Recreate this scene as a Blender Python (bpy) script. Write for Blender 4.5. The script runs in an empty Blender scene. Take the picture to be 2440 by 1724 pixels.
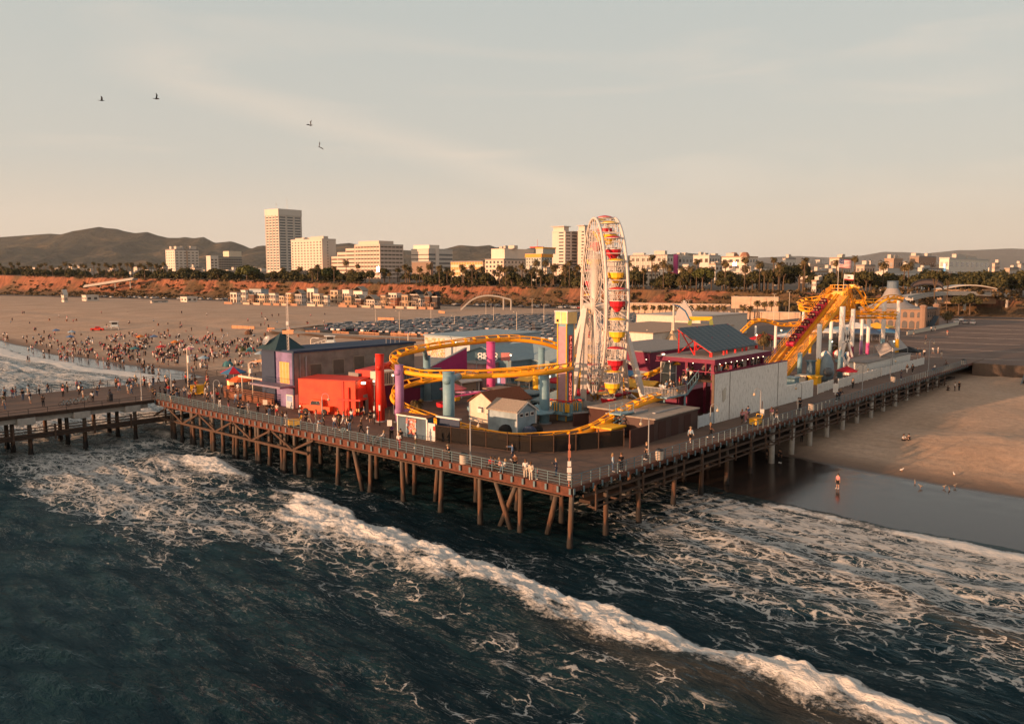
import bpy, math, random
import numpy as np
from mathutils import Vector, Matrix, noise as mnoise
C = bpy.context.scene
COL = C.collection
# ------------------------------------------------------------------ camera
F, CX, CY, HC = 2000.0, 1220.0, 862.0, 24.8          # measured on the 2440x1724 photograph
PIT = math.atan(212.0/F); CP, SP = math.cos(PIT), math.sin(PIT)
cam = bpy.data.objects.new('camera', bpy.data.cameras.new('camera')); COL.objects.link(cam)
cam.location = (0, 0, HC); cam.rotation_euler = (math.pi/2-PIT, 0, 0)
cam.data.sensor_width = 36; cam.data.lens = F/2440*36
cam.data.clip_start = 0.5; cam.data.clip_end = 60000
C.camera = cam
# ------------------------------------------------------------------ light
SUN_EL, SUN_DIR = math.radians(6.3), (-0.83, -0.56)    # towards the sun, seen from above
sl = bpy.data.lights.new('sun', 'SUN'); sl.energy = 5.0; sl.angle = math.radians(0.5); sl.color = (1.0, 0.52, 0.275)
so = bpy.data.objects.new('sun', sl); COL.objects.link(so)
SV = Vector((SUN_DIR[0], SUN_DIR[1], 0)).normalized()*math.cos(SUN_EL) + Vector((0, 0, math.sin(SUN_EL)))
so.rotation_euler = SV.to_track_quat('Z', 'Y').to_euler(); so.location = (0, 0, 200)
W = bpy.data.worlds.new('World'); C.world = W; W.use_nodes = True
nt = W.node_tree; nt.nodes.clear()
def nd(t, typ, **kw):
    n = t.nodes.new(typ)
    for k, v in kw.items():
        if k.startswith('i_'):
            key = k[2:]; key = int(key) if key.isdigit() else key.replace('_', ' ')
            n.inputs[key].default_value = v
        else: setattr(n, k, v)
    return n
def ramp(t, stops, interp='LINEAR'):
    r = t.nodes.new('ShaderNodeValToRGB'); r.color_ramp.interpolation = interp
    e = r.color_ramp.elements
    while len(e) < len(stops): e.new(0.5)
    for q, (p, c) in zip(e, stops):
        q.position = p; q.color = (c if isinstance(c, tuple) else (c, c, c)) + ((1,) if not isinstance(c, tuple) or len(c) == 3 else ())
    return r
def mixc(t, fac, a, b, mode='MIX'):
    m = t.nodes.new('ShaderNodeMix'); m.data_type = 'RGBA'; m.blend_type = mode
    for sock, v in ((m.inputs[0], fac), (m.inputs[6], a), (m.inputs[7], b)):
        if hasattr(v, 'is_output'): t.links.new(v, sock)
        elif isinstance(v, tuple): sock.default_value = v + ((1,) if len(v) == 3 else ())
        else: sock.default_value = v
    return m.outputs[2]
def mth(t, op, a, b=0.0, clamp=False):
    m = t.nodes.new('ShaderNodeMath'); m.operation = op; m.use_clamp = clamp
    for sock, v in ((m.inputs[0], a), (m.inputs[1], b)):
        if hasattr(v, 'is_output'): t.links.new(v, sock)
        else: sock.default_value = v
    return m.outputs[0]
sky = nd(nt, 'ShaderNodeTexSky', sky_type='NISHITA', sun_disc=False, sun_elevation=SUN_EL,
         sun_rotation=math.atan2(SUN_DIR[0], SUN_DIR[1]), air_density=1.0, dust_density=2.0, ozone_density=1.0)
geo = nd(nt, 'ShaderNodeTexCoord')
sep = nd(nt, 'ShaderNodeSeparateXYZ'); nt.links.new(geo.outputs['Generated'], sep.inputs[0])
# thin dusk veil over the whole dome: grey-white overhead, peach near the horizon, plus cirrus streaks
veil = ramp(nt, [(0.0, (0.69, 0.54, 0.42)), (0.035, (0.69, 0.572, 0.452)), (0.12, (0.565, 0.545, 0.485)), (0.30, (0.495, 0.525, 0.495)), (0.44, (0.38, 0.42, 0.43)), (0.6, (0.27, 0.32, 0.34)), (1.0, (0.20, 0.24, 0.26))])
nt.links.new(sep.outputs[2], veil.inputs[0])
mp = nd(nt, 'ShaderNodeMapping'); nt.links.new(geo.outputs['Generated'], mp.inputs[0])
mp.inputs['Rotation'].default_value = (0.35, 0.42, 0.5); mp.inputs['Scale'].default_value = (1.3, 3.0, 11.0)
cn = nd(nt, 'ShaderNodeTexNoise', i_Scale=1.6, i_Detail=7.0, i_Roughness=0.55, i_Distortion=0.6); nt.links.new(mp.outputs[0], cn.inputs[0])
cr = ramp(nt, [(0.50, 0.0), (0.72, 1.0)]); nt.links.new(cn.outputs[0], cr.inputs[0])
bandsel = ramp(nt, [(0.05, 0.35), (0.14, 1.0), (0.42, 0.0)]); nt.links.new(sep.outputs[2], bandsel.inputs[0])
cf = mth(nt, 'MULTIPLY', cr.outputs[0], bandsel.outputs[0]); cf = mth(nt, 'MULTIPLY', cf, 0.55)
# a long contrail-like band descending to the right: distance to a great circle through two directions
def pdir(x, y):
    r = (x-CX)/F; u = (CY-y)/F
    return Vector((r, CP+u*SP, -SP+u*CP)).normalized()
def streak(a, b, w, amt):
    n = pdir(*a).cross(pdir(*b)).normalized(); mid = (pdir(*a)+pdir(*b)).normalized(); half = math.cos(pdir(*a).angle(pdir(*b))*0.62)
    def dot(v):
        q = nd(nt, 'ShaderNodeVectorMath', operation='DOT_PRODUCT'); nt.links.new(geo.outputs['Generated'], q.inputs[0]); q.inputs[1].default_value = v; return q.outputs['Value']
    d = mth(nt, 'ADD', dot(n), mth(nt, 'MULTIPLY', mth(nt, 'SUBTRACT', cn.outputs[0], 0.5), 0.05))
    d = mth(nt, 'DIVIDE', mth(nt, 'ABSOLUTE', d), w)
    d = mth(nt, 'SUBTRACT', 1.0, d, True)
    e = nd(nt, 'ShaderNodeMapRange'); nt.links.new(dot(mid), e.inputs[0]); e.inputs[1].default_value = half; e.inputs[2].default_value = half+0.03
    return mth(nt, 'MULTIPLY', mth(nt, 'MULTIPLY', d, e.outputs[0]), amt)
cf = mth(nt, 'ADD', cf, streak((330, 150), (1420, 470), 0.026, 0.46))
cf = mth(nt, 'ADD', cf, streak((1340, 440), (1620, 415), 0.007, 0.6))
cf = mth(nt, 'ADD', cf, streak((960, 318), (1090, 300), 0.006, 0.55))
cf = mth(nt, 'ADD', cf, streak((130, 515), (360, 545), 0.010, 0.6), True)
c1 = mixc(nt, cf, veil.outputs[0], (0.78, 0.66, 0.54))
gq = nd(nt, 'ShaderNodeVectorMath', operation='DOT_PRODUCT'); nt.links.new(geo.outputs['Generated'], gq.inputs[0]); gq.inputs[1].default_value = SV
gm_ = nd(nt, 'ShaderNodeMapRange', interpolation_type='SMOOTHSTEP'); nt.links.new(gq.outputs['Value'], gm_.inputs[0]); gm_.inputs[1].default_value = 0.05; gm_.inputs[2].default_value = 1.0
c1 = mixc(nt, gm_.outputs[0], c1, (1.25, 0.92, 0.68))     # the bright western sky behind the camera, round the low sun
c10 = nd(nt, 'ShaderNodeVectorMath', operation='SCALE'); nt.links.new(c1, c10.inputs[0]); c10.inputs['Scale'].default_value = 8.0
allsky = mixc(nt, 0.86, sky.outputs[0], c10.outputs[0])
bg = nd(nt, 'ShaderNodeBackground'); nt.links.new(allsky, bg.inputs[0]); bg.inputs[1].default_value = 0.1
ow = nd(nt, 'ShaderNodeOutputWorld'); nt.links.new(bg.outputs[0], ow.inputs[0])
C.view_settings.view_transform = 'Standard'; C.view_settings.look = 'None'
C.view_settings.exposure = 0.55; C.view_settings.gamma = 1.0
C.cycles.max_bounces = 5; C.cycles.transparent_max_bounces = 12
# ------------------------------------------------------------------ frames
DZ = 5.8                                             # pier deck above the water
def P(x, y, z=DZ):                                   # ground point under a spot of the photograph
    d = pdir(x, y); t = (z-HC)/d.z
    return Vector((d.x*t, d.y*t, z))
def Dp(x, y, Y):
    d = pdir(x, y); t = Y/d.y
    return Vector((d.x*t, Y, HC+d.z*t))
def proj(p):
    w = p[1]*CP-(p[2]-HC)*SP
    return (CX+F*p[0]/w, CY-F*(p[1]*SP+(p[2]-HC)*CP)/w)
PC = P(1363, 1162); _l = P(369.5, 951)
UU = Vector((_l.x-PC.x, _l.y-PC.y)).normalized(); VV = Vector((UU.y, -UU.x))
PA = math.atan2(VV.y, VV.x)                          # the pier's yaw: local x runs inland, local y to the left
def T(v, u, z=DZ): return Vector((PC.x+VV.x*v+UU.x*u, PC.y+VV.y*v+UU.y*u, z))
def VU(w): a = w[0]-PC.x; b = w[1]-PC.y; return (a*VV.x+b*VV.y, a*UU.x+b*UU.y)
def pvu(x, y, z=DZ): return VU(P(x, y, z))
def hat(x, yb, yt, z=DZ): return Dp(x, yt, P(x, yb, z).y).z-z
R = random.Random(7)
# ------------------------------------------------------------------ mesh builder
class MB:
    def __init__(s): s.v = []; s.f = []; s.m = []
    def add(s, vs, fs, mi=0):
        o = len(s.v); s.v += [tuple(q) for q in vs]; s.f += [tuple(i+o for i in f) for f in fs]; s.m += [mi]*len(fs); return s
    def box(s, c, d, rz=0.0, mi=0, tilt=None):
        x, y, z = d[0]/2, d[1]/2, d[2]/2
        M = Matrix.Rotation(rz, 3, 'Z')
        if tilt is not None: M = M @ tilt
        vs = [Vector(c)+M @ Vector((a*x, b*y, e*z)) for e in (-1, 1) for a, b in ((-1, -1), (1, -1), (1, 1), (-1, 1))]
        return s.add(vs, [(3, 2, 1, 0), (4, 5, 6, 7), (0, 1, 5, 4), (1, 2, 6, 5), (2, 3, 7, 6), (3, 0, 4, 7)], mi)
    def bb(s, x0, x1, y0, y1, z0, z1, mi=0): return s.box(((x0+x1)/2, (y0+y1)/2, (z0+z1)/2), (abs(x1-x0), abs(y1-y0), abs(z1-z0)), 0, mi)
    def bar(s, p, q, w, h=None, mi=0, up=(0, 0, 1)):
        p, q = Vector(p), Vector(q); h = h or w; d = (q-p)
        if d.length < 1e-6: return s
        d.normalize(); a = d.cross(Vector(up))
        if a.length < 1e-3: a = d.cross(Vector((0, 1, 0)))
        a.normalize(); b = a.cross(d)
        k = [(-1, -1), (1, -1), (1, 1), (-1, 1)]
        vs = [e+a*(i*w/2)+b*(j*h/2) for e in (p, q) for i, j in k]
        return s.add(vs, [(3, 2, 1, 0), (4, 5, 6, 7), (0, 1, 5, 4), (1, 2, 6, 5), (2, 3, 7, 6), (3, 0, 4, 7)], mi)
    def tube(s, pts, r, n=8, closed=False, mi=0, cap=True):
        pts = [Vector(p) for p in pts]; N = len(pts); rr = r if hasattr(r, '__len__') else [r]*N
        vs = []; pa = None
        for i, p in enumerate(pts):
            d = (pts[(i+1) % N]-pts[i-1]) if closed else (pts[min(i+1, N-1)]-pts[max(i-1, 0)])
            d.normalize()
            a = pa if pa is not None else (Vector((0, 0, 1)) if abs(d.z) < 0.9 else Vector((1, 0, 0)))
            a = (a-d*a.dot(d)); a.normalize(); pa = a; b = d.cross(a)
            vs += [p+(a*math.cos(t)+b*math.sin(t))*rr[i] for t in (2*math.pi*k/n for k in range(n))]
        fs = []
        for i in range(N if closed else N-1):
            j = (i+1) % N
            fs += [(i*n+k, i*n+(k+1) % n, j*n+(k+1) % n, j*n+k) for k in range(n)]
        if cap and not closed: fs += [tuple(range(n-1, -1, -1)), tuple((N-1)*n+k for k in range(n))]
        return s.add(vs, fs, mi)
    def cyl(s, p, q, r, r2=None, n=10, mi=0): return s.tube([p, q], [r, r if r2 is None else r2], n, False, mi)
    def lathe(s, c, prof, n=12, mi=0, a0=0.0):
        c = Vector(c); vs = [c+Vector((r*math.cos(a0+2*math.pi*k/n), r*math.sin(a0+2*math.pi*k/n), z)) for r, z in prof for k in range(n)]
        fs = [(i*n+k, i*n+(k+1) % n, (i+1)*n+(k+1) % n, (i+1)*n+k) for i in range(len(prof)-1) for k in range(n)]
        fs += [tuple(range(n-1, -1, -1)), tuple((len(prof)-1)*n+k for k in range(n))]
        return s.add(vs, fs, mi)
    def ball(s, c, r, n=8, m=5, mi=0, sc=(1, 1, 1)):
        c = Vector(c); pr = [(math.sin(math.pi*i/m)*r, -math.cos(math.pi*i/m)*r) for i in range(m+1)]
        pr[0] = (r*0.02, -r); pr[-1] = (r*0.02, r)
        o = len(s.v); s.lathe((0, 0, 0), pr, n, mi)
        for i in range(o, len(s.v)): q = s.v[i]; s.v[i] = (c.x+q[0]*sc[0], c.y+q[1]*sc[1], c.z+q[2]*sc[2])
        return s
    def poly(s, pts, mi=0): return s.add(pts, [tuple(range(len(pts)))], mi)
    def prism(s, pts, off, mi=0):                    # a flat outline given a thickness vector
        n = len(pts); off = Vector(off); a = [Vector(p) for p in pts]
        return s.add(a+[p+off for p in a], [tuple(range(n-1, -1, -1)), tuple(range(n, 2*n))]+[(k, (k+1) % n, n+(k+1) % n, n+k) for k in range(n)], mi)
    def gable(s, x0, x1, y0, y1, z, h, ov=0.2, t=0.12, mi=0, axis='x'):   # two roof slabs, ridge along axis
        if axis == 'x':
            ym = (y0+y1)/2
            for a, b in ((y0-ov, ym), (y1+ov, ym)): s.prism([(x0-ov, a, z), (x1+ov, a, z), (x1+ov, b, z+h), (x0-ov, b, z+h)], (0, 0, t), mi)
        else:
            xm = (x0+x1)/2
            for a, b in ((x0-ov, xm), (x1+ov, xm)): s.prism([(a, y0-ov, z), (a, y1+ov, z), (b, y1+ov, z+h), (b, y0-ov, z+h)], (0, 0, t), mi)
        return s
    def mesh(s, name, mats, smooth=False):
        me = bpy.data.meshes.new(name); me.from_pydata(s.v, [], s.f)
        for m in (mats if isinstance(mats, (list, tuple)) else [mats]): me.materials.append(m)
        if len(set(s.m)) > 1 or (s.m and s.m[0]): me.polygons.foreach_set('material_index', s.m)
        if smooth: me.polygons.foreach_set('use_smooth', [True]*len(s.f))
        import bmesh
        bm = bmesh.new(); bm.from_mesh(me); bmesh.ops.recalc_face_normals(bm, faces=bm.faces); bm.to_mesh(me); bm.free()
        me.update(); return me
    def build(s, name, mats, parent=None, smooth=False):
        o = bpy.data.objects.new(name, s.mesh(name, mats, smooth)); COL.objects.link(o); o.parent = parent; return o
def tag(o, label=None, cat=None, group=None, kind=None):
    for k, v in (('label', label), ('category', cat), ('group', group), ('kind', kind)):
        if v: o[k] = v
    return o
def thing(name, label, cat, loc=(0, 0, 0), rz=0.0, group=None):
    o = bpy.data.objects.new(name, None); COL.objects.link(o); o.empty_display_size = 0.3
    o.location = loc; o.rotation_euler = (0, 0, rz)
    return tag(o, label, cat, group)
KIDS = {}
def dup(root, loc=None, rz=None, label=None, group=None, scale=None):
    r = root.copy(); COL.objects.link(r)
    def rec(a, b):
        for ch in a.children:
            c = ch.copy(); COL.objects.link(c); c.parent = b; rec(ch, c)
    rec(root, r)
    if loc is not None: r.location = loc
    if rz is not None: r.rotation_euler = (0, 0, rz)
    if scale is not None: r.scale = scale if hasattr(scale, '__len__') else (scale,)*3
    return tag(r, label, None, group)
def cp(o, parent, loc=None, rz=None, scale=None, color=None):
    c = o.copy(); COL.objects.link(c); c.parent = parent
    if loc is not None: c.location = loc
    if rz is not None: c.rotation_euler = (0, 0, rz)
    if scale is not None: c.scale = scale
    if color is not None: c.color = color
    return c
def inst(name, me, loc, rz=0.0, sc=1.0, parent=None, color=None):
    o = bpy.data.objects.new(name, me); COL.objects.link(o); o.location = loc; o.rotation_euler = (0, 0, rz); o.scale = sc if hasattr(sc, '__len__') else (sc,)*3
    o.parent = parent
    if color is not None: o.color = tuple(color)+((1,) if len(color) == 3 else ())
    return o
# ------------------------------------------------------------------ materials
MT = {}
def mat(name, col, rough=0.7, metal=0.0, var=0.12, sc=1.5, bump=0.0, objcol=False, emit=None, spec=0.3, streak_=False, alpha=None):
    if name in MT: return MT[name]
    m = bpy.data.materials.new(name); m.use_nodes = True; t = m.node_tree; b = t.nodes['Principled BSDF']
    b.inputs['Roughness'].default_value = rough; b.inputs['Metallic'].default_value = metal; b.inputs['Specular IOR Level'].default_value = spec
    tc = nd(t, 'ShaderNodeTexCoord'); src = tc.outputs['Object']
    if streak_:
        q = nd(t, 'ShaderNodeMapping'); t.links.new(src, q.inputs[0]); q.inputs['Scale'].default_value = (4, 4, 0.35); src = q.outputs[0]
    n = nd(t, 'ShaderNodeTexNoise', i_Scale=sc, i_Detail=6.0, i_Roughness=0.65); t.links.new(src, n.inputs[0])
    if objcol:
        oi = nd(t, 'ShaderNodeObjectInfo'); base = oi.outputs['Color']
    else: base = tuple(col)
    r = ramp(t, [(0.3, 1.0-var), (0.7, 1.0+var)]); t.links.new(n.outputs[0], r.inputs[0])
    out = mixc(t, 1.0, base, r.outputs[0], 'MULTIPLY')
    t.links.new(out, b.inputs['Base Color'])
    if bump:
        bp = nd(t, 'ShaderNodeBump', i_Strength=min(1.0, bump), i_Distance=0.05); t.links.new(n.outputs[0], bp.inputs['Height']); t.links.new(bp.outputs[0], b.inputs['Normal'])
    if emit: b.inputs['Emission Color'].default_value = tuple(emit[0])+(1,); b.inputs['Emission Strength'].default_value = emit[1]
    if alpha is not None: b.inputs['Alpha'].default_value = alpha
    MT[name] = m; return m
WHITE = mat('white_paint', (0.66, 0.64, 0.60), 0.5); CREAM = mat('cream_stucco', (0.62, 0.55, 0.45), 0.8)
STEEL_W = mat('white_steel', (0.60, 0.55, 0.50), 0.4, var=0.08); YEL = mat('yellow_steel', (0.85, 0.37, 0.015), 0.38, var=0.10)
YELB = mat('yellow_gondola', (0.85, 0.50, 0.03), 0.4); REDB = mat('red_gondola', (0.52, 0.018, 0.03), 0.4)
BLUE = mat('dusty_blue_paint', (0.17, 0.30, 0.36), 0.5); PURP = mat('mauve_paint', (0.33, 0.17, 0.34), 0.5); PINK = mat('magenta_paint', (0.55, 0.08, 0.25), 0.5)
REDP = mat('red_paint', (0.62, 0.03, 0.015), 0.5); MAROON = mat('maroon_paint', (0.15, 0.010, 0.045), 0.6); TEAL = mat('teal_paint', (0.07, 0.14, 0.18), 0.6)
DARK = mat('dark_metal', (0.03, 0.03, 0.035), 0.5); GREY = mat('grey_metal', (0.28, 0.29, 0.30), 0.5, 0.3); RAILB = mat('blue_grey_rail', (0.10, 0.16, 0.185), 0.5)
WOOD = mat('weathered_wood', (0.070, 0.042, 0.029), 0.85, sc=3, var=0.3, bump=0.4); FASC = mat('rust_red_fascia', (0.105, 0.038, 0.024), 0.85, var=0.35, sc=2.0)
GLASS = mat('window_glass', (0.05, 0.05, 0.055), 0.12, var=0.3, sc=0.4, spec=0.8); BROWN = mat('brown_siding', (0.055, 0.022, 0.017), 0.8)
GOLD = mat('yellow_enamel', (0.80, 0.42, 0.02), 0.5); LAMP = mat('lit_lamp', (1, 0.9, 0.7), 0.4, emit=((1, 0.80, 0.5), 5.0)); NEON = mat('lit_sign', (1, 0.9, 0.8), 0.4, emit=((0.9, 0.95, 1.0), 2.6))
BLACK = mat('black_rubber', (0.012, 0.012, 0.012), 0.7); CANV = mat('canvas', (0.55, 0.50, 0.42), 0.9); GREYR = mat('grey_roofing', (0.22, 0.21, 0.20), 0.9)
CLOTH = mat('cloth', (1, 1, 1), 0.9, objcol=True, var=0.15, sc=6); SKIN = mat('skin', (1, 1, 1), 0.55, objcol=True, var=0.05)
PAINT = mat('object_paint', (1, 1, 1), 0.55, objcol=True, var=0.10, sc=0.8); CARP = mat('car_paint', (1, 1, 1), 0.25, objcol=True, var=0.02, spec=0.6)
WALLC = mat('stucco_wall', (1, 1, 1), 0.85, objcol=True, var=0.09, sc=0.25, streak_=True)
# ------------------------------------------------------------------ numeric noise and grids
_rs = np.random.RandomState(3); _lat = _rs.rand(256, 256)
def vnoise(x, y):
    x0 = np.floor(x).astype(int); y0 = np.floor(y).astype(int); fx = x-x0; fy = y-y0
    fx = fx*fx*(3-2*fx); fy = fy*fy*(3-2*fy); g = lambda i, j: _lat[(x0+i) & 255, (y0+j) & 255]
    return (g(0, 0)*(1-fx)+g(1, 0)*fx)*(1-fy)+(g(0, 1)*(1-fx)+g(1, 1)*fx)*fy
def fbm(x, y, o=5, gain=0.5):
    a, s, t = 1.0, 0.0, 0.0
    for k in range(o): s = s+a*vnoise(x*2**k+17.3*k, y*2**k+5.1*k); t += a; a *= gain
    return s/t
def sst(a, b, x): t = np.clip((x-a)/(b-a), 0, 1); return t*t*(3-2*t)
def grid(name, X, Y, Z, m, attrs=None, parent=None, smooth=True, loc=(0, 0, 0), rz=0.0):
    ny, nx = X.shape; me = bpy.data.meshes.new(name)
    co = np.stack([X, Y, Z], -1).reshape(-1, 3).astype(np.float32)
    i = np.arange(ny*nx).reshape(ny, nx); q = np.stack([i[:-1, :-1], i[:-1, 1:], i[1:, 1:], i[1:, :-1]], -1).reshape(-1, 4).astype(np.int32)
    me.vertices.add(len(co)); me.vertices.foreach_set('co', co.ravel())
    me.loops.add(q.size); me.loops.foreach_set('vertex_index', q.ravel())
    me.polygons.add(len(q)); me.polygons.foreach_set('loop_start', np.arange(0, q.size, 4, dtype=np.int32)); me.polygons.foreach_set('loop_total', np.full(len(q), 4, np.int32))
    if smooth: me.polygons.foreach_set('use_smooth', np.ones(len(q), bool))
    me.materials.append(m); me.update(); me.validate()
    for k, a in (attrs or {}).items():
        at = me.attributes.new(k, 'FLOAT', 'POINT'); at.data.foreach_set('value', a.reshape(-1).astype(np.float32))
    o = bpy.data.objects.new(name, me); COL.objects.link(o); o.location = loc; o.rotation_euler = (0, 0, rz); o.parent = parent
    return o
def axis(*segs):                                     # (start, stop, step), ... joined
    return np.unique(np.concatenate([np.arange(a, b, s) for a, b, s in segs]))
def struct(o): o['kind'] = 'structure'; return o
PC0 = (PC.x, PC.y, 0)
def v0(u): return 26+0.03*np.maximum(0, u)+2.0*np.sin(u*0.045+1)+0.9*np.sin(u*0.13)
def sandz(v, u):
    d = v-v0(u)
    z = 0.034*(d-1.0)*(d < 70)+(d >= 70)*0.034*69
    z = np.where(d > 70, z+1.1*sst(70, 120, d), z)
    m = sst(14, 45, d)*(fbm(v*0.09, u*0.09)-0.5)*1.3
    m += sst(8, 30, d)*(fbm(v*0.7+9, u*0.7)-0.5)*0.30*sst(160, 60, np.abs(u))
    m += np.exp(-(((v-66)/9)**2+((u+24)/12)**2))*1.6+np.exp(-(((v-52)/5)**2+((u+36)/7)**2))*0.7
    return np.maximum(z+m*sst(320, 100, v), -3.0)
# ------------------------------------------------------------------ water
def water_mat():
    m = bpy.data.materials.new('sea_water'); m.use_nodes = True; t = m.node_tree; b = t.nodes['Principled BSDF']
    tc = nd(t, 'ShaderNodeTexCoord'); S = tc.outputs['Object']
    def at(n): a = nd(t, 'ShaderNodeAttribute', attribute_name=n); return a.outputs['Fac']
    dens, solid = at('dens'), at('solid')
    def nz(scale, det, stretch=(1, 1, 1), dist=0.0, rough=0.55):
        q = nd(t, 'ShaderNodeMapping'); t.links.new(S, q.inputs[0]); q.inputs['Scale'].default_value = stretch
        n = nd(t, 'ShaderNodeTexNoise', i_Scale=scale, i_Detail=det, i_Roughness=rough, i_Distortion=dist); t.links.new(q.outputs[0], n.inputs[0]); return n
    # warped cells: foam lace
    w = nz(0.30, 3); wv = nd(t, 'ShaderNodeVectorMath', operation='MULTIPLY_ADD'); t.links.new(w.outputs[1], wv.inputs[0]); wv.inputs[1].default_value = (2.2, 3.0, 0); t.links.new(S, wv.inputs[2])
    w2 = nz(1.1, 4); wv2 = nd(t, 'ShaderNodeVectorMath', operation='MULTIPLY_ADD'); t.links.new(w2.outputs[1], wv2.inputs[0]); wv2.inputs[1].default_value = (0.9, 1.1, 0); t.links.new(wv.outputs[0], wv2.inputs[2])
    big = nz(0.10, 4, (1.3, 0.5, 1), 0.5); mid = nz(0.55, 4, (1.2, 0.6, 1), 0.6); fine = nz(3.0, 9, (1, 0.7, 1), 0.4, 0.72)
    pres = mth(t, 'ADD', mth(t, 'MULTIPLY', mth(t, 'SUBTRACT', big.outputs[0], 0.5), 1.2), dens)
    pres = mth(t, 'ADD', mth(t, 'MULTIPLY', mth(t, 'SUBTRACT', mid.outputs[0], 0.5), 1.6), pres)
    def lace(scale, k, cut):
        q = nd(t, 'ShaderNodeMapping'); t.links.new(wv2.outputs[0], q.inputs[0]); q.inputs['Scale'].default_value = (1.35, 0.62, 0); q.inputs['Rotation'].default_value = (0, 0, 0.15)
        v = nd(t, 'ShaderNodeTexVoronoi', feature='DISTANCE_TO_EDGE', i_Scale=scale); t.links.new(q.outputs[0], v.inputs[0])
        e = mth(t, 'ADD', v.outputs[0], mth(t, 'MULTIPLY', mth(t, 'SUBTRACT', fine.outputs[0], 0.52), 0.27))
        wid = mth(t, 'MULTIPLY', mth(t, 'SUBTRACT', pres, cut), k)
        r = nd(t, 'ShaderNodeMapRange', interpolation_type='SMOOTHSTEP'); t.links.new(e, r.inputs[0]); t.links.new(mth(t, 'MULTIPLY', wid, 0.35), r.inputs[1]); t.links.new(mth(t, 'ADD', wid, 0.012), r.inputs[2]); r.inputs[3].default_value = 1.0; r.inputs[4].default_value = 0.0
        return mth(t, 'MULTIPLY', r.outputs[0], mth(t, 'MULTIPLY', wid, 30.0, True))
    la = mth(t, 'MAXIMUM', lace(0.72, 0.17, 0.03), mth(t, 'MULTIPLY', lace(1.7, 0.17, 0.20), 0.9))
    pn = nz(0.42, 10, (1.3, 0.6, 1), 0.9, 0.74); pt_ = nd(t, 'ShaderNodeMapRange', interpolation_type='SMOOTHSTEP'); t.links.new(mth(t, 'ADD', pn.outputs[0], mth(t, 'MULTIPLY', pres, 0.20)), pt_.inputs[0]); pt_.inputs[1].default_value = 0.60; pt_.inputs[2].default_value = 0.74
    la = mth(t, 'MAXIMUM', mth(t, 'MULTIPLY', la, 0.9), mth(t, 'MULTIPLY', pt_.outputs[0], 0.62))
    st = nz(0.5, 8, (1.9, 0.32, 1), 1.0, 0.68); sr = ramp(t, [(0.482, 0.0), (0.506, 0.75), (0.53, 0.0)]); t.links.new(st.outputs[0], sr.inputs[0])
    fr = ramp(t, [(0.45, 0.0), (0.62, 1.0)]); t.links.new(fine.outputs[0], fr.inputs[0])
    la = mth(t, 'MAXIMUM', la, mth(t, 'MULTIPLY', mth(t, 'MULTIPLY', mth(t, 'MULTIPLY', sr.outputs[0], at('strk')), mth(t, 'MULTIPLY', mth(t, 'SUBTRACT', big.outputs[0], 0.36), 4.0, True)), fr.outputs[0]))
    sol = mth(t, 'ADD', mth(t, 'SUBTRACT', mth(t, 'MULTIPLY', solid, 3.2), 1.0), mth(t, 'MULTIPLY', mth(t, 'SUBTRACT', fine.outputs[0], 0.5), 4.2), True)
    sol = mth(t, 'MULTIPLY', sol, mth(t, 'MULTIPLY', solid, 6.0, True))
    foam = mth(t, 'MAXIMUM', mth(t, 'MULTIPLY', la, 0.82), sol, True)
    wcol = nz(0.05, 4); wr = ramp(t, [(0.3, (0.003, 0.013, 0.018)), (0.7, (0.007, 0.024, 0.031))]); t.links.new(wcol.outputs[0], wr.inputs[0])
    silt_sunlit = mixc(t, at('silt_sunlit'), wr.outputs[0], (0.06, 0.042, 0.028))  # this brown also paints the sunlit backs of the breakers
    fcol = mixc(t, fine.outputs[0], (0.44, 0.44, 0.42), (0.74, 0.73, 0.70))
    b.inputs['Roughness'].default_value = 0.85; t.links.new(fcol, b.inputs['Base Color']); b.inputs['Specular IOR Level'].default_value = 0.2
    df = nd(t, 'ShaderNodeBsdfDiffuse'); t.links.new(silt_sunlit, df.inputs[0]); gl = nd(t, 'ShaderNodeBsdfGlossy'); gl.inputs['Color'].default_value = (0.62, 0.82, 0.90, 1); gl.inputs['Roughness'].default_value = 0.13
    fz = nd(t, 'ShaderNodeFresnel'); fz.inputs['IOR'].default_value = 1.33; m1 = nd(t, 'ShaderNodeMixShader'); t.links.new(mth(t, 'MULTIPLY', fz.outputs[0], 0.43), m1.inputs[0]); t.links.new(df.outputs[0], m1.inputs[1]); t.links.new(gl.outputs[0], m1.inputs[2])
    m2 = nd(t, 'ShaderNodeMixShader'); t.links.new(foam, m2.inputs[0]); t.links.new(m1.outputs[0], m2.inputs[1]); t.links.new(b.outputs[0], m2.inputs[2]); t.links.new(m2.outputs[0], t.nodes['Material Output'].inputs[0])
    r1 = nz(1.1, 6, (1.5, 0.55, 1), 0.4); r2 = nz(5.0, 3, (1.3, 0.8, 1), 0.3)
    hgt = mth(t, 'ADD', mth(t, 'MULTIPLY', r1.outputs[0], 0.42), mth(t, 'MULTIPLY', r2.outputs[0], 0.06))
    hgt = mth(t, 'ADD', mth(t, 'MULTIPLY', hgt, mth(t, 'SUBTRACT', 1.0, at('calm'))), mth(t, 'MULTIPLY', mth(t, 'MULTIPLY', foam, fine.outputs[0]), 0.16))
    bp = nd(t, 'ShaderNodeBump', i_Strength=1.0, i_Distance=1.0); t.links.new(hgt, bp.inputs['Height']); [t.links.new(bp.outputs[0], n_.inputs['Normal']) for n_ in (b, df, gl, fz)]
    return m
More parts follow.
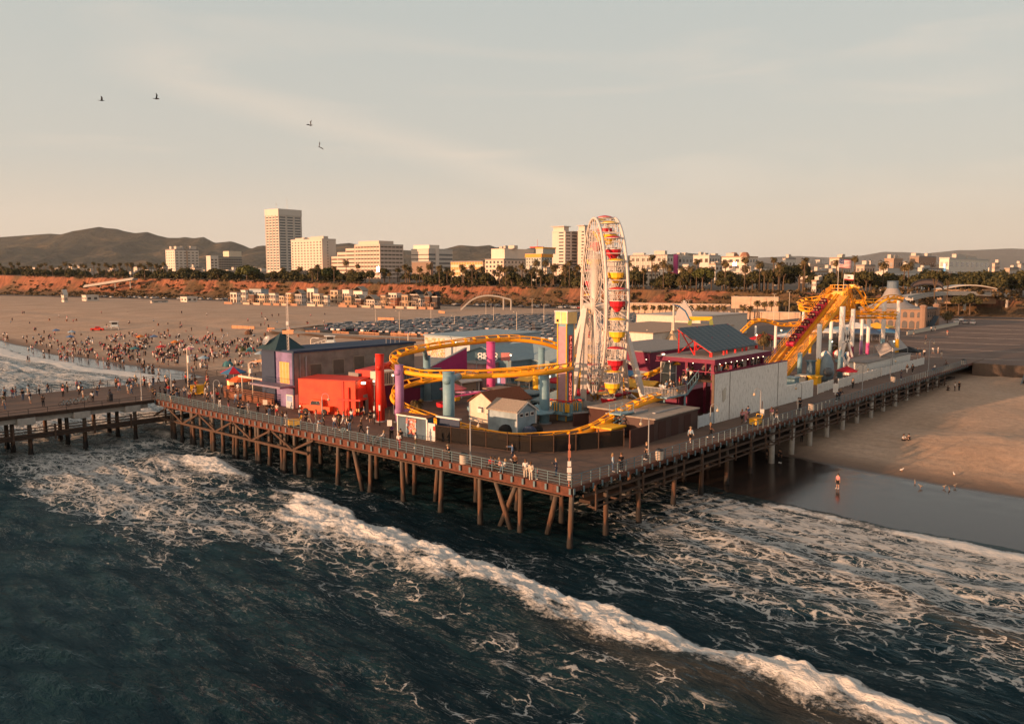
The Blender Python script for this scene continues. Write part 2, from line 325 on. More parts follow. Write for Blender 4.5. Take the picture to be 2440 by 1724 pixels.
def build_water():
    v = axis((-400, -120, 20), (-120, -48, 0.9), (-48, -15, 0.35), (-15, 0, 0.18), (0, 30, 0.32), (30, 52, 0.8))
    u = axis((-500, -70, 12), (-70, -42, 0.8), (-42, 76, 0.27), (76, 130, 0.55), (130, 330, 1.6), (330, 900, 14))
    Vg, Ug = np.meshgrid(v, u)
    rs = np.random.RandomState(11); z = np.zeros_like(Vg)
    for k in range(34):
        lam = 1.6*1.13**k if k < 22 else rs.uniform(2, 9); th = rs.normal(0, 0.5); a = 0.0085*min(lam, 7)**0.9
        ph = (Vg*math.cos(th)+Ug*math.sin(th))*2*math.pi/lam+rs.uniform(0, 6.28)+2.2*(vnoise(Vg*0.06+k, Ug*0.06)-0.5)*4
        s = np.sin(ph); z += a*(s+0.35*(1-2*np.abs(np.sin(ph/2+0.3))))*(0.6+0.8*vnoise(Vg*0.03+3*k, Ug*0.03))
    d = Vg-v0(Ug); shal = sst(3, -16, d); z *= 0.12+0.88*shal
    turb = fbm(Vg*1.5, Ug*1.2, 6, 0.65)-0.5; t2 = fbm(Vg*0.35+40, Ug*0.22, 4)-0.5; t3 = np.abs(fbm(Vg*0.75+7, Ug*0.6, 5, 0.6)-0.5)
    # main breaker
    cu = [-90, -45, -22.7, -13, -4.9, 3, 17, 33, 40, 46, 52, 60, 67, 78, 120]; cv = [-12, -11.4, -10.8, -10.6, -9.7, -9.4, -8.2, -6.6, -6.0, -4.9, -4.2, -4.3, -4.6, -5.0, -6]
    ca = [1.0, 1.25, 1.45, 1.3, 1.25, 1.2, 1.05, 0.65, 0.20, 0.55, 0.75, 0.65, 0.30, 0.1, 0.2]; cw = [2.4, 2.4, 2.6, 3.0, 3.6, 4.4, 5.6, 7.0, 2, 5, 7, 7, 5, 3, 3]
    uu = Ug; vc = np.interp(uu, cu, cv)+1.5*(vnoise(uu*0.16, uu*0+2)-0.5)+0.8*(vnoise(uu*0.6, uu*0+8)-0.5); A = np.interp(uu, cu, ca); Wd = np.interp(uu, cu, cw)
    e = Vg-vc                                        # + towards the shore
    prof = np.where(e < 0, np.exp(-(e/5.2)**2), np.exp(-(e/1.5)**2))
    z += A*prof
    bandw = Wd*(0.7+0.9*vnoise(uu*0.22+5, uu*0))
    lead = np.where(e > 0, np.clip(1-e/(1.3+0.6*turb), 0, 1), 1.0); trail = np.where(e < 0, np.clip(1+e/bandw, 0, 1), 1.0)
    t4 = fbm(Vg*0.9+3, Ug*0.35+11, 5, 0.62)-0.5; sol = lead*trail**0.9*np.clip(A*1.15, 0, 1)*np.clip(1.05+0.5*t2+2.6*t4*np.clip(-e/1.2, 0, 1), 0, 1.3)
    z += np.clip(sol*1.3, 0, 1)*(turb*0.75+t4*0.5)*np.clip(A, 0, 1)
    # second small crest and the swash line on the right
    vc2 = np.interp(uu, [-60, -31, -23, -13, -6, 5], [3, 6.4, 9.8, 12.8, 14, 15])+1.2*(vnoise(uu*0.2, uu*0+5)-0.5); A2 = np.interp(uu, [-60, -25, -10, -4, 2], [0.5, 0.5, 0.38, 0.1, 0.0])
    e2 = Vg-vc2; p2 = np.where(e2 < 0, np.exp(-(e2/2.6)**2), np.exp(-(e2/0.9)**2)); z += A2*p2
    s2 = np.exp(-((e2-0.1)/(0.55+0.5*t2))**2)*A2*2.1*(0.55+1.7*t2); sol = np.maximum(sol, np.clip(s2, 0, 1)); z += s2*turb*0.5
    sh = v0(uu)+1.8*(vnoise(uu*0.10+2, uu*0+1)-0.5)+0.5*(vnoise(uu*0.7, uu*0+6)-0.5)
    e3 = Vg-(sh-0.8); left = sst(60, 110, uu); wd3 = 1.3+1.6*left
    s3 = np.exp(-(e3/wd3)**2)*(0.9+1.2*t2)*sst(-3, -9, uu)*1.0+np.exp(-(e3/wd3)**2)*left*1.3; sol = np.maximum(sol, np.clip(s3, 0, 1)); z += np.clip(s3, 0, 1)*(0.16+0.35*turb)
    for k, (off, am) in enumerate(((-9, 0.7), (-17, 0.6), (-27, 0.5))):     # white water rolling in on the left
        e4 = Vg-(sh+off+5*(vnoise(uu*0.04+k*3, uu*0)-0.5)); s4 = np.where(e4 < 0, np.exp(-(e4/7)**2), np.exp(-(e4/0.9)**2))*left*am*(0.8+1.4*t2); sol = np.maximum(sol, np.clip(s4, 0, 1)); z += 0.45*np.clip(s4, 0, 1)
    # a splash where the swell meets the far piles
    e5 = np.exp(-(((Vg-1.5)/1.6)**2+((Ug-81)/5.0)**2)); sol = np.maximum(sol, e5*0.9); z += e5*(0.7+1.5*turb)
    # lace density
    dens = 0.04+0.52*sst(8, -8, uu)*sst(-8, 18, Vg)*sst(0, -3, d)+0.12*sst(-10, 2, Vg)
    g = lambda a, b, su, sv: np.exp(-(((uu-a)/su)**2+((Vg-b)/sv)**2))
    dens -= 0.30*g(2, -22, 24, 9); dens += 0.70*g(58, -18, 26, 9)+0.35*g(95, -8, 30, 12)+0.55*left*sst(-30, 5, Vg)+0.30*g(22, -15, 16, 5)+0.22*g(-14, -22, 14, 6)
    dens -= 0.75*sst(-24, -40, Vg-0.10*(uu-10))+0.30*g(12, 4, 20, 9)+0.2*g(45, 12, 26, 12)
    strk = np.clip(0.48+0.5*g(20, -22, 35, 10)+0.5*g(-8, -20, 20, 10)-0.6*sst(-28, -42, Vg), 0, 1)
    silt_sunlit = np.clip(A*np.exp(-((e+3.2)/1.8)**2)*sst(-4, -14, uu)*0.28+A2*np.exp(-((e2+1)/1.2)**2)*1.0+0.25*sst(-6, 2, d), 0, 1)  # warm sunlight on wave backs put into the colour, plus silt inshore
    calm = 0.80*sst(-14, 0, d)
    dens = np.where(d > -1.5, -1.0, dens)
    z -= 0.8*sst(4.0, 12.0, d)
    return grid('water', Vg, Ug, z, water_mat(), dict(dens=dens, solid=sol, strk=strk, silt_sunlit=silt_sunlit, calm=calm), loc=PC0, rz=PA)
struct(build_water())
# ------------------------------------------------------------------ sand, bluff, mesa, hills
def sand_mat():
    m = bpy.data.materials.new('beach_sand'); m.use_nodes = True; t = m.node_tree; b = t.nodes['Principled BSDF']
    tc = nd(t, 'ShaderNodeTexCoord'); S = tc.outputs['Object']
    a = nd(t, 'ShaderNodeAttribute', attribute_name='wet').outputs['Fac']; g = nd(t, 'ShaderNodeAttribute', attribute_name='damp').outputs['Fac']
    n = nd(t, 'ShaderNodeTexNoise', i_Scale=0.06, i_Detail=8.0); t.links.new(S, n.inputs[0]); r = ramp(t, [(0.3, (0.39, 0.265, 0.18)), (0.7, (0.49, 0.345, 0.245))]); t.links.new(n.outputs[0], r.inputs[0])
    f = nd(t, 'ShaderNodeTexNoise', i_Scale=1.1, i_Detail=8.0, i_Roughness=0.75); t.links.new(S, f.inputs[0]); fr = ramp(t, [(0.3, 0.72), (0.65, 1.10)]); t.links.new(f.outputs[0], fr.inputs[0])
    dry = mixc(t, 1.0, r.outputs[0], fr.outputs[0], 'MULTIPLY')
    q = nd(t, 'ShaderNodeMapping'); t.links.new(S, q.inputs[0]); q.inputs['Rotation'].default_value = (0, 0, 0.12)
    w = nd(t, 'ShaderNodeTexWave', i_Scale=0.12, i_Distortion=3.0, i_Detail=3.0); t.links.new(q.outputs[0], w.inputs[0]); wr = ramp(t, [(0.0, 0.93), (0.5, 1.0)]); t.links.new(w.outputs[0], wr.inputs[0])
    dry = mixc(t, 1.0, dry, wr.outputs[0], 'MULTIPLY')
    damp = mixc(t, g, dry, (0.13, 0.082, 0.056)); t.links.new(mixc(t, a, damp, (0.030, 0.023, 0.020)), b.inputs['Base Color'])
    b.inputs['Roughness'].default_value = 0.9
    rr = nd(t, 'ShaderNodeMapRange'); t.links.new(a, rr.inputs[0]); rr.inputs[3].default_value = 0.92; rr.inputs[4].default_value = 0.16; t.links.new(rr.outputs[0], b.inputs['Roughness'])
    b.inputs['Specular IOR Level'].default_value = 0.32
    bs = mth(t, 'SUBTRACT', 1.0, a, True); bs = mth(t, 'MULTIPLY', bs, mth(t, 'SUBTRACT', 1.0, g, True)); bs = mth(t, 'ADD', mth(t, 'MULTIPLY', bs, 0.8), 0.05)
    bp = nd(t, 'ShaderNodeBump', i_Distance=0.22); t.links.new(bs, bp.inputs['Strength']); t.links.new(f.outputs[0], bp.inputs['Height']); t.links.new(bp.outputs[0], b.inputs['Normal'])
    return m
def bluffv(u): return 415-0.2072*u
def bluffz(u): return 12.0+np.clip(u, -300, 1100)*8.0/701
v = axis((-400, 0, 25), (0, 75, 0.6), (75, 200, 2.5), (200, 560, 9)); u = axis((-500, -70, 12), (-70, 10, 0.6), (10, 120, 1.5), (120, 330, 2.0), (330, 1700, 25))
Vg, Ug = np.meshgrid(v, u); zs = sandz(Vg, Ug); d = Vg-v0(Ug)-2.0*(fbm(Ug*0.05, Vg*0.02)-0.5)
wl = np.interp(Ug, [-60, 0, 60, 150, 400], [19, 20, 14, 9.5, 8])
struct(grid('sand_beach', Vg, Ug, zs, sand_mat(), dict(wet=sst(wl+1.5, wl-1.0, d), damp=0.85*sst(wl+9, wl+1, d)), loc=PC0, rz=PA))
def bluff_mat():
    m = bpy.data.materials.new('bluff_soil'); m.use_nodes = True; t = m.node_tree; b = t.nodes['Principled BSDF']; b.inputs['Roughness'].default_value = 0.95
    tc = nd(t, 'ShaderNodeTexCoord'); S = tc.outputs['Object']; g = nd(t, 'ShaderNodeAttribute', attribute_name='veg').outputs['Fac']
    q = nd(t, 'ShaderNodeMapping'); t.links.new(S, q.inputs[0]); q.inputs['Scale'].default_value = (0.5, 1.6, 0.35)
    n = nd(t, 'ShaderNodeTexNoise', i_Scale=0.30, i_Detail=8.0, i_Roughness=0.7); t.links.new(q.outputs[0], n.inputs[0])
    soil = ramp(t, [(0.34, (0.075, 0.030, 0.017)), (0.5, (0.23, 0.085, 0.042)), (0.68, (0.36, 0.145, 0.07))]); t.links.new(n.outputs[0], soil.inputs[0])
    n2 = nd(t, 'ShaderNodeTexNoise', i_Scale=0.5, i_Detail=6.0); t.links.new(S, n2.inputs[0]); gr = ramp(t, [(0.3, (0.05, 0.034, 0.015)), (0.7, (0.12, 0.075, 0.03))]); t.links.new(n2.outputs[0], gr.inputs[0])
    t.links.new(mixc(t, g, soil.outputs[0], gr.outputs[0]), b.inputs['Base Color'])
    bp = nd(t, 'ShaderNodeBump', i_Strength=0.8, i_Distance=1.2); t.links.new(n.outputs[0], bp.inputs['Height']); t.links.new(bp.outputs[0], b.inputs['Normal'])
    return m
def bluff_pt(u, s):                                  # s 0 at the foot, 1 on the rim
    top = bluffz(u)-3.4; g = np.abs(fbm(u*0.045, u*0+3, 4)-0.5)*2; g2 = np.abs(fbm(u*0.14+9, s*0.5, 3)-0.5)*2
    h = np.interp(s, [0, 0.35, 0.62, 0.9, 1.0], [0, 0.22, 0.55, 0.97, 1.0])
    run = np.interp(s, [0, 0.35, 0.62, 0.9, 1.0], [0, 11, 17, 21, 25])
    k = np.sin(np.clip(s, 0, 1)*math.pi)
    vv = bluffv(u)+run+(10*(g-0.25)+6*(g2-0.25))*k+3*(vnoise(u*0.02, s*0+1)-0.5)
    return vv, 3.4+h*top+0.8*(fbm(u*0.2, s*6)-0.5)*k
u = axis((-300, 140, 3), (140, 760, 1.5), (760, 1600, 8)); s = np.linspace(0, 1, 30); Sg, Ug = np.meshgrid(s, u)
bv, bz = bluff_pt(Ug, Sg)
veg = np.clip(sst(0.62, 0.30, Sg+0.55*(fbm(Ug*0.03, Sg*2+4)-0.5)*2)+1.2*sst(0.55, 0.70, fbm(Ug*0.06+20, Sg*1.5)), 0, 1)*0.9
veg = np.maximum(veg, 0.92*sst(330, 200, Ug)*sst(0.34, 0.50, fbm(Ug*0.05, Sg*3)))
struct(grid('bluff', bv, Ug, bz, bluff_mat(), dict(veg=veg), loc=PC0, rz=PA))
CITYG = mat('city_ground_mat', (0.11, 0.09, 0.07), 0.95, var=0.3, sc=0.02)
u = axis((-1500, -300, 60), (-300, 1600, 20), (1600, 4000, 200)); s = np.array([0, 8, 40, 120, 300, 800, 2500, 9000, 26000.0]); Sg, Ug = np.meshgrid(s, u)
struct(grid('mesa', bluffv(Ug)+24.9+Sg, Ug, bluffz(Ug)+0.006*np.minimum(Sg, 900)-0.10+0*Sg, CITYG, loc=PC0, rz=PA))
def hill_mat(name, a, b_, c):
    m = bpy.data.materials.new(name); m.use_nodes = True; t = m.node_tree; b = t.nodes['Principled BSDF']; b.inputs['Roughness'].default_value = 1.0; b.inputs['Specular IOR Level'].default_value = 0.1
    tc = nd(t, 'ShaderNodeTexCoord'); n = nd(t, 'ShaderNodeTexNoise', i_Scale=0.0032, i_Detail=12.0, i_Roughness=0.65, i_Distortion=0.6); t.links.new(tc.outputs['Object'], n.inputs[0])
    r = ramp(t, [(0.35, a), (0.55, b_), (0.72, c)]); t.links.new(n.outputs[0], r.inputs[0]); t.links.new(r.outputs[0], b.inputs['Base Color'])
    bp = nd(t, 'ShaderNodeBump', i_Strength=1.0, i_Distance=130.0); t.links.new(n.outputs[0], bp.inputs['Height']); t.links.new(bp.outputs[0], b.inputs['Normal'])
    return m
def hills(pts, Y0, Y1, m, nx=420, rough=0.36, nm='hills'):
    px = np.linspace(pts[0][0], pts[-1][0], nx); py = np.interp(px, [p[0] for p in pts], [p[1] for p in pts])
    ang = (px-CX)/F; Hh = (650-py)/F*Y1*1.008+HC
    tt = np.linspace(0, 1.35, 60); Tg, Hg = np.meshgrid(tt, Hh); Ag = np.repeat(ang[:, None], len(tt), 1)
    Yg = Y0+(Y1-Y0)*Tg; Xg = Ag*Y1*(0.75+0.25*Yg/Y1)
    rid = np.abs(fbm(Xg*0.0019, Yg*0.0010, 6, 0.55)-0.5)*2
    sh = np.where(Tg < 1, Tg**1.25, np.clip(1-(Tg-1)*2.2, 0, 1)); carve = np.sin(np.clip(Tg, 0, 1)*math.pi)**0.8
    Z = 12+(Hg-12)*sh*(1-carve*rough*2.2*(0.75-rid))
    return struct(grid(nm, Xg, Yg, Z, m))
sk = [(-500, 588), (-200, 575), (0, 566), (128, 557), (154, 559), (190, 550), (245, 541), (262, 544), (287, 546), (303, 551), (329, 556), (358, 553), (381, 561), (407, 567), (434, 567), (447, 565), (467, 568), (491, 565), (517, 579), (556, 575), (580, 583), (603, 593), (616, 587), (631, 585), (680, 590), (720, 598), (760, 590), (801, 582), (835, 579), (880, 588), (930, 600), (966, 596), (1020, 600), (1065, 592), (1096, 584), (1136, 587), (1167, 584), (1183, 590), (1207, 585), (1241, 596), (1270, 590), (1314, 593), (1400, 603), (1492, 609), (1518, 607), (1539, 611), (1565, 603), (1596, 606), (1623, 602), (1675, 606), (1740, 613), (1800, 622), (1900, 640)]
hills(sk, 4300, 8200, hill_mat('hill_scrub', (0.040, 0.036, 0.022), (0.085, 0.070, 0.040), (0.30, 0.19, 0.10)))  # pale stop puts sunlit tan patches into the scrub colour
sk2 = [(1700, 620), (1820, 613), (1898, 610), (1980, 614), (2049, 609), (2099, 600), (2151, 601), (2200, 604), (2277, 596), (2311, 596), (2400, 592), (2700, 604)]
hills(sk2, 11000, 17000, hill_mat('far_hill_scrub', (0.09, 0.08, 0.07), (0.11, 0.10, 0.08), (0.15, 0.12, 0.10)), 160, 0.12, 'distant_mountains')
# parking lot and beach path
ASPH = mat('asphalt', (0.075, 0.070, 0.066), 0.9, sc=0.6, var=0.2); PATHM = mat('path_concrete', (0.36, 0.30, 0.24), 0.9)
def LV(u): return 139-0.21*(u-160)                   # near edge of the lot
b = MB(); uu = [232, 228, 215, 180, 140, 100, 60, 20]
b.poly([(LV(q)-6 if q < 226 else LV(q)+4, q, 3.62) for q in uu]+[(318, 20, 3.62), (318, 200, 3.62), (300, 226, 3.62), (250, 234, 3.62)])
o = struct(b.build('parking_lot', ASPH)); o.location = PC0; o.rotation_euler = (0, 0, PA)
b = MB(); pts = [(LV(u_)-12, u_) for u_ in range(60, 224, 8)]+[(LV(224)-8, 231), (132, 239), (145, 243), (170, 244), (200, 243), (240, 243), (280, 240), (310, 236)]
for i in range(len(pts)-1):
    a, c = Vector(pts[i]), Vector(pts[i+1]); n = Vector((-(c-a).y, (c-a).x)).normalized()*2.2
    b.add([(a.x-n.x, a.y-n.y, 3.635), (a.x+n.x, a.y+n.y, 3.635), (c.x+n.x, c.y+n.y, 3.635), (c.x-n.x, c.y-n.y, 3.635)], [(0, 1, 2, 3)])
o = struct(b.build('beach_path', PATHM)); o.location = PC0; o.rotation_euler = (0, 0, PA)
b = MB(); qs = [(bluffv(q)-14, q) for q in range(-300, 1500, 60)]
for (a, c), (a2, c2) in zip(qs, qs[1:]): b.add([(a-9, c, 3.66), (a+9, c, 3.66), (a2+9, c2, 3.66), (a2-9, c2, 3.66)], [(0, 1, 2, 3)])
o = struct(b.build('coast_road', ASPH)); o.location = PC0; o.rotation_euler = (0, 0, PA)
# ------------------------------------------------------------------ people: posed skeletons grown into one continuous skin
HAIRM = mat('hair', (1, 1, 1), 0.7, objcol=True, var=.2, sc=30)
def skinned(pts, edges, rad, sub=1):
    me = bpy.data.meshes.new('body'); me.from_pydata([tuple(p) for p in pts], edges, []); o = bpy.data.objects.new('body', me); COL.objects.link(o)
    m = o.modifiers.new('skin', 'SKIN'); m.use_smooth_shade = True
    for i, r in enumerate(rad): me.skin_vertices[0].data[i].radius = r if hasattr(r, '__len__') else (r, r)
    me.skin_vertices[0].data[0].use_root = True
    if sub: s = o.modifiers.new('sub', 'SUBSURF'); s.levels = sub
    dg = bpy.context.evaluated_depsgraph_get(); out = bpy.data.meshes.new_from_object(o.evaluated_get(dg)); bpy.data.objects.remove(o); bpy.data.meshes.remove(me); return out
def pose(name, thigh=(0, 0), knee=(0, 0), lean=0.0, arm=((0, .12, .15), (0, .12, .15)), head=0.0):
    pel = Vector((0, 0, 0)); up = Vector((math.sin(lean), 0, math.cos(lean))); fw = Vector((math.cos(lean), 0, -math.sin(lean)))
    J = {'pel': pel, 'sp': up*.20, 'ch': up*.42, 'nk': up*.55}
    hd = Vector((math.sin(lean*.4+head), 0, math.cos(lean*.4+head))); J['h0'] = J['nk']+hd*.10; J['h1'] = J['nk']+hd*.22
    for s, k in ((-1, 'r'), (1, 'l')):
        i = 0 if s < 0 else 1; J['hip'+k] = Vector((0, s*.095, -.05)); a = thigh[i]; J['kn'+k] = J['hip'+k]+Vector((math.sin(a), s*.02, -math.cos(a)))*.42; b = a-knee[i]; J['an'+k] = J['kn'+k]+Vector((math.sin(b), 0, -math.cos(b)))*.40; J['to'+k] = J['an'+k]+Vector((math.cos(b)*.17, s*.02, math.sin(b)*.17-.03))
        sw, out, el = arm[i]; J['sh'+k] = up*.47+Vector((0, s*.185, 0)); d = Vector((math.sin(sw)*math.cos(out), s*math.sin(out), -math.cos(sw)*math.cos(out))); J['el'+k] = J['sh'+k]+d*.29; e = sw+el; d2 = Vector((math.sin(e)*math.cos(out*.4), s*math.sin(out*.4)*(1 if el < 1 else -1), -math.cos(e)*math.cos(out*.4))); J['wr'+k] = J['el'+k]+d2*.25; J['ha'+k] = J['wr'+k]+d2*.09; J['ft'+k] = d2
    zmin = min(J['tor'].z, J['tol'].z, J['anr'].z-.05, J['anl'].z-.05)
    if name in ('sitground', 'sit'): zmin = -.12
    for k in J:
        if not k.startswith('ft'): J[k] = J[k]-Vector((0, 0, zmin))
    R_ = dict(pel=(.12, .155), sp=(.105, .14), ch=(.115, .165), nk=.055, h0=.085, h1=.088, hip=.09, kn=.058, an=.042, to=.035, sh=.062, el=.043, wr=.032, ha=.034)
    E_ = [('pel', 'sp'), ('sp', 'ch'), ('ch', 'nk'), ('nk', 'h0'), ('h0', 'h1')]
    for k in 'rl': E_ += [('pel', 'hip'+k), ('hip'+k, 'kn'+k), ('kn'+k, 'an'+k), ('an'+k, 'to'+k), ('ch', 'sh'+k), ('sh'+k, 'el'+k), ('el'+k, 'wr'+k), ('wr'+k, 'ha'+k)]
    def grow(keys, grow_=0.0, extra=None):
        P_ = dict(J); P_.update(extra or {}); ks = list(keys); ix = {k: i for i, k in enumerate(ks)}
        ed = [(ix[a], ix[b]) for a, b in E_ if a in ix and b in ix]
        rr = []
        for k in ks: r = R_.get(k, R_.get(k[:-1], .05)); rr.append(tuple(x+grow_ for x in r) if hasattr(r, '__len__') else (r+grow_,)*2)
        return skinned([P_[k] for k in ks], ed, rr)
    allk = ['pel', 'sp', 'ch', 'nk', 'h0', 'h1']+[j+k for k in 'rl' for j in ('hip', 'kn', 'an', 'to', 'sh', 'el', 'wr', 'ha')]
    body = grow(allk)
    # fingers and a nose joined to the same body mesh
    b = MB(); b.v = [tuple(v_.co) for v_ in body.vertices]; b.f = [tuple(p.vertices) for p in body.polygons]; b.m = [0]*len(b.f)
    for k in 'rl':
        d = J['ft'+k].normalized(); sd = Vector((0, 1, 0)); sd = (sd-d*sd.dot(d)).normalized(); nn = d.cross(sd)
        for f, l_ in ((-1.5, .06), (-.5, .075), (.5, .07), (1.5, .055)): o_ = J['ha'+k]+sd*f*.018; b.tube([o_, o_+d*l_*.6, o_+d*l_+nn*.015], [.010, .009, .007], 5)
        o_ = J['wr'+k]+d*.03; b.tube([o_+nn*.02, o_+nn*.055+d*.03, o_+nn*.06+d*.06], [.012, .010, .008], 5)
    f_ = Vector((hd.z, 0, -hd.x)); hc = (J['h0']+J['h1'])/2
    b.prism([hc+f_*.085+hd*.02, hc+f_*.112-hd*.015, hc+f_*.085-hd*.02], (0, .016, 0))
    for s in (-1, 1): b.ball(hc+f_*.080+Vector((0, s*.034, 0))+hd*.022, .012, 6, 4); b.ball(hc+Vector((0, s*.092, 0)), .022, 6, 4)
    bm_ = b.mesh('person', SKIN, True)
    top = grow(['pel', 'sp', 'ch', 'shr', 'elr', 'shl', 'ell'], .014); long_ = grow(['pel', 'sp', 'ch', 'shr', 'elr', 'wrr', 'shl', 'ell', 'wrl'], .016)
    tro = grow(['pel', 'hipr', 'knr', 'anr', 'hipl', 'knl', 'anl'], .013); sho = grow(['pel', 'hipr', 'knr', 'hipl', 'knl'], .018)
    sh_ = MB(); [sh_.tube([J['an'+k]-Vector((.03, 0, .02)), (J['an'+k]+J['to'+k])/2, J['to'+k]+Vector((.03, 0, 0))], [.055, .055, .04], 6) for k in 'rl']; shoe = sh_.mesh('shoes', CLOTH, True)
    hb = MB(); hb.ball(hc+hd*.035-f_*.018, .112, 10, 7, 0, (1, .95, 1.0)); hair = hb.mesh('hair', HAIRM, True)
    hb.tube([hc-f_*.06, hc-f_*.09-hd*.12, hc-f_*.075-hd*.27], [.09, .085, .05], 8); lhair = hb.mesh('hair', HAIRM, True)
    hat = MB(); [hat.tube([hc+hd*a, hc+hd*c], [ra, rc], 14) for a, c, ra, rc in ((.06, .075, .20, .19), (.07, .16, .105, .09))]; hatm = hat.mesh('hat', CLOTH, False)
    far = skinned([J[k] for k in allk], [(allk.index(a), allk.index(c)) for a, c in E_], [R_.get(k, R_.get(k[:-1], .05)) for k in allk], 0)
    _kind = lambda k: 0 if k[:2] in ('wr', 'ha', 'an', 'to', 'nk', 'h0') else (3 if k == 'h1' else (2 if k[:3] in ('pel', 'hip') or k[:2] == 'kn' else 1))
    farf = [(tuple(p.vertices), _kind(min(allk, key=lambda k: (J[k]-p.center).length_squared))) for p in far.polygons]; farv = [v_.co.copy() for v_ in far.vertices]
    for m in (top, long_, tro, sho): m.materials.clear(); m.materials.append(CLOTH)
    return dict(body=bm_, top=top, long=long_, trousers=tro, shorts=sho, shoes=shoe, hair=hair, longhair=lhair, hat=hatm, far=(farv, farf))
POSES = {k: pose(k, **kw) for k, kw in dict(
    stand=dict(thigh=(.05, -.05), arm=((.05, .14, .2), (-.05, .14, .15))), phone=dict(thigh=(.06, -.04), arm=((.35, .10, 1.7), (0, .14, .3)), head=.25),
    walk=dict(thigh=(.42, -.32), knee=(.15, .45), lean=.06, arm=((-.4, .1, .3), (.4, .1, .35))), stride=dict(thigh=(-.3, .40), knee=(.4, .12), lean=.05, arm=((.35, .1, .4), (-.35, .1, .3))),
    lean=dict(thigh=(-.12, -.05), knee=(.1, 0), lean=.42, arm=((.75, .15, .7), (.75, .15, .7)), head=-.1), sit=dict(thigh=(1.5, 1.5), knee=(1.5, 1.4), lean=-.05, arm=((.5, .1, .8), (.5, .1, .9))),
    sitground=dict(thigh=(1.9, 1.7), knee=(2.1, 1.7), lean=.15, arm=((.8, .15, .6), (.8, .15, .6))), point=dict(thigh=(.1, -.1), arm=((1.45, .2, .1), (0, .15, .3))), raised=dict(thigh=(.05, -.1), arm=((2.7, .25, .2), (.3, .3, 1.2)))).items()}
TONES = [(.42, .24, .16), (.34, .18, .11), (.20, .10, .06), (.48, .30, .21)]; HAIRS = [(.015, .010, .008), (.03, .017, .01), (.09, .045, .02), (.25, .16, .08)]
CN = dict(black=(.012, .012, .014), white=(.66, .63, .59), cream=(.55, .47, .38), navy=(.02, .03, .06), blue=(.08, .15, .28), paleblue=(.28, .38, .46), red=(.42, .03, .03), pink=(.55, .22, .24), grey=(.18, .18, .18), brown=(.12, .06, .035), denim=(.06, .10, .17), olive=(.09, .09, .04), purple=(.16, .05, .14), orange=(.55, .17, .03), khaki=(.30, .23, .14), teal=(.05, .16, .18))
def person(label, loc, rz, pz, top='white', bot='denim', long_=False, shorts=False, lh=False, hat=None, sc=1.0, tone=None, group=None, hair=None, shoes=True):
    M_ = POSES[pz]; o = inst('person', M_['body'], loc, rz, sc, None, tone or R.choice(TONES)); tag(o, label, 'person', group); K = lambda n_, me, c_: inst(n_, me, (0, 0, 0), 0, 1, o, c_)
    K('shirt', M_['long' if long_ else 'top'], CN[top]); K('shorts' if shorts else 'trousers', M_['shorts' if shorts else 'trousers'], CN[bot]); K('hair', M_['longhair' if lh else 'hair'], hair or R.choice(HAIRS))
    if shoes: K('shoes', M_['shoes'], CN['black'] if R.random() < .5 else CN['white'])
    if hat: K('hat', M_['hat'], CN[hat])
    return o
_joined = {}
SKINF = mat('tan_skin', (.36, .20, .13), .6)
def joined(pz, lower, lh):                           # body, shirt, trousers and hair as one mesh for far figures
    k = (pz, lower, lh)
    if k not in _joined:
        b = MB(); bots = {'dark': (.02, .02, .025), 'denim': CN['denim'], 'pale': (.45, .42, .38), 'skin': (.36, .20, .13)}
        for i, n_ in enumerate(('body', 'top', 'trousers' if lower in ('dark', 'denim') else 'shorts', 'longhair' if lh else 'hair')):
            me = POSES[pz][n_]; b.add([v_.co for v_ in me.vertices], [tuple(p.vertices) for p in me.polygons], i)
        _joined[k] = b.mesh('person', [SKINF, CLOTH, mat('bottom_'+lower, bots[lower], .9), mat('dark_hair', (.018, .012, .009), .8)], True)
    return _joined[k]
# ------------------------------------------------------------------ the pier
def deck_mat():
    m = bpy.data.materials.new('pier_planks'); m.use_nodes = True; t = m.node_tree; b = t.nodes['Principled BSDF']; b.inputs['Roughness'].default_value = 0.85
    tc = nd(t, 'ShaderNodeTexCoord'); q = nd(t, 'ShaderNodeMapping'); t.links.new(tc.outputs['Object'], q.inputs[0]); q.inputs['Rotation'].default_value = (0, 0, 0.785)
    w = nd(t, 'ShaderNodeTexBrick', i_Scale=1.0, offset=0.5); w.inputs['Brick Width'].default_value = 3.6; w.inputs['Row Height'].default_value = 0.28; w.inputs['Mortar Size'].default_value = 0.02
    w.inputs[1].default_value = (0.125, 0.072, 0.048, 1); w.inputs[2].default_value = (0.165, 0.098, 0.066, 1); w.inputs[3].default_value = (0.04, 0.025, 0.02, 1); t.links.new(q.outputs[0], w.inputs[0])
    n = nd(t, 'ShaderNodeTexNoise', i_Scale=0.25, i_Detail=8.0, i_Roughness=0.7); t.links.new(tc.outputs['Object'], n.inputs[0]); r = ramp(t, [(0.3, 0.7), (0.7, 1.15)]); t.links.new(n.outputs[0], r.inputs[0])
    t.links.new(mixc(t, 1.0, w.outputs[0], r.outputs[0], 'MULTIPLY'), b.inputs['Base Color'])
    bp = nd(t, 'ShaderNodeBump', i_Strength=0.25, i_Distance=0.02); t.links.new(w.outputs[1], bp.inputs['Height']); bp.invert = True; t.links.new(bp.outputs[0], b.inputs['Normal'])
    return m
DECKM = deck_mat(); LOTM = mat('pier_lot_surface', (0.14, 0.095, 0.075), 0.9, sc=0.15, var=0.22); LINE = mat('white_road_line', (0.55, 0.50, 0.45), 0.8)
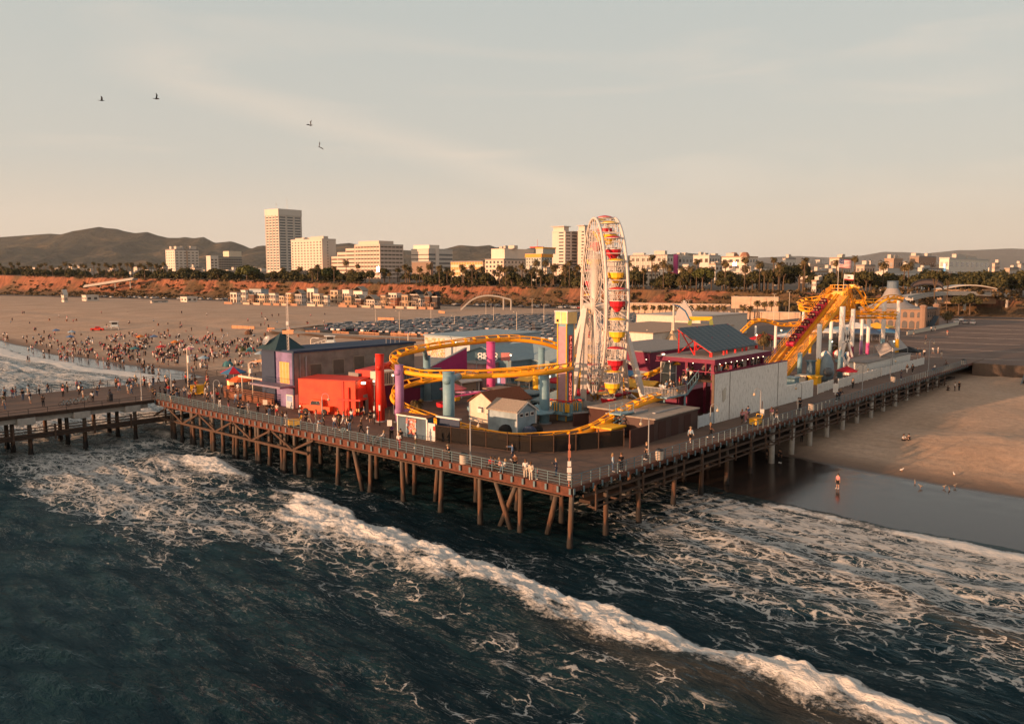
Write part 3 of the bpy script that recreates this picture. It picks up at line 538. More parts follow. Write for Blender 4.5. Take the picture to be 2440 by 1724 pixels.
def pile_mat():
    m = bpy.data.materials.new('timber_pile'); m.use_nodes = True; t = m.node_tree; b = t.nodes['Principled BSDF']; b.inputs['Roughness'].default_value = 0.8
    tc = nd(t, 'ShaderNodeTexCoord'); g = nd(t, 'ShaderNodeNewGeometry'); s = nd(t, 'ShaderNodeSeparateXYZ'); t.links.new(g.outputs['Position'], s.inputs[0])
    q = nd(t, 'ShaderNodeMapping'); t.links.new(tc.outputs['Object'], q.inputs[0]); q.inputs['Scale'].default_value = (5, 5, 0.7); n = nd(t, 'ShaderNodeTexNoise', i_Scale=1.0, i_Detail=7.0); t.links.new(q.outputs[0], n.inputs[0])
    h = mth(t, 'ADD', s.outputs[2], mth(t, 'MULTIPLY', mth(t, 'SUBTRACT', n.outputs[0], 0.5), 2.2)); mr = nd(t, 'ShaderNodeMapRange'); t.links.new(h, mr.inputs[0]); mr.inputs[1].default_value = -0.5; mr.inputs[2].default_value = 6.0
    r = ramp(t, [(0.0, (0.010, 0.008, 0.007)), (0.24, (0.012, 0.010, 0.009)), (0.30, (0.085, 0.038, 0.019)), (0.5, (0.10, 0.055, 0.032)), (0.7, (0.09, 0.073, 0.06)), (1.0, (0.115, 0.097, 0.084))]); t.links.new(mr.outputs[0], r.inputs[0])
    nr = ramp(t, [(0.3, 0.65), (0.7, 1.25)]); t.links.new(n.outputs[0], nr.inputs[0]); t.links.new(mixc(t, 1.0, r.outputs[0], nr.outputs[0], 'MULTIPLY'), b.inputs['Base Color'])
    bp = nd(t, 'ShaderNodeBump', i_Strength=0.6, i_Distance=0.05); t.links.new(n.outputs[0], bp.inputs['Height']); t.links.new(bp.outputs[0], b.inputs['Normal'])
    return m
PILEM = pile_mat(); CONC = mat('pale_concrete', (0.36, 0.34, 0.31), 0.85, var=0.2); DWOOD = mat('dark_timber', (0.045, 0.028, 0.02), 0.9, var=0.3)  # one dark brown timber tone for framing, treads and platforms
def root(name, label, cat, v=0.0, u=0.0, z=DZ, rz=0.0, group=None): return thing(name, label, cat, T(v, u, z), PA+rz, group)
pier = root('pier', 'broad timber amusement pier deck with rust red fascia standing on piles in the surf', 'pier', z=0)
UW = 79.3; VE = 134.6
b = MB(); b.bb(0.25, 150, 0.25, UW-0.02, DZ-0.30, DZ); b.build('deck', DECKM, pier)
b = MB(); b.bb(0, 0.25, -0.0, UW, DZ-0.85, DZ-0.02); b.build('fascia', FASC, pier)
b = MB(); b.bb(0.25, 140, 0.0, 0.25, DZ-0.42, DZ-0.02); b.build('fascia', FASC, pier)
b = MB()
for u_ in [1+5.7*k for k in range(14)]: b.bb(0.5, 132, u_-0.2, u_+0.2, DZ-0.75, DZ-0.31)
for v_ in [3.2+6*k for k in range(8)]: b.bb(v_-0.15, v_+0.15, 0.5, UW-0.5, DZ-1.1, DZ-0.76)
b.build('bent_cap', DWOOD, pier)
# piles: one shared tapered log, every pile its own object
pm = MB(); pm.tube([(0, 0, -2.0), (0, 0, 0.35), (0.02, 0, 1.2), (0, 0.02, 4), (0, 0, 5.05)], [0.33, 0.31, 0.25, 0.235, 0.225], 12); PILE = pm.mesh('pile', PILEM, True)
pc = MB(); pc.tube([(0, 0, -1.0), (0, 0, 5.3)], [0.36, 0.36], 14); CPILE = pc.mesh('pile', CONC, True)
spots = []
for k in range(14):
    u_ = 1+5.7*k
    for v_ in (0.9, 6.6, 12.6, 19.5): spots.append((v_+R.uniform(-.2, .2), u_+R.uniform(-.25, .25), R.uniform(-.03, .03), R.uniform(-.03, .03)))
spots += [(0.9, 41.2+2.9*k, R.uniform(-.03, .03), R.uniform(-.03, .03)) for k in range(13)]
for k in range(16):
    v_ = 25+6.1*k
    for u_ in (0.9, 6.6): spots.append((v_, u_, R.uniform(-.03, .03), R.uniform(-.03, .03)))
for v_, u_, a, c in spots[:97]:
    o = inst('pile', PILE if v_ < 40 else CPILE, (v_, u_, 0 if v_ < 40 else 0.0), R.uniform(0, 6), 1, pier); o.rotation_euler = (a, c, R.uniform(0, 6))
    if v_ >= 40: tag(o, 'white concrete pile')
rest = MB()
for v_, u_, a, c in spots[97:]+[(25+6.1*k, 18+9*j, 0, 0) for k in range(12) for j in range(4)]: rest.tube([(v_, u_, -1), (v_, u_, 5.2)], 0.3, 8)
tag(rest.build('far_pile', CONC, pier), kind='stuff')
for (p, q) in (((0.8, 30.2, -1.5), (0.7, 32.2, 5)), ((1.2, 7.6, -1.6), (1.0, 10.4, 5)), ((1.6, 10.8, -1.6), (1.4, 7.6, 5)), ((2.4, 5.0, -1), (2.0, 3.2, 4.9)), ((3.4, 21.5, -1.5), (2.4, 19.8, 5)), ((4.5, 26.0, -1.5), (3, 24.2, 5))):
    b = MB(); b.tube([p, q], [0.29, 0.22], 12); tag(b.build('pile', PILEM, pier, True), 'leaning brace pile')
# braces and walers under the west side, pipes and struts under the south side
b = MB(); b.bb(-0.15, 0.1, 40, 78.5, 2.95, 3.25); b.build('waler', WOOD, pier)
b = MB(); b.bb(0.2, 0.4, 1.5, 40, DZ-1.15, DZ-1.0); b.build('waler', WOOD, pier)
for k, u_ in enumerate([41+4.6*i for i in range(9)]):
    s_ = 1 if k % 2 else -1
    for vv in ((0.0, 3.2) if k % 2 else (0.0,)):
        b = MB(); b.bar((vv, u_-s_*2.1, 3.2), (vv, u_+s_*2.1, DZ-0.9), 0.16, 0.26); b.build('brace', WOOD, pier)
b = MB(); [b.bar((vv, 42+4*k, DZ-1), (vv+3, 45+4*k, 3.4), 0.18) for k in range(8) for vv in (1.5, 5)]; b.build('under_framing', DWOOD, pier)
for z_, uo, r_ in ((4.75, -0.35, 0.07), (4.2, -0.75, 0.06), (3.55, -0.5, 0.10), (4.45, 0.6, 0.14)):
    b = MB(); b.tube([(2.5, uo, z_), (40, uo-.1, z_+0.05), (118, uo, z_)], r_, 8); b.build('pipe', WOOD, pier)
for k in range(30):
    v_ = 2.6+3.9*k; b = MB(); b.bb(v_-0.09, v_+0.09, -0.85, -0.70, 3.35, DZ-0.4); b.bb(v_-0.08, v_+0.08, -0.85, 0.3, 3.5, 3.66); b.build('pipe_hanger', WOOD, pier)
b = MB(); b.bb(4, 130, 0.9, 2.2, 3.3, 3.6); b.build('service_walkway', DWOOD, pier)
# rear deck with the car park on the pier
b = MB(); b.bb(140.02, 330, -70, -0.02, DZ-0.35, DZ+0.0); b.bb(150.02, 330, 0, 100, DZ-0.35, DZ); b.bb(100, 149.98, 42, 99, DZ+0.004, DZ+0.012)
rear = root('pier_car_park', 'wide brown surfaced car park deck at the land end of the pier', 'car park', z=0); b.build('surface', LOTM, rear)
for k in range(7):
    b = MB(); b.box((150+22*k, 2+6*k, DZ+0.006), (0.18, 46, 0.012), 0.25); b.build('road_line', LINE, rear)
b = MB(); b.bb(139.6, 140.0, -70, 0, -0.5, DZ-0.02); b.build('abutment', mat('dark_concrete', (0.10, 0.075, 0.06), 0.9), rear)
# the older municipal pier running out to the left
muni = root('pier', 'narrow long pier with concrete girders and a fishing deck below it, leaving to the left', 'pier', z=0)
b = MB(); b.bb(-150, 150, UW, UW+20, DZ-0.25, DZ+0.002); b.build('deck', DECKM, muni)
b = MB(); b.bb(-150, 0.2, UW-0.2, UW-0.02, DZ-0.5, DZ-0.03); b.build('fascia', DWOOD, muni)
b = MB(); b.bb(-150, -1, UW+0.3, UW+0.8, DZ-1.2, DZ-0.26); b.build('girder', CONC, muni)
for k in range(10):
    v_ = -3.5-7.2*k; b = MB(); b.bb(v_-1.1, v_+1.1, UW-0.35, UW+19, DZ-1.45, DZ-0.52); b.build('pile_cap', CONC, muni)
    for u_, dv in ((UW+0.4, 0.5), (UW+4.4, -0.4), (UW+9, 0.3), (UW+14, 0)):
        o = inst('pile', PILE, (v_+dv, u_, -0.2), R.uniform(0, 6), (1.15, 1.15, 0.98), muni)
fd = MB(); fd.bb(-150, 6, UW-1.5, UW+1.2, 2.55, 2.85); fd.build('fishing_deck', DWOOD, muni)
for z_ in (3.2, 3.6, 4.0): b = MB(); b.bb(-150, 6, UW-1.5, UW-1.38, z_-0.06, z_+0.06); b.build('rail', WOOD, muni)
for k in range(30): b = MB(); b.bb(-150+5.2*k-0.1, -150+5.2*k+0.1, UW-1.65, UW-1.4, 2.2, 4.3); b.build('post', WOOD, muni)
# railings
def railing(label, a, c, step, group='guard railings of the pier', m=RAILB, zs=(0.30, 0.56, 0.82, 1.07), tab=True, base=DZ):
    a, c = Vector(a), Vector(c); d = c-a; L = d.length; ang = math.atan2(d.y, d.x)
    r = thing('guard_railing', label, 'railing', T(a.x, a.y, base), PA+ang, group)
    for z_ in zs:
        b = MB(); b.tube([(0, 0, z_), (L, 0, z_)], 0.035 if z_ == zs[-1] else 0.026, 6); b.build('rail', m, r)
    b = MB(); b.bb(-0.035, 0.035, -0.035, 0.035, -0.55 if tab else 0, zs[-1])
    if tab: b.bb(-0.11, 0.11, -0.31, -0.255, -0.6, -0.05) if tab == 1 else b.bb(-0.11, 0.11, 0.255, 0.31, -0.6, -0.05)
    me = b.mesh('post', m); n = int(L/step)
    for k in range(n+1):
        if k < 100: inst('post', me, (L*k/n, 0, 0), 0, 1, r)
    return r
railing('blue grey tube railing along the seaward west edge of the pier', (0.1, 0.1), (0.1, UW-0.3), 1.37, tab=2)
railing('blue grey tube railing along the long south edge of the pier', (0.1, 0.1), (VE, 0.1), 1.42, tab=1)
railing('dark railing on the near side of the narrow pier', (-0.5, UW-0.05), (-120, UW-0.05), 2.4, m=DARK, tab=False, zs=(0.35, 0.7))
railing('dark railing on the far side of the narrow pier above the surf', (-120, UW+19.8), (30, UW+19.8), 2.2, m=DARK, tab=False)
# stairs to the sand at the far right
st = root('staircase', 'timber stairs with steel handrails leading from the pier car park down to the sand', 'stairs', 137, -16, 0)
b = MB(); n = 22
for k in range(n): b.bb(-1.5-0.36*k, -1.1-0.36*k, -5, 5, 5.6-k*0.23, 5.68-k*0.23)
b.build('tread', WOOD, st)
b = MB(); b.prism([(-1.0, -5.2, 5.7), (-9.6, -5.2, 0.4), (-9.6, -5.2, 0.0), (-1.0, -5.2, 5.2)], (0, 0.15, 0)); b.prism([(-1.0, 5.05, 5.7), (-9.6, 5.05, 0.4), (-9.6, 5.05, 0.0), (-1.0, 5.05, 5.2)], (0, 0.15, 0)); b.build('stringer', DWOOD, st)
for y_ in (-5.2, 0, 5.2):
    b = MB(); b.tube([(-0.8, y_, 6.8), (-9.6, y_, 1.4)], 0.05, 6); b.tube([(-0.8, y_, 6.3), (-9.6, y_, 0.9)], 0.04, 6)
    for k in range(5): b.cyl((-0.9-2.1*k, y_, 5.6-1.31*k), (-0.9-2.1*k, y_, 6.75-1.29*k), 0.04, n=6)
    b.build('handrail', RAILB, st)
# ------------------------------------------------------------------ ferris wheel
def wheel():
    base = (P(1421, 968)+P(1528, 968))/2
    yaw = math.radians(90+2.7)                       # wheel plane nearly along the view
    r = thing('ferris_wheel', 'tall white ferris wheel with red and yellow gondolas on the pier', 'ferris wheel', (12.65, 117.5, DZ), yaw)
    RR = 12.2; hz = 14.3; hw = 1.37                  # local x lies in the wheel plane, y is the axle
    for s in (-1, 1):
        for rr_, w in ((RR, 0.34), (RR-1.7, 0.16)):
            b = MB(); n = 80; pts = [(rr_*math.cos(t), s*hw, hz+rr_*math.sin(t)) for t in (2*math.pi*k/n for k in range(n))]
            b.tube(pts, w/2 if rr_ != RR else 0.2, 6, True); b.build('rim', STEEL_W, r, True)
    for k in range(40):
        t = 2*math.pi*(k+0.5)/40
        for s in (-1, 1):
            b = MB(); q = (RR*math.cos(t), s*hw, hz+RR*math.sin(t)); b.cyl((0.5*math.cos(t), s*1.25, hz+0.5*math.sin(t)), q, 0.065, n=5)
            if 0: b.cyl((RR*.52*math.cos(t), s*hw, hz+RR*.52*math.sin(t)), (RR*math.cos(t+.157), s*hw, hz+RR*math.sin(t+.157)), 0.05, n=4); b.cyl((RR*.52*math.cos(t), s*hw, hz+RR*.52*math.sin(t)), (RR*math.cos(t-.157), s*hw, hz+RR*math.sin(t-.157)), 0.05, n=4)
            b.build('spoke', STEEL_W, r)
    for k in range(40):
        b = MB(); t = 2*math.pi*(k+0.5)/40; t2 = t+math.pi/40
        for rr_ in (RR-1.7,): b.cyl((rr_*math.cos(t), -hw, hz+rr_*math.sin(t)), (rr_*math.cos(t), hw, hz+rr_*math.sin(t)), 0.05, n=4)
        b.cyl((RR*math.cos(t2), -hw, hz+RR*math.sin(t2)), (RR*math.cos(t2), hw, hz+RR*math.sin(t2)), 0.055, n=4)
        b.cyl(((RR-1.7)*math.cos(t), -hw, hz+(RR-1.7)*math.sin(t)), ((RR-1.7)*math.cos(t+.157), hw, hz+(RR-1.7)*math.sin(t+.157)), 0.04, n=4)
        b.build('cross_brace', STEEL_W, r)
    b = MB(); b.cyl((0, -2.6, hz), (0, 2.6, hz), 0.55, n=16); b.cyl((0, -1.6, hz), (0, -1.3, hz), 1.2, n=20); b.cyl((0, 1.3, hz), (0, 1.6, hz), 1.2, n=20); b.build('hub', STEEL_W, r)
    for s in (-1, 1):
        for x in (-7.2, 7.2):
            b = MB(); b.bar((0, s*2.35, hz), (x, s*5.2, 0), 0.55, 0.75); b.build('support_leg', STEEL_W, r)
        b = MB(); b.bar((0, s*2.35, hz), (0, s*2.6, 0), 0.45, 0.8); b.build('support_leg', STEEL_W, r)
        b = MB(); b.bar((-6.6, s*4.95, 1.2), (6.6, s*4.95, 1.2), 0.3, 0.4); b.bar((-4, s*3.93, 6.4), (4, s*3.93, 6.4), 0.22, 0.3); b.build('tie_beam', STEEL_W, r)
        b = MB()
        for k in range(30): z_ = 0.4+0.45*k; b.bar((-0.35, s*2.98+(-.2*s*k/30), z_), (0.35, s*2.98+(-.2*s*k/30), z_), 0.05)
        for x in (-.38, .38): b.bar((x, s*2.98, 0), (x, s*2.75, hz-.5), 0.07)
        b.build('ladder', STEEL_W, r)
    b = MB(); b.lathe((0, -1.95, hz), [(1.5, -.1), (1.5, .1)], 24)
    M_ = Matrix.Rotation(math.pi/2, 3, 'X'); b.v = [tuple(M_ @ (Vector(q)-Vector((0, -1.95, hz)))+Vector((0, -2.75, hz))) for q in b.v]; b.build('hub_sign', STEEL_W, r)
    # gondolas: tub, canopy, centre pole and hangers under the rim pins
    def gondola(k):
        t = 2*math.pi*(k)/20+0.10; c = Vector((RR*math.cos(t), 0, hz+RR*math.sin(t)))
        m = REDB if k % 2 else YELB
        g = bpy.data.objects.new('gondola', None); COL.objects.link(g); g.parent = r; g.location = c; g.scale = (.84, .84, 1); tag(g, 'red gondola' if k % 2 else 'yellow gondola')
        b = MB(); b.lathe((0, 0, 0), [(0.45, -2.75), (0.62, -2.45), (0.70, -2.30), (1.12, -2.05), (1.22, -1.55), (1.26, -1.42), (1.22, -1.42), (1.05, -1.55)], 12); b.build('tub', m, g)
        b = MB(); b.lathe((0, 0, 0), [(1.27, -1.41), (1.27, -1.32), (1.2, -1.32)], 12); b.build('tub_rim', STEEL_W, g)
        b = MB(); b.lathe((0, 0, 0), [(1.32, 0.02), (1.35, 0.10), (0.9, 0.26), (0.1, 0.38)], 16); b.build('canopy', m, g)
        b = MB(); b.lathe((0, 0, 0), [(1.36, 0.0), (1.36, 0.07)], 16); b.build('canopy_trim', STEEL_W, g)
        b = MB(); b.cyl((0, 0, -2.3), (0, 0, 0.1), 0.07, n=6)
        for a in range(4): b.cyl((1.1*math.cos(a*1.57+.78), 1.1*math.sin(a*1.57+.78), -1.4), (1.1*math.cos(a*1.57+.78), 1.1*math.sin(a*1.57+.78), 0.05), 0.03, n=5)
        b.cyl((0, -1.63, 0), (0, 1.63, 0), 0.06, n=6); b.build('frame', STEEL_W, g)
        return r.matrix_basis @ c
    bpy.context.view_layer.update()
    return r, [gondola(k) for k in range(20)]
WHEEL, GOND = wheel()
# ------------------------------------------------------------------ roller coaster
def catmull(pts, n=6):
    q = [Vector(p) for p in pts]; out = []
    for i in range(len(q)-1):
        a, b, c, d = q[max(i-1, 0)], q[i], q[i+1], q[min(i+2, len(q)-1)]
        for k in range(n):
            t = k/n; out.append(0.5*((2*b)+(c-a)*t+(2*a-5*b+4*c-d)*t*t+(3*b-a-3*c+d)*t**3))
    return out+[q[-1]]
coaster = thing('roller_coaster', 'long yellow steel roller coaster looping over the pier on coloured columns', 'roller coaster')
NT = 0
def track(ctrl, spine=0.30, bank=None, n=7, gauge=0.55, off=0.62, tie=1.5, sm=YEL):
    pts = catmull(ctrl, n); N = len(pts); lefts, rights, spines = [], [], []; ties = []; acc = 0
    bl = None
    for i, p in enumerate(pts):
        d = (pts[min(i+1, N-1)]-pts[max(i-1, 0)]).normalized(); side = d.cross(Vector((0, 0, 1))).normalized()
        d2 = (pts[min(i+4, N-1)]-pts[min(i+2, N-1)]); d0 = (pts[max(i-2, 0)]-pts[max(i-4, 0)])
        curv = 0.0
        if d2.length > 1e-6 and d0.length > 1e-6: curv = (d2.normalized()-d0.normalized()).dot(side)
        ba = max(-0.85, min(0.85, curv*1.3*(1 if bank is None else bank))); bl = ba if bl is None else bl*0.7+ba*0.3
        up = (Vector((0, 0, 1))-d*d.z).normalized(); up2 = (up*math.cos(bl)+side*math.sin(bl)); s2 = (side*math.cos(bl)-up*math.sin(bl))
        c = p+up2*off; lefts.append(c-s2*gauge); rights.append(c+s2*gauge)
        if i: acc += (p-pts[i-1]).length
        if acc > tie or i == 0: acc = 0; ties.append((p.copy(), c-s2*gauge, c+s2*gauge, d))
    b = MB(); b.tube(pts, spine, 10); b.build('track_spine', sm, coaster, True)
    for q in (lefts, rights): b = MB(); b.tube(q, 0.085, 6); b.build('rail', sm, coaster, True)
    global NT
    far = MB()
    for p, l, r_, d in ties:
        NT += 1; b = MB() if NT <= 90 else far; b.prism([p-d*0.05, l-d*0.05, r_-d*0.05], d*0.1); b.bar(l, r_, 0.09, 0.09)
        if b is not far: b.build('tie', sm, coaster)
    if far.v: tag(far.build('far_tie', sm, coaster), kind='stuff')
    return pts
A1 = [(1480, 873, 131), (1440, 872, 130), (1400, 858, 129), (1340, 833, 127.5), (1290, 817, 126.5), (1230, 810, 126), (1170, 812, 124.5), (1100, 819, 121.5), (1030, 829, 118.5), (970, 841, 116), (940, 852, 114), (932, 866, 111.5), (945, 880, 108.5), (970, 887, 106), (1010, 893, 104), (1070, 897, 101.5), (1140, 896, 101), (1220, 893, 101), (1290, 888, 102), (1335, 883, 104), (1360, 877, 107), (1352, 878, 111), (1310, 882, 113.5), (1250, 887, 114.5), (1170, 892, 115), (1110, 896, 115), (1050, 903, 114.5), (990, 914, 113.5), (948, 928, 112), (934, 946, 110), (945, 962, 108.5), (970, 978, 107), (1010, 994, 105), (1060, 1012, 102.5), (1100, 1023, 99.5), (1150, 1035, 96), (1200, 1043, 94), (1260, 1048, 92.5), (1320, 1044, 92.5), (1370, 1037, 93.5), (1420, 1020, 95), (1460, 998, 97), (1490, 982, 98.5), (1530, 962, 101), (1570, 949, 104), (1620, 940, 107)]
track([Dp(*q) for q in A1])
A2 = [(1480, 908, 137), (1500, 903, 136), (1530, 900, 135), (1560, 890, 133), (1590, 875, 130), (1612, 866, 127)]
track([Dp(x, y-6, Y) for x, y, Y in A2], off=-0.5)
def column(px, yb, yt, m, r_=0.5, lo=None, frac=0.0, arm=None, label=None, topz=None):
    g = P(px, yb); h = (topz-DZ) if topz else Dp(px, yt, g.y).z-DZ
    c = bpy.data.objects.new('column', None); COL.objects.link(c); c.parent = coaster; c.location = g; tag(c, label)
    if lo is not None:
        b = MB(); b.cyl((0, 0, 0), (0, 0, h*frac), r_, n=16); b.build('lower_shaft', lo, c, True)
        b = MB(); n = 16; ring = [(r_*1.012*math.cos(6.283*k/n), r_*1.012*math.sin(6.283*k/n)) for k in range(n)]
        vs = [(x, y, h*frac+0.35*math.sin(k*2.4)) for k, (x, y) in enumerate(ring)]+[(x, y, h) for x, y in ring]
        b.add(vs, [(k, (k+1) % n, n+(k+1) % n, n+k) for k in range(n)]+[tuple(range(n, 2*n))]); b.build('upper_shaft', m, c, True)
    else:
        b = MB(); b.cyl((0, 0, 0), (0, 0, h), r_, n=16); b.cyl((0, 0, h), (0, 0, h+0.12), r_*1.06, n=16); b.build('shaft', m, c, True)
    b = MB(); b.cyl((0, 0, 0), (0, 0, 0.12), r_*1.5, n=12); b.build('base_plate', GREY, c)
    if arm:
        for a in arm:
            q = Dp(*a)-g; zz = min(h-0.4, q.z); b = MB(); b.cyl((0, 0, zz), q, r_*0.62, n=12); b.cyl((0, 0, zz), Vector((0, 0, zz))-(q-Vector((0, 0, zz))).normalized()*r_*1.1, r_*0.7, n=12); b.build('arm', m, c, True)
column(907, 1003, 845, REDP, 0.56, arm=[(930, 866, 111)], label='red column')
column(953, 1005, 871, PURP, 0.56, arm=[(980, 880, 109), (985, 978, 107)], label='mauve column')
column(1070, 1034, 888, BLUE, 0.70, arm=[(1093, 897, 101)], label='thick blue column')
column(1018, 955, 848, BLUE, 0.55, arm=[(1010, 832, 117.5)], label='slim blue column')
column(1170, 958, 816, PINK, 0.64, label='magenta column')
column(1278, 955, 889, GOLD, 0.55, label='yellow column'); column(1290, 956, 830, BLUE, 0.5, label='pale blue column')
column(1297, 1008, 893, BLUE, 0.62, label='blue column with floodlights')
column(1579, 972, 942, BLUE, 0.5, label='short blue column')
WH = mat('white_column_paint', (0.72, 0.68, 0.63), 0.5, var=.05)
lift_cols = [(1948, 908, 772, GOLD, .42, 0.70), (2001, 900, 730, BLUE, .5, 0.66), (2027, 882, 736, MAROON, .42, 0.60), (1978, 846, 748, BLUE, .42, .75), (2066, 860, 748, PINK, .4, .83), (2101, 864, 717, BLUE, .44, .8), (2135, 868, 714, GOLD, .42, .70), (2051, 845, 760, PURP, .35, .9), (1846, 864, 775, PURP, .32, .72), (1800, 816, 776, PURP, .3, .1), (1930, 842, 800, GOLD, .35, .99), (1912, 822, 737, GOLD, .36, .3), (1904, 908, 840, BLUE, .42, .99)]
names = {GOLD: 'yellow', BLUE: 'blue', MAROON: 'maroon', PINK: 'pink', PURP: 'purple'}
for x, yb, yt, lo, r_, fr in lift_cols: column(x, yb, yt, WH, r_*0.95, lo, min(0.98, (yb-(yt+(1-0)*0))*0+ (0.40 if fr > .5 and fr < .95 else fr)), label=f'white column with {names[lo]} lower half')
# lift hill: base at the wall, crest by the flags
_f = P(1868, 908); LB = Vector((_f.x-1.95, _f.y+1.7, DZ+0.8))
def _along(c, d, px):
    lo, hi = 0.0, 90.0
    for _ in range(40):
        m = (lo+hi)/2; lo, hi = (m, hi) if proj(c+d*m)[0] < px else (lo, m)
    return lo
_v3 = Vector((VV.x, VV.y, 0)); LT = LB+_v3*_along(LB+Vector((0, 0, 10)), _v3, 1986); LT.z = Dp(1986, 704, LT.y).z
LD = (LT-LB).normalized(); LS = LD.cross(Vector((0, 0, 1))).normalized(); LU = LS.cross(LD)
def lp(t, s=0, h=0): return LB+(LT-LB)*t+LS*s+LU*h
if 1:
    b = MB()
    for s in (-0.75, 0.75): b.bar(lp(0, s), lp(1, s), 0.45, 0.8)
    b.build('lift_girder', YEL, coaster)
    b = MB(); [b.bar(lp(k/26, -0.8), lp(k/26, 0.8), 0.14) for k in range(27)]; [b.bar(lp(k/26, -.75, -.2), lp((k+1)/26, .75, -.2), 0.1) for k in range(26)]; b.build('lift_bracing', YEL, coaster)
    for s in (-0.55, 0.55): b = MB(); b.tube([lp(0, s, 0.55), lp(1, s, 0.55)], 0.08, 6); b.build('rail', YEL, coaster)
    for side, w_ in ((1.0, 1.75), (-1.0, 0.9)):
        b = MB(); n = 74; side *= 1.0
        for k in range(n): b.bar(lp(k/n, side*1.0, .15), lp(k/n, side*(1.0+w_), .15), 0.30, 0.06)
        b.build('stair_tread', YEL, coaster)
        b = MB(); b.bar(lp(0, side*(1.05+w_), -.1), lp(1, side*(1.05+w_), -.1), 0.12, 0.75)
        for h in (0.7, 1.25): b.tube([lp(0, side*(1.05+w_), h), lp(1, side*(1.05+w_), h)], 0.045, 6)
        for k in range(30): b.cyl(lp(k/29, side*(1.05+w_)), lp(k/29, side*(1.05+w_), 1.25), 0.035, n=5)
        b.build('stair_handrail', YEL, coaster)
    b = MB(); b.prism([lp(0, -1.6, -.6), lp(0, 1.6, -.6), lp(0, 1.6, .5), lp(0, -1.6, .5)], -LD*1.4); b.box((LB.x, LB.y, DZ+.35), (3.2, 3.2, 0.7), math.atan2(LD.y, LD.x)); b.build('lift_base', YEL, coaster)
    # crest platform: two tilted braces, ladder frames, flag platform
    tp = LT; ax = Vector((LD.x, LD.y, 0)).normalized(); ay = Vector((-ax.y, ax.x, 0))
    b = MB()
    for sy in (-1.7, 1.7):
        b.bar(tp+ay*sy, tp+ax*3.4+ay*sy+Vector((0, 0, 1.2)), 0.3, 0.5)
        b.bar(tp+ax*3.4+ay*sy+Vector((0, 0, 1.2)), tp+ax*7.2+ay*sy+Vector((0, 0, -3.4)), 0.3, 0.5)
        for k in range(5):
            f = k/4; b.bar(tp+ax*(7*f)+ay*sy+Vector((0, 0, -5.2)), tp+ax*(7*f)+ay*sy+Vector((0, 0, 0.6-abs(f-.5)*2.5)), 0.2)
            if k < 4: b.bar(tp+ax*(7*f)+ay*sy+Vector((0, 0, -5.0)), tp+ax*(7*(f+.25))+ay*sy+Vector((0, 0, -0.6)), 0.14); b.bar(tp+ax*(7*f)+ay*sy+Vector((0, 0, -.8)), tp+ax*(7*(f+.25))+ay*sy+Vector((0, 0, -5)), 0.14)
        b.bar(tp+ay*sy+Vector((0, 0, -5.2)), tp+ax*7+ay*sy+Vector((0, 0, -5.2)), 0.3, 0.4)
    for k in range(6): b.bar(tp+ax*(1.3*k)+ay*1.7+Vector((0, 0, -5.2)), tp+ax*(1.3*k)-ay*1.7+Vector((0, 0, -5.2)), 0.18); b.bar(tp+ax*(1.3*k)+ay*1.7+Vector((0, 0, -2.2)), tp+ax*(1.3*k)-ay*1.7+Vector((0, 0, -2.2)), 0.14)
    for q0, q1 in ((tp+Vector((0, 0, .1)), tp+ax*3.2+Vector((0, 0, .8))), (tp+ax*3.6+Vector((0, 0, .8)), tp+ax*7.4+Vector((0, 0, -3.9)))):
        for k in range(16): m_ = q0.lerp(q1, k/15); b.bar(m_+ay*1.8, m_-ay*1.8, 0.30, 0.07)
        for sy in (-1.8, 1.8): b.bar(q0+ay*sy, q1+ay*sy, .18, .55); b.bar(q0+ay*sy+Vector((0, 0, 1.2)), q1+ay*sy+Vector((0, 0, 1.2)), .09); [b.bar(q0.lerp(q1, k/6)+ay*sy, q0.lerp(q1, k/6)+ay*sy+Vector((0, 0, 1.2)), .07) for k in range(7)]
    b.build('crest_frame', YEL, coaster)
    b = MB(); b.box(tp+ax*3.4+Vector((0, 0, 0.8)), (2.4, 3.6, 0.15), math.atan2(ax.y, ax.x))
    for sx in (-1.2, 1.2):
        for sy in (-1.7, 0, 1.7): b.cyl(tp+ax*(3.4+sx)+ay*sy+Vector((0, 0, 0.8)), tp+ax*(3.4+sx)+ay*sy+Vector((0, 0, 2.1)), 0.05, n=5)
        for h in (1.4, 2.1): b.bar(tp+ax*(3.4+sx)+ay*1.7+Vector((0, 0, h)), tp+ax*(3.4+sx)-ay*1.7+Vector((0, 0, h)), 0.06)
    for sy in (-1.7, 1.7):
        for h in (1.4, 2.1): b.bar(tp+ax*2.2+ay*sy+Vector((0, 0, h)), tp+ax*4.6+ay*sy+Vector((0, 0, h)), 0.06)
    b.build('crest_platform', YEL, coaster)
CREST = LT+Vector((LD.x, LD.y, 0)).normalized()*3.4+Vector((0, 0, 0.8))
A3 = [(2030, 684, 168), (2044, 690, 171), (2055, 710, 173), (2058, 730, 172), (2068, 741, 169), (2082, 738, 166), (2098, 722, 165), (2118, 712, 165), (2138, 712, 167), (2150, 716, 171), (2142, 719, 176), (2110, 720, 180), (2060, 720, 182), (2030, 722, 183)]
track([Dp(*q) for q in A3], 0.22, off=0.5)
A4 = [(1930, 726, 176), (1912, 727, 174), (1904, 733, 171), (1914, 740, 168), (1950, 744, 167), (1990, 747, 168), (2030, 748, 170), (2070, 748, 171), (2110, 749, 171), (2136, 749, 172)]
track([Dp(*q) for q in A4], 0.22, off=0.5)
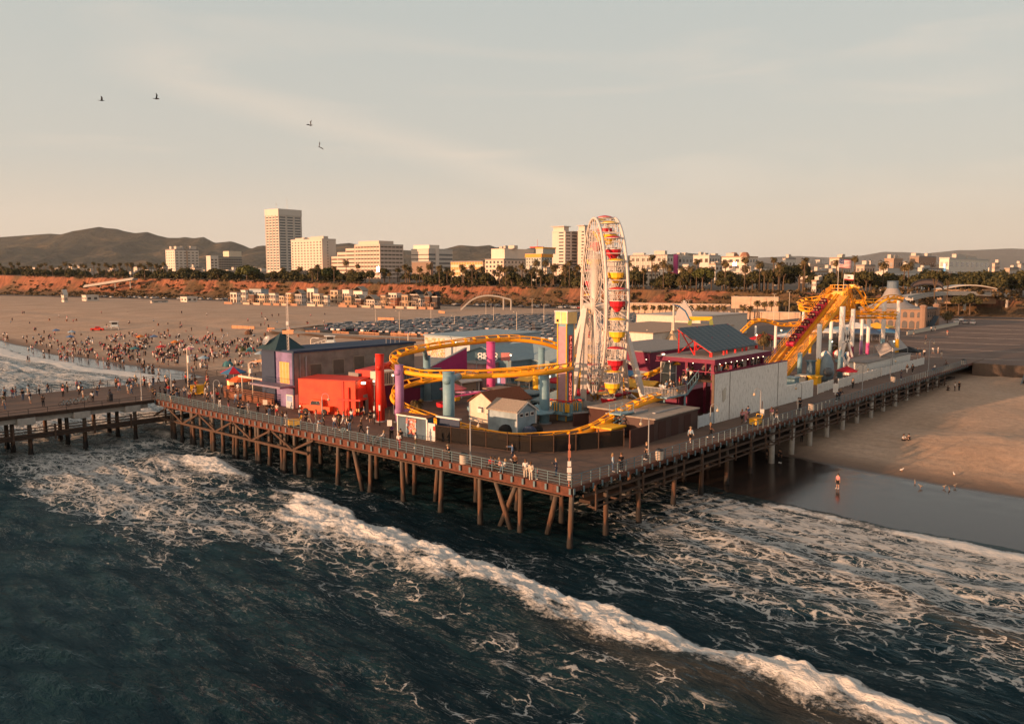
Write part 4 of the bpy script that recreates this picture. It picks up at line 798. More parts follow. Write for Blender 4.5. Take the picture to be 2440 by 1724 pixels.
A5 = [(1769, 792, 168), (1780, 782, 168), (1795, 770, 169), (1812, 765, 170), (1832, 768, 171), (1856, 775, 172), (1884, 776, 173), (1915, 772, 173), (1950, 762, 173), (1990, 757, 174), (2040, 757, 175), (2090, 757, 174), (2136, 758, 172)]
track([Dp(*q) for q in A5], 0.22, off=0.5)
A6 = [(1905, 725, 181), (1915, 718, 183), (1935, 716, 184), (1960, 712, 182), (1975, 705, 178), (1990, 698, 174)]
track([Dp(*q) for q in A6], 0.22, off=0.5)
b = MB()
for (x1, y1), (x2, y2) in (((2006, 752), (2031, 850)), ((2031, 752), (2006, 850)), ((2006, 815), (2028, 812)), ((2010, 850), (2016, 872)), ((2024, 850), (2016, 872))): b.bar(Dp(x1, y1, 149), Dp(x2, y2, 149), 0.28)
b.build('column_bracing', WH, coaster)
# the train on the lift
train = thing('coaster_train', 'crimson roller coaster train of six cars climbing the yellow lift hill', 'train')
RIDERS = []
cy = math.atan2(LD.y, LD.x); Mtr = Matrix((LD, -LS, LU)).transposed()   # local x up the hill, y left, z off the track
CRIM = mat('crimson_car', (0.42, 0.012, 0.045), 0.3)
for k in range(6):
    o = lp(0.335+0.094*k, 0, 0.72)
    g = bpy.data.objects.new('car', None); COL.objects.link(g); g.parent = train; g.matrix_basis = Matrix.Translation(o) @ Mtr.to_4x4()
    L2 = 1.18
    b = MB(); sgn = 1.0
    prof = [(-L2-.15, 0.05), (-L2-.25, 0.45), (-L2, 0.75), (-L2+.55, 0.82), (-L2+.62, 0.5), (0, 0.5), (0.1, 0.85), (0.25, 0.85), (0.3, 0.5), (L2-.15, 0.5), (L2-.05, 1.0), (L2, 1.0), (L2, 0.05)]
    b.prism([(x, -0.72, z) for x, z in prof], (0, 0.10, 0)); b.prism([(x, 0.62, z) for x, z in prof], (0, 0.10, 0)); b.bb(-L2-.1, L2, -.62, .62, 0.05, 0.42); b.prism([(-L2-.16, -.6, .42), (-L2-.24, -.6, .48), (-L2, -.6, .78), (-L2+.5, -.6, .80), (-L2+.5, -.6, .42)], (0, 1.2, 0)); b.build('body', CRIM, g)
    for x in (-0.35, 0.85):
        b = MB(); b.bb(x-.25, x+.25, -.58, .58, .42, .55); b.bb(x+.22, x+.36, -.58, .58, .42, 1.25); b.build('seat', mat('dark_crimson_seat', (0.10, 0.01, 0.02), 0.6), g)
        b = MB(); b.tube([(x-.3, -.5, 0.75), (x-.32, 0, 0.92), (x-.3, .5, 0.75)], 0.04, 6); b.build('lap_bar', DARK, g)
        for y_ in (-.3, .3): RIDERS.append((g, x, y_))
    b = MB()
    for x in (-.8, .8):
        for y_ in (-.55, .55): b.cyl((x, y_-.05, -.02), (x, y_+.05, -.02), 0.13, n=10)
    b.build('wheel', DARK, g)
# ------------------------------------------------------------------ drop tower
pl = P(1347, 1000); dt = thing('drop_tower', 'tall narrow blue drop tower ride with vertical red lettering and a yellow cap', 'drop tower', pl, math.radians(-42))
hh = Dp(1347, 770, pl.y).z-DZ; fr_ = Dp(1347, 745, pl.y).z-DZ
dtw = MB(); dtw.bb(-0.75, 0.75, -0.72, 0.72, 0, hh); dtw.build('shaft', BLUE, dt)
b = MB(); b.bb(-0.62, 0.62, -0.77, -0.722, 0.6, hh-.4); b.build('front_panel', mat('mauve_light_panel', (0.36, 0.22, 0.26), 0.4), dt)
b = MB(); [b.bb(x-.06, x+.06, -.83, -.7, 0, hh) for x in (-.72, .72)]; b.build('edge_trim', GOLD, dt)
b = MB(); [b.bb(x-.06, x+.06, .67, .79, 0, hh) for x in (.72, -.72)]; b.build('edge_trim', GOLD, dt)
b = MB(); b.bb(-1.02, 1.02, -.98, .98, hh, hh+1.5); b.build('cap', mat('cream_yellow_cap', (0.78, 0.55, 0.22), 0.5), dt)
b = MB(); b.bb(-1.08, 1.08, -1.04, 1.04, hh+1.502, hh+1.62); [b.bb(x-.05, x+.05, -1.03, -.982, hh, hh+1.5) for x in (-.97, 0, .97)]; b.build('cap_trim', WHITE, dt)
b = MB(); b.bb(-0.75, -0.4, -1.02, -.981, hh+.2, hh+.55); b.build('cap_opening', BLACK, dt)
def text_mesh(txt, size, ext=0.03, bold=0.0):
    cu = bpy.data.curves.new('lettering', 'FONT'); cu.body = txt; cu.size = size; cu.extrude = ext; cu.offset = bold; cu.align_x = 'CENTER'; cu.align_y = 'CENTER'
    o = bpy.data.objects.new('lettering', cu); COL.objects.link(o); dg = bpy.context.evaluated_depsgraph_get(); me = bpy.data.meshes.new_from_object(o.evaluated_get(dg)); bpy.data.objects.remove(o); bpy.data.curves.remove(cu); return me
def text(txt, size, m, parent, loc, rot, ext=0.03, bold=0.0, name='lettering'):
    me = text_mesh(txt, size, ext, bold); me.materials.clear(); me.materials.append(m); o = bpy.data.objects.new(name, me); COL.objects.link(o); o.parent = parent; o.location = loc; o.rotation_euler = rot; return o
word = 'PACIFIC PLUNGE'; LRED = mat('lettering_red', (0.55, 0.03, 0.03), 0.4); LPINK = mat('lettering_face', (0.85, 0.30, 0.22), 0.4, emit=((1.0, 0.25, 0.15), 0.5))
for k, chx in enumerate(word):
    z_ = hh-1.9-k*(hh-4.2)/len(word)
    if chx != ' ':
        b = MB(); b.bb(0.752, 0.80, -.34, .34, z_-.42, z_+.42); s = b.build('letter_box', LRED, dt)
        text(chx, 0.72, LPINK, s, (0.82, 0, z_), (math.pi/2, 0, math.pi/2), 0.012, 0.01)
cz = 0.9
for sx, sy, ax_ in ((0, -1, 0), (0, 1, 0), (1, 0, 1), (-1, 0, 1)):
    b = MB()
    if ax_ == 0: b.bb(-1.9, 1.9, sy*1.25-.35, sy*1.25+.35, cz, cz+.35); b.bb(-1.9, 1.9, sy*.9-.12, sy*.9+.12, cz, cz+1.4)
    else: b.bb(sx*1.25-.35, sx*1.25+.35, -1.6, 1.6, cz, cz+.35); b.bb(sx*.9-.12, sx*.9+.12, -1.6, 1.6, cz, cz+1.4)
    b.build('seat_row', BLUE, dt)
    for k in range(4):
        b = MB(); q = -1.35+.9*k; x, y_ = (q, sy*1.45) if ax_ == 0 else (sx*1.45, q); b.tube([(x-.18, y_, cz+.45), (x-.2, y_, cz+1.5), (x+.2, y_, cz+1.5), (x+.18, y_, cz+.45)], .07, 6); b.build('shoulder_harness', GOLD, dt)
    b = MB(); b.bar((sx*1-1.9*(1-ax_), sy*1-1.9*ax_, cz+1.75), (sx*1+1.9*(1-ax_), sy*1+1.9*ax_, cz+1.75), .12); b.build('carriage_arm', LRED, dt)
# ------------------------------------------------------------------ buildings and booths on the pier
def cmat(name, c, rough=0.7, **k): return mat(name, c, rough, **k)
SHING = mat('grey_shingle', (0.27, 0.23, 0.19), 0.95, sc=8, var=0.3); SHINGB = mat('brown_shingle', (0.16, 0.060, 0.032), 0.95, sc=8, var=0.3)
def siding(name, c, axis_='x', freq=5.0, rough=0.6):
    if name in MT: return MT[name]
    m = bpy.data.materials.new(name); m.use_nodes = True; t = m.node_tree; b = t.nodes['Principled BSDF']; b.inputs['Roughness'].default_value = rough
    tc = nd(t, 'ShaderNodeTexCoord'); w = nd(t, 'ShaderNodeTexWave', i_Scale=freq, bands_direction={'x': 'X', 'y': 'Y', 'd': 'DIAGONAL', 'z': 'Z'}[axis_]); t.links.new(tc.outputs['Object'], w.inputs[0])
    n = nd(t, 'ShaderNodeTexNoise', i_Scale=0.7, i_Detail=7.0); t.links.new(tc.outputs['Object'], n.inputs[0]); r = ramp(t, [(0.3, 0.62), (0.55, 1.0), (0.7, 1.15)]); t.links.new(n.outputs[0], r.inputs[0])
    t.links.new(mixc(t, 1.0, tuple(c), r.outputs[0], 'MULTIPLY'), b.inputs['Base Color'])
    bp = nd(t, 'ShaderNodeBump', i_Strength=0.5, i_Distance=0.03); t.links.new(w.outputs[1], bp.inputs['Height']); t.links.new(bp.outputs[0], b.inputs['Normal']); MT[name] = m; return m
REDS = siding('red_corrugated_siding', (0.75, 0.055, 0.012), 'y', 2.2); GREYS = siding('grey_board_siding', (0.22, 0.19, 0.16), 'x', 1.6); NAVY = mat('navy_paint', (0.028, 0.045, 0.085), 0.6); LILAC = siding('lilac_siding', (0.20, 0.15, 0.30), 'y', 2.0)
BLUS = siding('slate_blue_siding', (0.05, 0.095, 0.135), 'y', 2.2); PALEB = siding('pale_blue_siding', (0.27, 0.36, 0.41), 'y', 2.2); CRM = mat('cream_board', (0.60, 0.52, 0.42), 0.7)
def bld(name, label, cat, v, u, dv, du, h, m, rm=GREYR, rz=0.0, base=DZ, over=0.15, group=None, gable=None, gh=1.0, slab=0.18):
    r = root(name, label, cat, v, u, base, rz, group)
    b = MB(); b.bb(0, dv, 0, du, 0, h)
    if gable == 'x': b.prism([(0, 0, h), (0, du, h), (0, du/2, h+gh)], (dv, 0, 0))
    if gable == 'y': b.prism([(0, 0, h), (dv, 0, h), (dv/2, 0, h+gh)], (0, du, 0))
    b.build('wall', m, r)
    b = MB()
    if gable: b.gable(0, dv, 0, du, h-0.02+0.02, gh, over, 0.14, 0, gable)
    else: b.bb(-over, dv+over, -over, du+over, h+0.002, h+slab)
    b.build('roof', rm, r); return r
def pane(parent, c, d, m=GLASS, fm=WHITE, name='window', fr=0.08):
    b = MB(); b.box(c, tuple(x+2*fr if x > 0.12 else x for x in d)); f = b.build(name, fm, parent)
    b = MB(); b.box(c, tuple(x if x > 0.12 else x+0.03 for x in d)); b.build('pane', m, f); return f
# two-storey navy and lilac building with the long grey wall
hA = 7.8
r = bld('amusement_building', 'two storey building with navy and lilac seaward end and long grey side wall', 'building', 9.2, 56.2, 22.5, 7.6, hA, GREYS, mat('navy_trim_roof', (0.03, 0.05, 0.09), 0.8), over=0.2, slab=0.3)
b = MB(); b.bb(-0.12, -0.003, 0, 4.4, 0, hA); b.build('wall', LILAC, r); b = MB(); b.bb(-0.35, -0.003, 4.4, 7.75, 0, hA); b.build('wall', NAVY, r); b = MB(); b.bb(-0.25, -.13, -.2, .15, 0, hA); b.build('corner_trim', NAVY, r)
f = pane(r, (-0.14, 2.2, 4.9), (0.06, 2.3, 2.9), mat('warm_lit_door_glass', (0.70, 0.36, 0.12), 0.25), GOLD, 'balcony_door', 0.06)  # orange light on the door put into the glass colour
b = MB(); [b.bb(-.19, -.16, 1.05+.76*k-.04, 1.05+.76*k+.04, 3.45, 6.35) for k in range(4)]; b.build('mullion', CRM, f)
b = MB(); b.bb(-2.6, -0.13, -0.3, 7.4, 3.0, 3.28); b.build('balcony', mat('mauve_grey', (0.22, 0.18, 0.24), 0.7), r)
b = MB(); [b.bb(-2.55, -2.52, -.2+.22*k, -.17+.22*k, 3.3, 4.3) for k in range(34)]; b.bb(-2.57, -2.5, -.25, 7.35, 4.28, 4.34); b.build('balcony_railing', NAVY, r)
for x, z_, w in ((3.6, 4.9, 1.9), (7.6, 5.3, 1.9), (11.4, 5.5, 1.9)): pane(r, (x, -0.03, z_), (w, 0.06, 2.1), mat('dark_blind', (0.11, 0.095, 0.075), 0.5), mat('taupe_frame', (0.30, 0.25, 0.19), 0.6))  # blinds in one dark taupe tone
b = MB(); b.bb(14.3, 15.7, -.06, -.003, 5.4, 6.1); b.build('notice', WHITE, r)
b = MB(); b.cyl((1.9, -.12, 0), (1.9, -.12, 7.2), .12, n=8); b.cyl((.9, -.12, 0), (.9, -.12, 7.6), .06, n=6); [b.cyl((17+.9*k, .3, hA), (17+.9*k, .3, hA+1.1), .05, n=5) for k in range(4)]; b.build('pipe', GREY, r)
b = MB(); b.prism([(-.4, 7.9, hA+.3), (6, 7.9, hA+.3), (3, 7.9, hA+2.3)], (0, -1, 0)); b.lathe((1.4, 5.4, hA+.3), [(3.6, 0), (0.35, 1.9), (0.12, 2.1)], 4, a0=.785); b.build('hip_roof', mat('dark_teal_roof', (0.022, 0.05, 0.06), 0.7), r)
ds = thing('satellite_dish', 'grey satellite dish on the roof corner of the navy building', 'satellite dish', T(9.0, 62.5, DZ+hA+.3), PA)
b = MB(); b.cyl((0, 0, 0), (0, 0, 1.0), .05, n=6); b.build('mast', GREY, ds); b = MB(); b.lathe((0, 0, 0), [(0.05, 0), (0.45, 0.08), (0.75, 0.25), (.72, .27), (0.43, 0.1), (.03, .03)], 14); b.v = [tuple(Matrix.Rotation(-1.0, 3, 'Y') @ Vector(q)+Vector((0, 0, 1.1))) for q in b.v]; b.build('dish', GREY, ds)
# red corrugated building
r = root('red_building', 'bright orange red corrugated building with sunlit seaward wall and slanted buttresses', 'building', 7.4, 52.6, DZ, 0.42)
b = MB(); b.bb(0, 5.0, -8.6, 0, 0, 4.6); b.build('wall', REDS, r)
b = MB(); b.bb(-.06, 5.1, -8.7, .06, 4.602, 4.72); b.build('roof', mat('red_coping', (0.55, 0.04, 0.02), 0.6), r)
b = MB(); b.bb(-.10, -.003, -6.9, -6.6, 0, 4.6); b.cyl((-.12, -7.7, 0), (-.12, -7.7, 3.8), .1, n=8); b.build('downpipe', REDP, r)
b = MB(); b.prism([(0.4, -8.62, 0), (12.2, -8.62, 0), (12.2, -8.62, 5.2), (0.4, -8.62, 3.6)], (0, -.3, 0)); b.build('side_wall', REDP, r)
b = MB(); b.bb(4.6, 12, -8.6, -6.2, 4.2, 5.6); b.build('parapet', REDP, r)
for x in (3.4, 7.0): b = MB(); b.prism([(x, -9.6, 0), (x+.5, -9.6, 0), (x-.5, -9.6, 4.6), (x-1.0, -9.6, 4.4)], (0, .7, 0)); b.build('buttress', REDP, r)
b = MB(); b.bb(1.6, 3.0, -8.97, -8.925, 0, 2.6); b.build('doorway', mat('grey_door', (0.25, 0.22, 0.2), 0.6), r)
for x, y_, z_ in ((1.2, -9.0, 4.3), (8.6, -9.0, 4.9)): b = MB(); b.box((x, y_-.2, z_), (.5, .4, .25)); l_ = b.build('floodlight', LAMP, r)
for k, (v_, u_, dx, dy, h_) in enumerate(((14, 48, 5.5, 2.2, 1.5), (14.5, 44, 3.2, 2, 1.9), (19.5, 46, 4.5, 2.4, 1.3))):
    r = root('rooftop_unit', ['long grey duct box on the roof behind the red wall', 'square air handler with pale cover behind the red parapet', 'low ventilation unit beside the grey wall windows'][k], 'ventilation unit', v_, u_, DZ+3.7)
    b = MB(); b.bb(0, dx, 0, dy, 0, h_); b.build('casing', [GREYR, CRM, GREY][k], r); b = MB(); [b.bb(.1+.3*j, .25+.3*j, -.03, -.003, .2, h_-.2) for j in range(int(dx/.3)-1)]; b.build('louvre', DARK, r)
r = bld('roof_block', 'flat roofed block hidden behind the red wall', 'building', 13, 47.5, 13, 8.3, 3.6, MAROON); 
# dark snack cart, ice chest and orange truck in front of the red wall
r = root('snack_stall', 'dark snack stall with red canopy in front of the red wall', 'stall', *pvu(812, 988), rz=0.42)
b = MB(); b.bb(0, 1.6, -2.9, 0, 0.5, 1.0); b.bb(1.45, 1.6, -2.9, 0, 1, 2.0); b.build('counter', BLACK, r); b = MB(); b.bb(-.3, 1.8, -3.1, .2, 2.0, 2.22); b.build('canopy', REDP, r); b = MB(); [b.bb(x-.05, x+.05, y_-.05, y_+.05, 0, 2) for x in (0, 1.5) for y_ in (-2.85, -.05)]; b.build('post', BLACK, r); b = MB(); [b.bb(-.04, -.005, -2.8+.35*k, -2.6+.35*k, .55, .95) for k in range(8)]; b.build('display', mat('warm_display', (0.6, 0.2, 0.05), 0.4, emit=((1, .35, .08), 0.5)), r)
r = root('ice_chest', 'white ice merchandiser with blue lettering panel beside the navy wall', 'ice chest', *pvu(697, 971)); b = MB(); b.bb(-.45, .45, -.85, .85, 0, 1.9); b.build('cabinet', WHITE, r); b = MB(); b.bb(-.49, -.453, -.7, .7, .95, 1.75); b.build('sign_panel', mat('blue_panel', (0.25, 0.35, 0.55), 0.4), r); b = MB(); [b.bb(-.48, -.453, s*.4-.33, s*.4+.33, .1, .88) for s in (-1, 1)]; b.build('door', mat('frost_glass', (0.45, 0.48, 0.52), 0.2), r)
r = root('truck', 'orange red vintage pickup truck parked against the red wall with a lit headlamp', 'truck', *pvu(738, 983), rz=-1.25)
b = MB(); b.prism([(-1.0, -.85, .5), (3.9, -.85, .5), (3.9, -.85, 1.15), (2.6, -.85, 1.15), (2.5, -.85, 2.0), (.95, -.85, 2.0), (.55, -.85, 1.3), (-.9, -.85, 1.15)], (0, 1.7, 0)); b.build('body', mat('orange_red_paint', (0.70, 0.07, 0.01), 0.35), r); b = MB(); b.prism([(.7, -.87, 1.3), (2.35, -.87, 1.3), (2.3, -.87, 1.85), (1.0, -.87, 1.85)], (0, 1.74, 0)); b.prism([(.52, -.7, 1.32), (.9, -.7, 1.92), (.93, -.7, 1.90), (.56, -.7, 1.3)], (0, 1.4, 0)); b.build('window', GLASS, r)
for x in (0, 3.0):
    for y_ in (-.85, .85): b = MB(); b.cyl((x, y_-.13, .42), (x, y_+.13, .42), .42, n=16); b.build('wheel', BLACK, r)
for y_ in (-.6, .6): b = MB(); b.ball((-1.0, y_, .95), .15); b.build('headlight', LAMP, r)
# restaurant terrace at the far left
r = root('sail_awning', 'orange fabric sail roof over the restaurant terrace', 'awning', *pvu(680, 930)); zA = 5.2
b = MB(); b.add([(0, -3, zA), (0, 11, zA-1.4), (9, 9, zA+.4), (9, -3, zA+.8), (4.5, 3, zA+.9)], [(0, 1, 4), (1, 2, 4), (2, 3, 4), (3, 0, 4)]); b.add([(0, -3, zA-.05), (0, 11, zA-1.45), (9, 9, zA+.35), (9, -3, zA+.75), (4.5, 3, zA+.85)], [(4, 1, 0), (4, 2, 1), (4, 3, 2), (4, 0, 3)]); b.build('sail', mat('peach_canvas', (0.66, 0.33, 0.15), 0.9), r); b = MB(); [b.cyl((x, y_, 0), (x, y_, z_), .09, n=8) for x, y_, z_ in ((0, -2.9, zA), (0, 10.9, zA-1.4), (9, 8.9, zA+.4), (9, -2.9, zA+.8))]; b.build('pole', CRM, r)
r = root('terrace', 'raised wooden restaurant terrace with slatted fence and white beams', 'terrace', *pvu(655, 968))
b = MB(); b.bb(0, 9, 0, 13, 0.0, 0.35); b.build('floor', WOOD, r)
for y_ in range(0, 13, 2): b = MB(); b.bb(-.1, 0.02, y_+.04, y_+1.96, 0, .9); [b.bb(-.08, 0, y_, y_+2, 1.0+.3*k, 1.12+.3*k) for k in range(3)]; b.build('fence_panel', mat('rust_wood', (0.17, 0.065, 0.035), 0.8), r)
b = MB(); [b.bb(2, 2.15, y_, y_+.15, 0, 3.4) for y_ in (1, 5, 9, 12)]; b.bb(1.95, 2.2, 0, 13, 3.0, 3.3); b.bb(1.95, 6, 4.9, 5.1, 2.2, 2.4); b.build('pergola', CRM, r)
for k in range(3):
    t_ = root('patio_heater', 'tall stainless pyramid patio heater on the restaurant terrace', 'heater', *[a+b_ for a, b_ in zip(pvu(655, 968), (3.5, 2.2+2.5*k))], z=DZ+.35, group='patio heaters'); b = MB(); b.lathe((0, 0, 0), [(.28, 0), (.28, .5), (.12, 2.1), (.3, 2.15), (.3, 2.2), (.05, 2.3)], 8); b.build('body', CRM, t_)
def umbrella(label, px, py, m, rad=1.7, h=2.5, m2=None, z=DZ, n=8, cat='umbrella', group=None):
    g = P(px, py, z); r = thing('parasol', label, cat, g, R.uniform(0, 1), group)
    b = MB(); b.cyl((0, 0, 0), (0, 0, h+.15), .035, n=6); b.build('pole', WHITE, r)
    b = MB(); vs = [(0, 0, h+.1)]; fs = []
    for k in range(n):
        a = 6.283*k/n; vs += [(rad*math.cos(a), rad*math.sin(a), h-rad*.38), (rad*.97*math.cos(a), rad*.97*math.sin(a), h-rad*.38-.16)]
    for k in range(n): i, j = 1+2*k, 1+2*((k+1) % n); fs += [(0, i, j), (i, i+1, j+1, j)]
    b.v = vs; b.f = fs; b.m = [k//2 % 2 if m2 else 0 for k in range(len(fs))]; o = b.build('canopy', [m, m2] if m2 else m, r)
    s = o.modifiers.new('thick', 'SOLIDIFY'); s.thickness = 0.03; return r
UB, UO, UR = mat('blue_canvas', (0.05, 0.16, 0.30), 0.8), mat('orange_canvas', (0.75, 0.13, 0.03), 0.8), mat('red_canvas', (0.45, 0.015, 0.03), 0.8)
umbrella('red and blue striped parasol leaning over a cart by the terrace', 557, 915, UR, 2.3, 3.0, UB); umbrella('orange parasol beside the popcorn cart', 576, 930, UO, 2.2, 2.6)
umbrella('red parasol behind the terrace fence', 648, 930, UR, 2.0, 2.6)
r = root('popcorn_cart', 'tall red and yellow popcorn cart with glass sides under the parasols', 'cart', *pvu(550, 931)); b = MB(); b.bb(-.45, .45, -.35, .35, .35, 1.0); b.build('base', UO, r); b = MB(); b.bb(-.42, .42, -.32, .32, 1.0, 1.75); b.build('cabinet', mat('lit_glass', (.8, .5, .2), .2, emit=((1, .6, .25), .5)), r); b = MB(); b.bb(-.5, .5, -.4, .4, 1.75, 1.95); b.build('roof', UR, r); b = MB(); [b.cyl((x, -.4, .3), (x, -.34, .3), .3, n=12) for x in (-.25, .25)]; b.build('wheel', DARK, r)
# near booths
a = pvu(948, 1036); c = pvu(1018, 1048); d_ = pvu(1041, 1051); ang = math.atan2(c[1]-a[1], c[0]-a[0]); Ls = math.hypot(c[0]-a[0], c[1]-a[1])
r = root('ticket_shed', 'slate blue shed with white trim and a large painted poster on its seaward wall', 'shed', a[0], a[1], DZ, ang)   # local x along the wall to the right, y inland
b = MB(); b.bb(0, Ls, 0, 1.1, 0, 2.45); b.build('wall', BLUS, r); b = MB(); b.prism([(-.1, -.15, 2.46), (-.1, 1.25, 2.5), (-.1, 1.25, 2.6), (-.1, -.15, 2.56)], (Ls+.2, 0, 0)); b.build('roof', SHINGB, r)
b = MB(); b.bb(-.06, Ls+.06, -.2, -.02, 2.4, 2.56); b.bb(-.06, .08, -.05, -.003, 0, 2.4); b.bb(Ls-.12, Ls+.08, -.05, -.003, 0, 2.4); b.build('trim', WHITE, r)
def blot(name, a, b_, c):
    m = bpy.data.materials.new(name); m.use_nodes = True; t = m.node_tree; bs = t.nodes['Principled BSDF']; tc = nd(t, 'ShaderNodeTexCoord'); n = nd(t, 'ShaderNodeTexNoise', i_Scale=1.7, i_Detail=3.0, i_Distortion=0.7); t.links.new(tc.outputs['Object'], n.inputs[0])
    r_ = ramp(t, [(0.0, a), (0.47, a), (0.5, b_), (0.58, b_), (0.62, c)]); t.links.new(n.outputs[0], r_.inputs[0]); t.links.new(r_.outputs[0], bs.inputs['Base Color']); return m
b = MB(); b.bb(1.45, 3.1, -.07, -.004, .35, 2.2); b.build('poster', blot('poster_print', (0.30, 0.42, 0.48), (0.50, 0.10, 0.07), (0.62, 0.38, 0.25)), r)
b = MB(); L3 = math.hypot(d_[0]-c[0], d_[1]-c[1]); b.bb(Ls+.1, Ls+L3, 0.05, .15, 0, 2.0); b.build('door', mat('pale_door', (0.55, 0.55, 0.54), 0.6), r); b = MB(); b.bb(Ls+.9, Ls+1.3, .02, .048, 1.2, 1.7); b.build('notice', REDP, r)
b = MB(); b.bb(Ls+.1, Ls+3.6, 1.5, 1.6, 0, 2.5); b.build('wall', NAVY, r); b = MB(); b.bb(Ls+.1, Ls+3.8, 1.3, 1.7, 2.5, 2.65); b.build('trim', WHITE, r)
# dark mesh fence with posts
fx = [(1038, 1052), (1074.5, 1057), (1113.7, 1062), (1158, 1068), (1209, 1075), (1264, 1079), (1319, 1079), (1372, 1075), (1426, 1070), (1486, 1064)]
mesh_m = mat('dark_shade_cloth', (0.012, 0.010, 0.009), 0.9, alpha=0.80); fq = [P(*p) for p in fx]
fr0 = thing('mesh_fence', 'curved dark see-through mesh fence around the low bend of the coaster', 'fence', fq[0])
for i, (p, q) in enumerate(zip(fq, fq[1:])):
    b = MB(); p2, q2 = p-fq[0], q-fq[0]; b.bar(p2+Vector((0, 0, .98)), q2+Vector((0, 0, .98)), 0.02, 1.8); tag(b.build('mesh_panel', mesh_m, fr0), 'black shade cloth')
    b = MB(); b.bar(p2+Vector((0, -.04, 1.9)), q2+Vector((0, -.04, 1.9)), 0.05); b.bar(p2+Vector((0, -.04, .1)), q2+Vector((0, -.04, .1)), 0.05); b.build('fence_rail', WOOD, fr0)
for p in fq: b = MB(); p2 = p-fq[0]; b.bar(p2+Vector((0, -.05, 0)), p2+Vector((0, -.05, 2.1)), .1); b.build('post', WOOD, fr0)
b = MB(); p = P(1180, 1069)-fq[0]; b.box(p+Vector((0, -.12, 1.2)), (.5, .04, .7)); b.build('notice', WHITE, fr0)
# brown stores with flat grey roofs
a, c, e = pvu(1558, 1051), pvu(1662, 1020), pvu(1487, 1063); ang = math.atan2(c[1]-a[1], c[0]-a[0]); Lb = math.hypot(c[0]-a[0], c[1]-a[1])
r = root('brown_store', 'long dark brown timber store with flat grey roof beside the promenade', 'storage shed', a[0], a[1], DZ, ang)
b = MB(); b.bb(0, Lb, 0, 6.4, 0, 2.45); b.build('wall', siding('dark_brown_siding', (0.050, 0.020, 0.016), 'x', 1.2), r); b = MB(); b.bb(-.15, Lb+.15, -.2, 6.5, 2.452, 2.6); b.build('roof', mat('pale_roof_felt', (0.30, 0.26, 0.22), 0.9, sc=1.0, var=0.25), r)
for k in range(3): b = MB(); b.bb(1.0+3*k, 2.6+3*k, -.04, -.003, .05, 2.1); b.build('door', BROWN, r)
b = MB(); b.bb(3.0, 9, 1.6, 2.0, 2.6, 2.7); b.bb(1.2, 4, 3.2, 4.6, 2.6, 2.85); b.build('roof_hatch', GREY, r)
b = MB(); b.bb(-5.0, 0, 0.0, .15, 0, 2.0); b.build('fence_wall', BROWN, r)
r = bld('flat_roofed_shed', 'low shed with pale flat roof behind the brown store', 'storage shed', a[0]+3.0, 12.6, 8, 4.5, 2.3, BROWN, mat('pale_roof_felt', (0.3, .26, .22), .9))
a, c = pvu(1663, 1020), pvu(1703, 1008)
def fence(label, p, q, h, kind, m=WHITE, n=None, group='white fences along the south promenade'):
    a, c = pvu(*p), pvu(*q); ang = math.atan2(c[1]-a[1], c[0]-a[0]); L = math.hypot(c[0]-a[0], c[1]-a[1]); r = root('white_fence', label, 'fence', a[0], a[1], DZ, ang, group); n = n or max(1, int(L/2.4))
    for k in range(n):
        x0, x1 = L*k/n, L*(k+1)/n; b = MB()
        if kind == 'solid': b.bb(x0+.05, x1-.05, -.03, .03, .08, h)
        else: [b.bb(x0+.06+j*.14, x0+.06+j*.14+.09, -.03, .03, .1, h) for j in range(int((x1-x0-.1)/.14))]; b.bb(x0, x1, -.045, -.03, .3, .4); b.bb(x0, x1, -.045, -.03, h-.3, h-.2)
        b.build('fence_panel', m, r); b = MB(); b.bb(x0-.06, x0+.06, -.07, .07, 0, h+.08); b.build('post', m, r)
    return r
fence('pale blue white panel gate between the brown store and the tall wall', (1663, 1020), (1703, 1008), 1.5, 'solid', mat('pale_blue_white', (0.48, 0.52, 0.54), 0.6), 3)
# the tall streaky white wall
def wall_mat():
    m = bpy.data.materials.new('streaky_white_wall'); m.use_nodes = True; t = m.node_tree; b = t.nodes['Principled BSDF']; b.inputs['Roughness'].default_value = 0.8
    tc = nd(t, 'ShaderNodeTexCoord'); q = nd(t, 'ShaderNodeMapping'); t.links.new(tc.outputs['Object'], q.inputs[0]); q.inputs['Rotation'].default_value = (0, 0.9, 0); q.inputs['Scale'].default_value = (3.5, 1, 0.9)
    n = nd(t, 'ShaderNodeTexNoise', i_Scale=1.3, i_Detail=8.0, i_Roughness=0.7); t.links.new(q.outputs[0], n.inputs[0]); r = ramp(t, [(0.36, (0.45, 0.42, 0.37)), (0.47, (0.72, 0.69, 0.64)), (0.7, (0.84, 0.81, 0.76))]); t.links.new(n.outputs[0], r.inputs[0]); t.links.new(r.outputs[0], b.inputs['Base Color'])
    bp = nd(t, 'ShaderNodeBump', i_Strength=0.3, i_Distance=0.02); t.links.new(n.outputs[0], bp.inputs['Height']); t.links.new(bp.outputs[0], b.inputs['Normal']); return m
SW = wall_mat(); a, c, e = pvu(1700, 1009), pvu(1846, 958), pvu(1937, 944); ang = math.atan2(e[1]-a[1], e[0]-a[0]); L1 = math.hypot(c[0]-a[0], c[1]-a[1])*0.985; L2 = math.hypot(e[0]-a[0], e[1]-a[1])
r = root('white_wall', 'tall streaky white plywood wall with dark seams along the south promenade', 'wall', a[0], a[1], DZ, ang); hW = 6.3
WROT = ang; WA = a
b = MB(); b.bb(0, L1, 0, .3, 0, hW); b.build('panel', SW, r); b = MB(); b.bb(L1+.02, L2, 0, .25, 0, 2.6); tag(b.build('panel', SW, r), 'lower white panel')
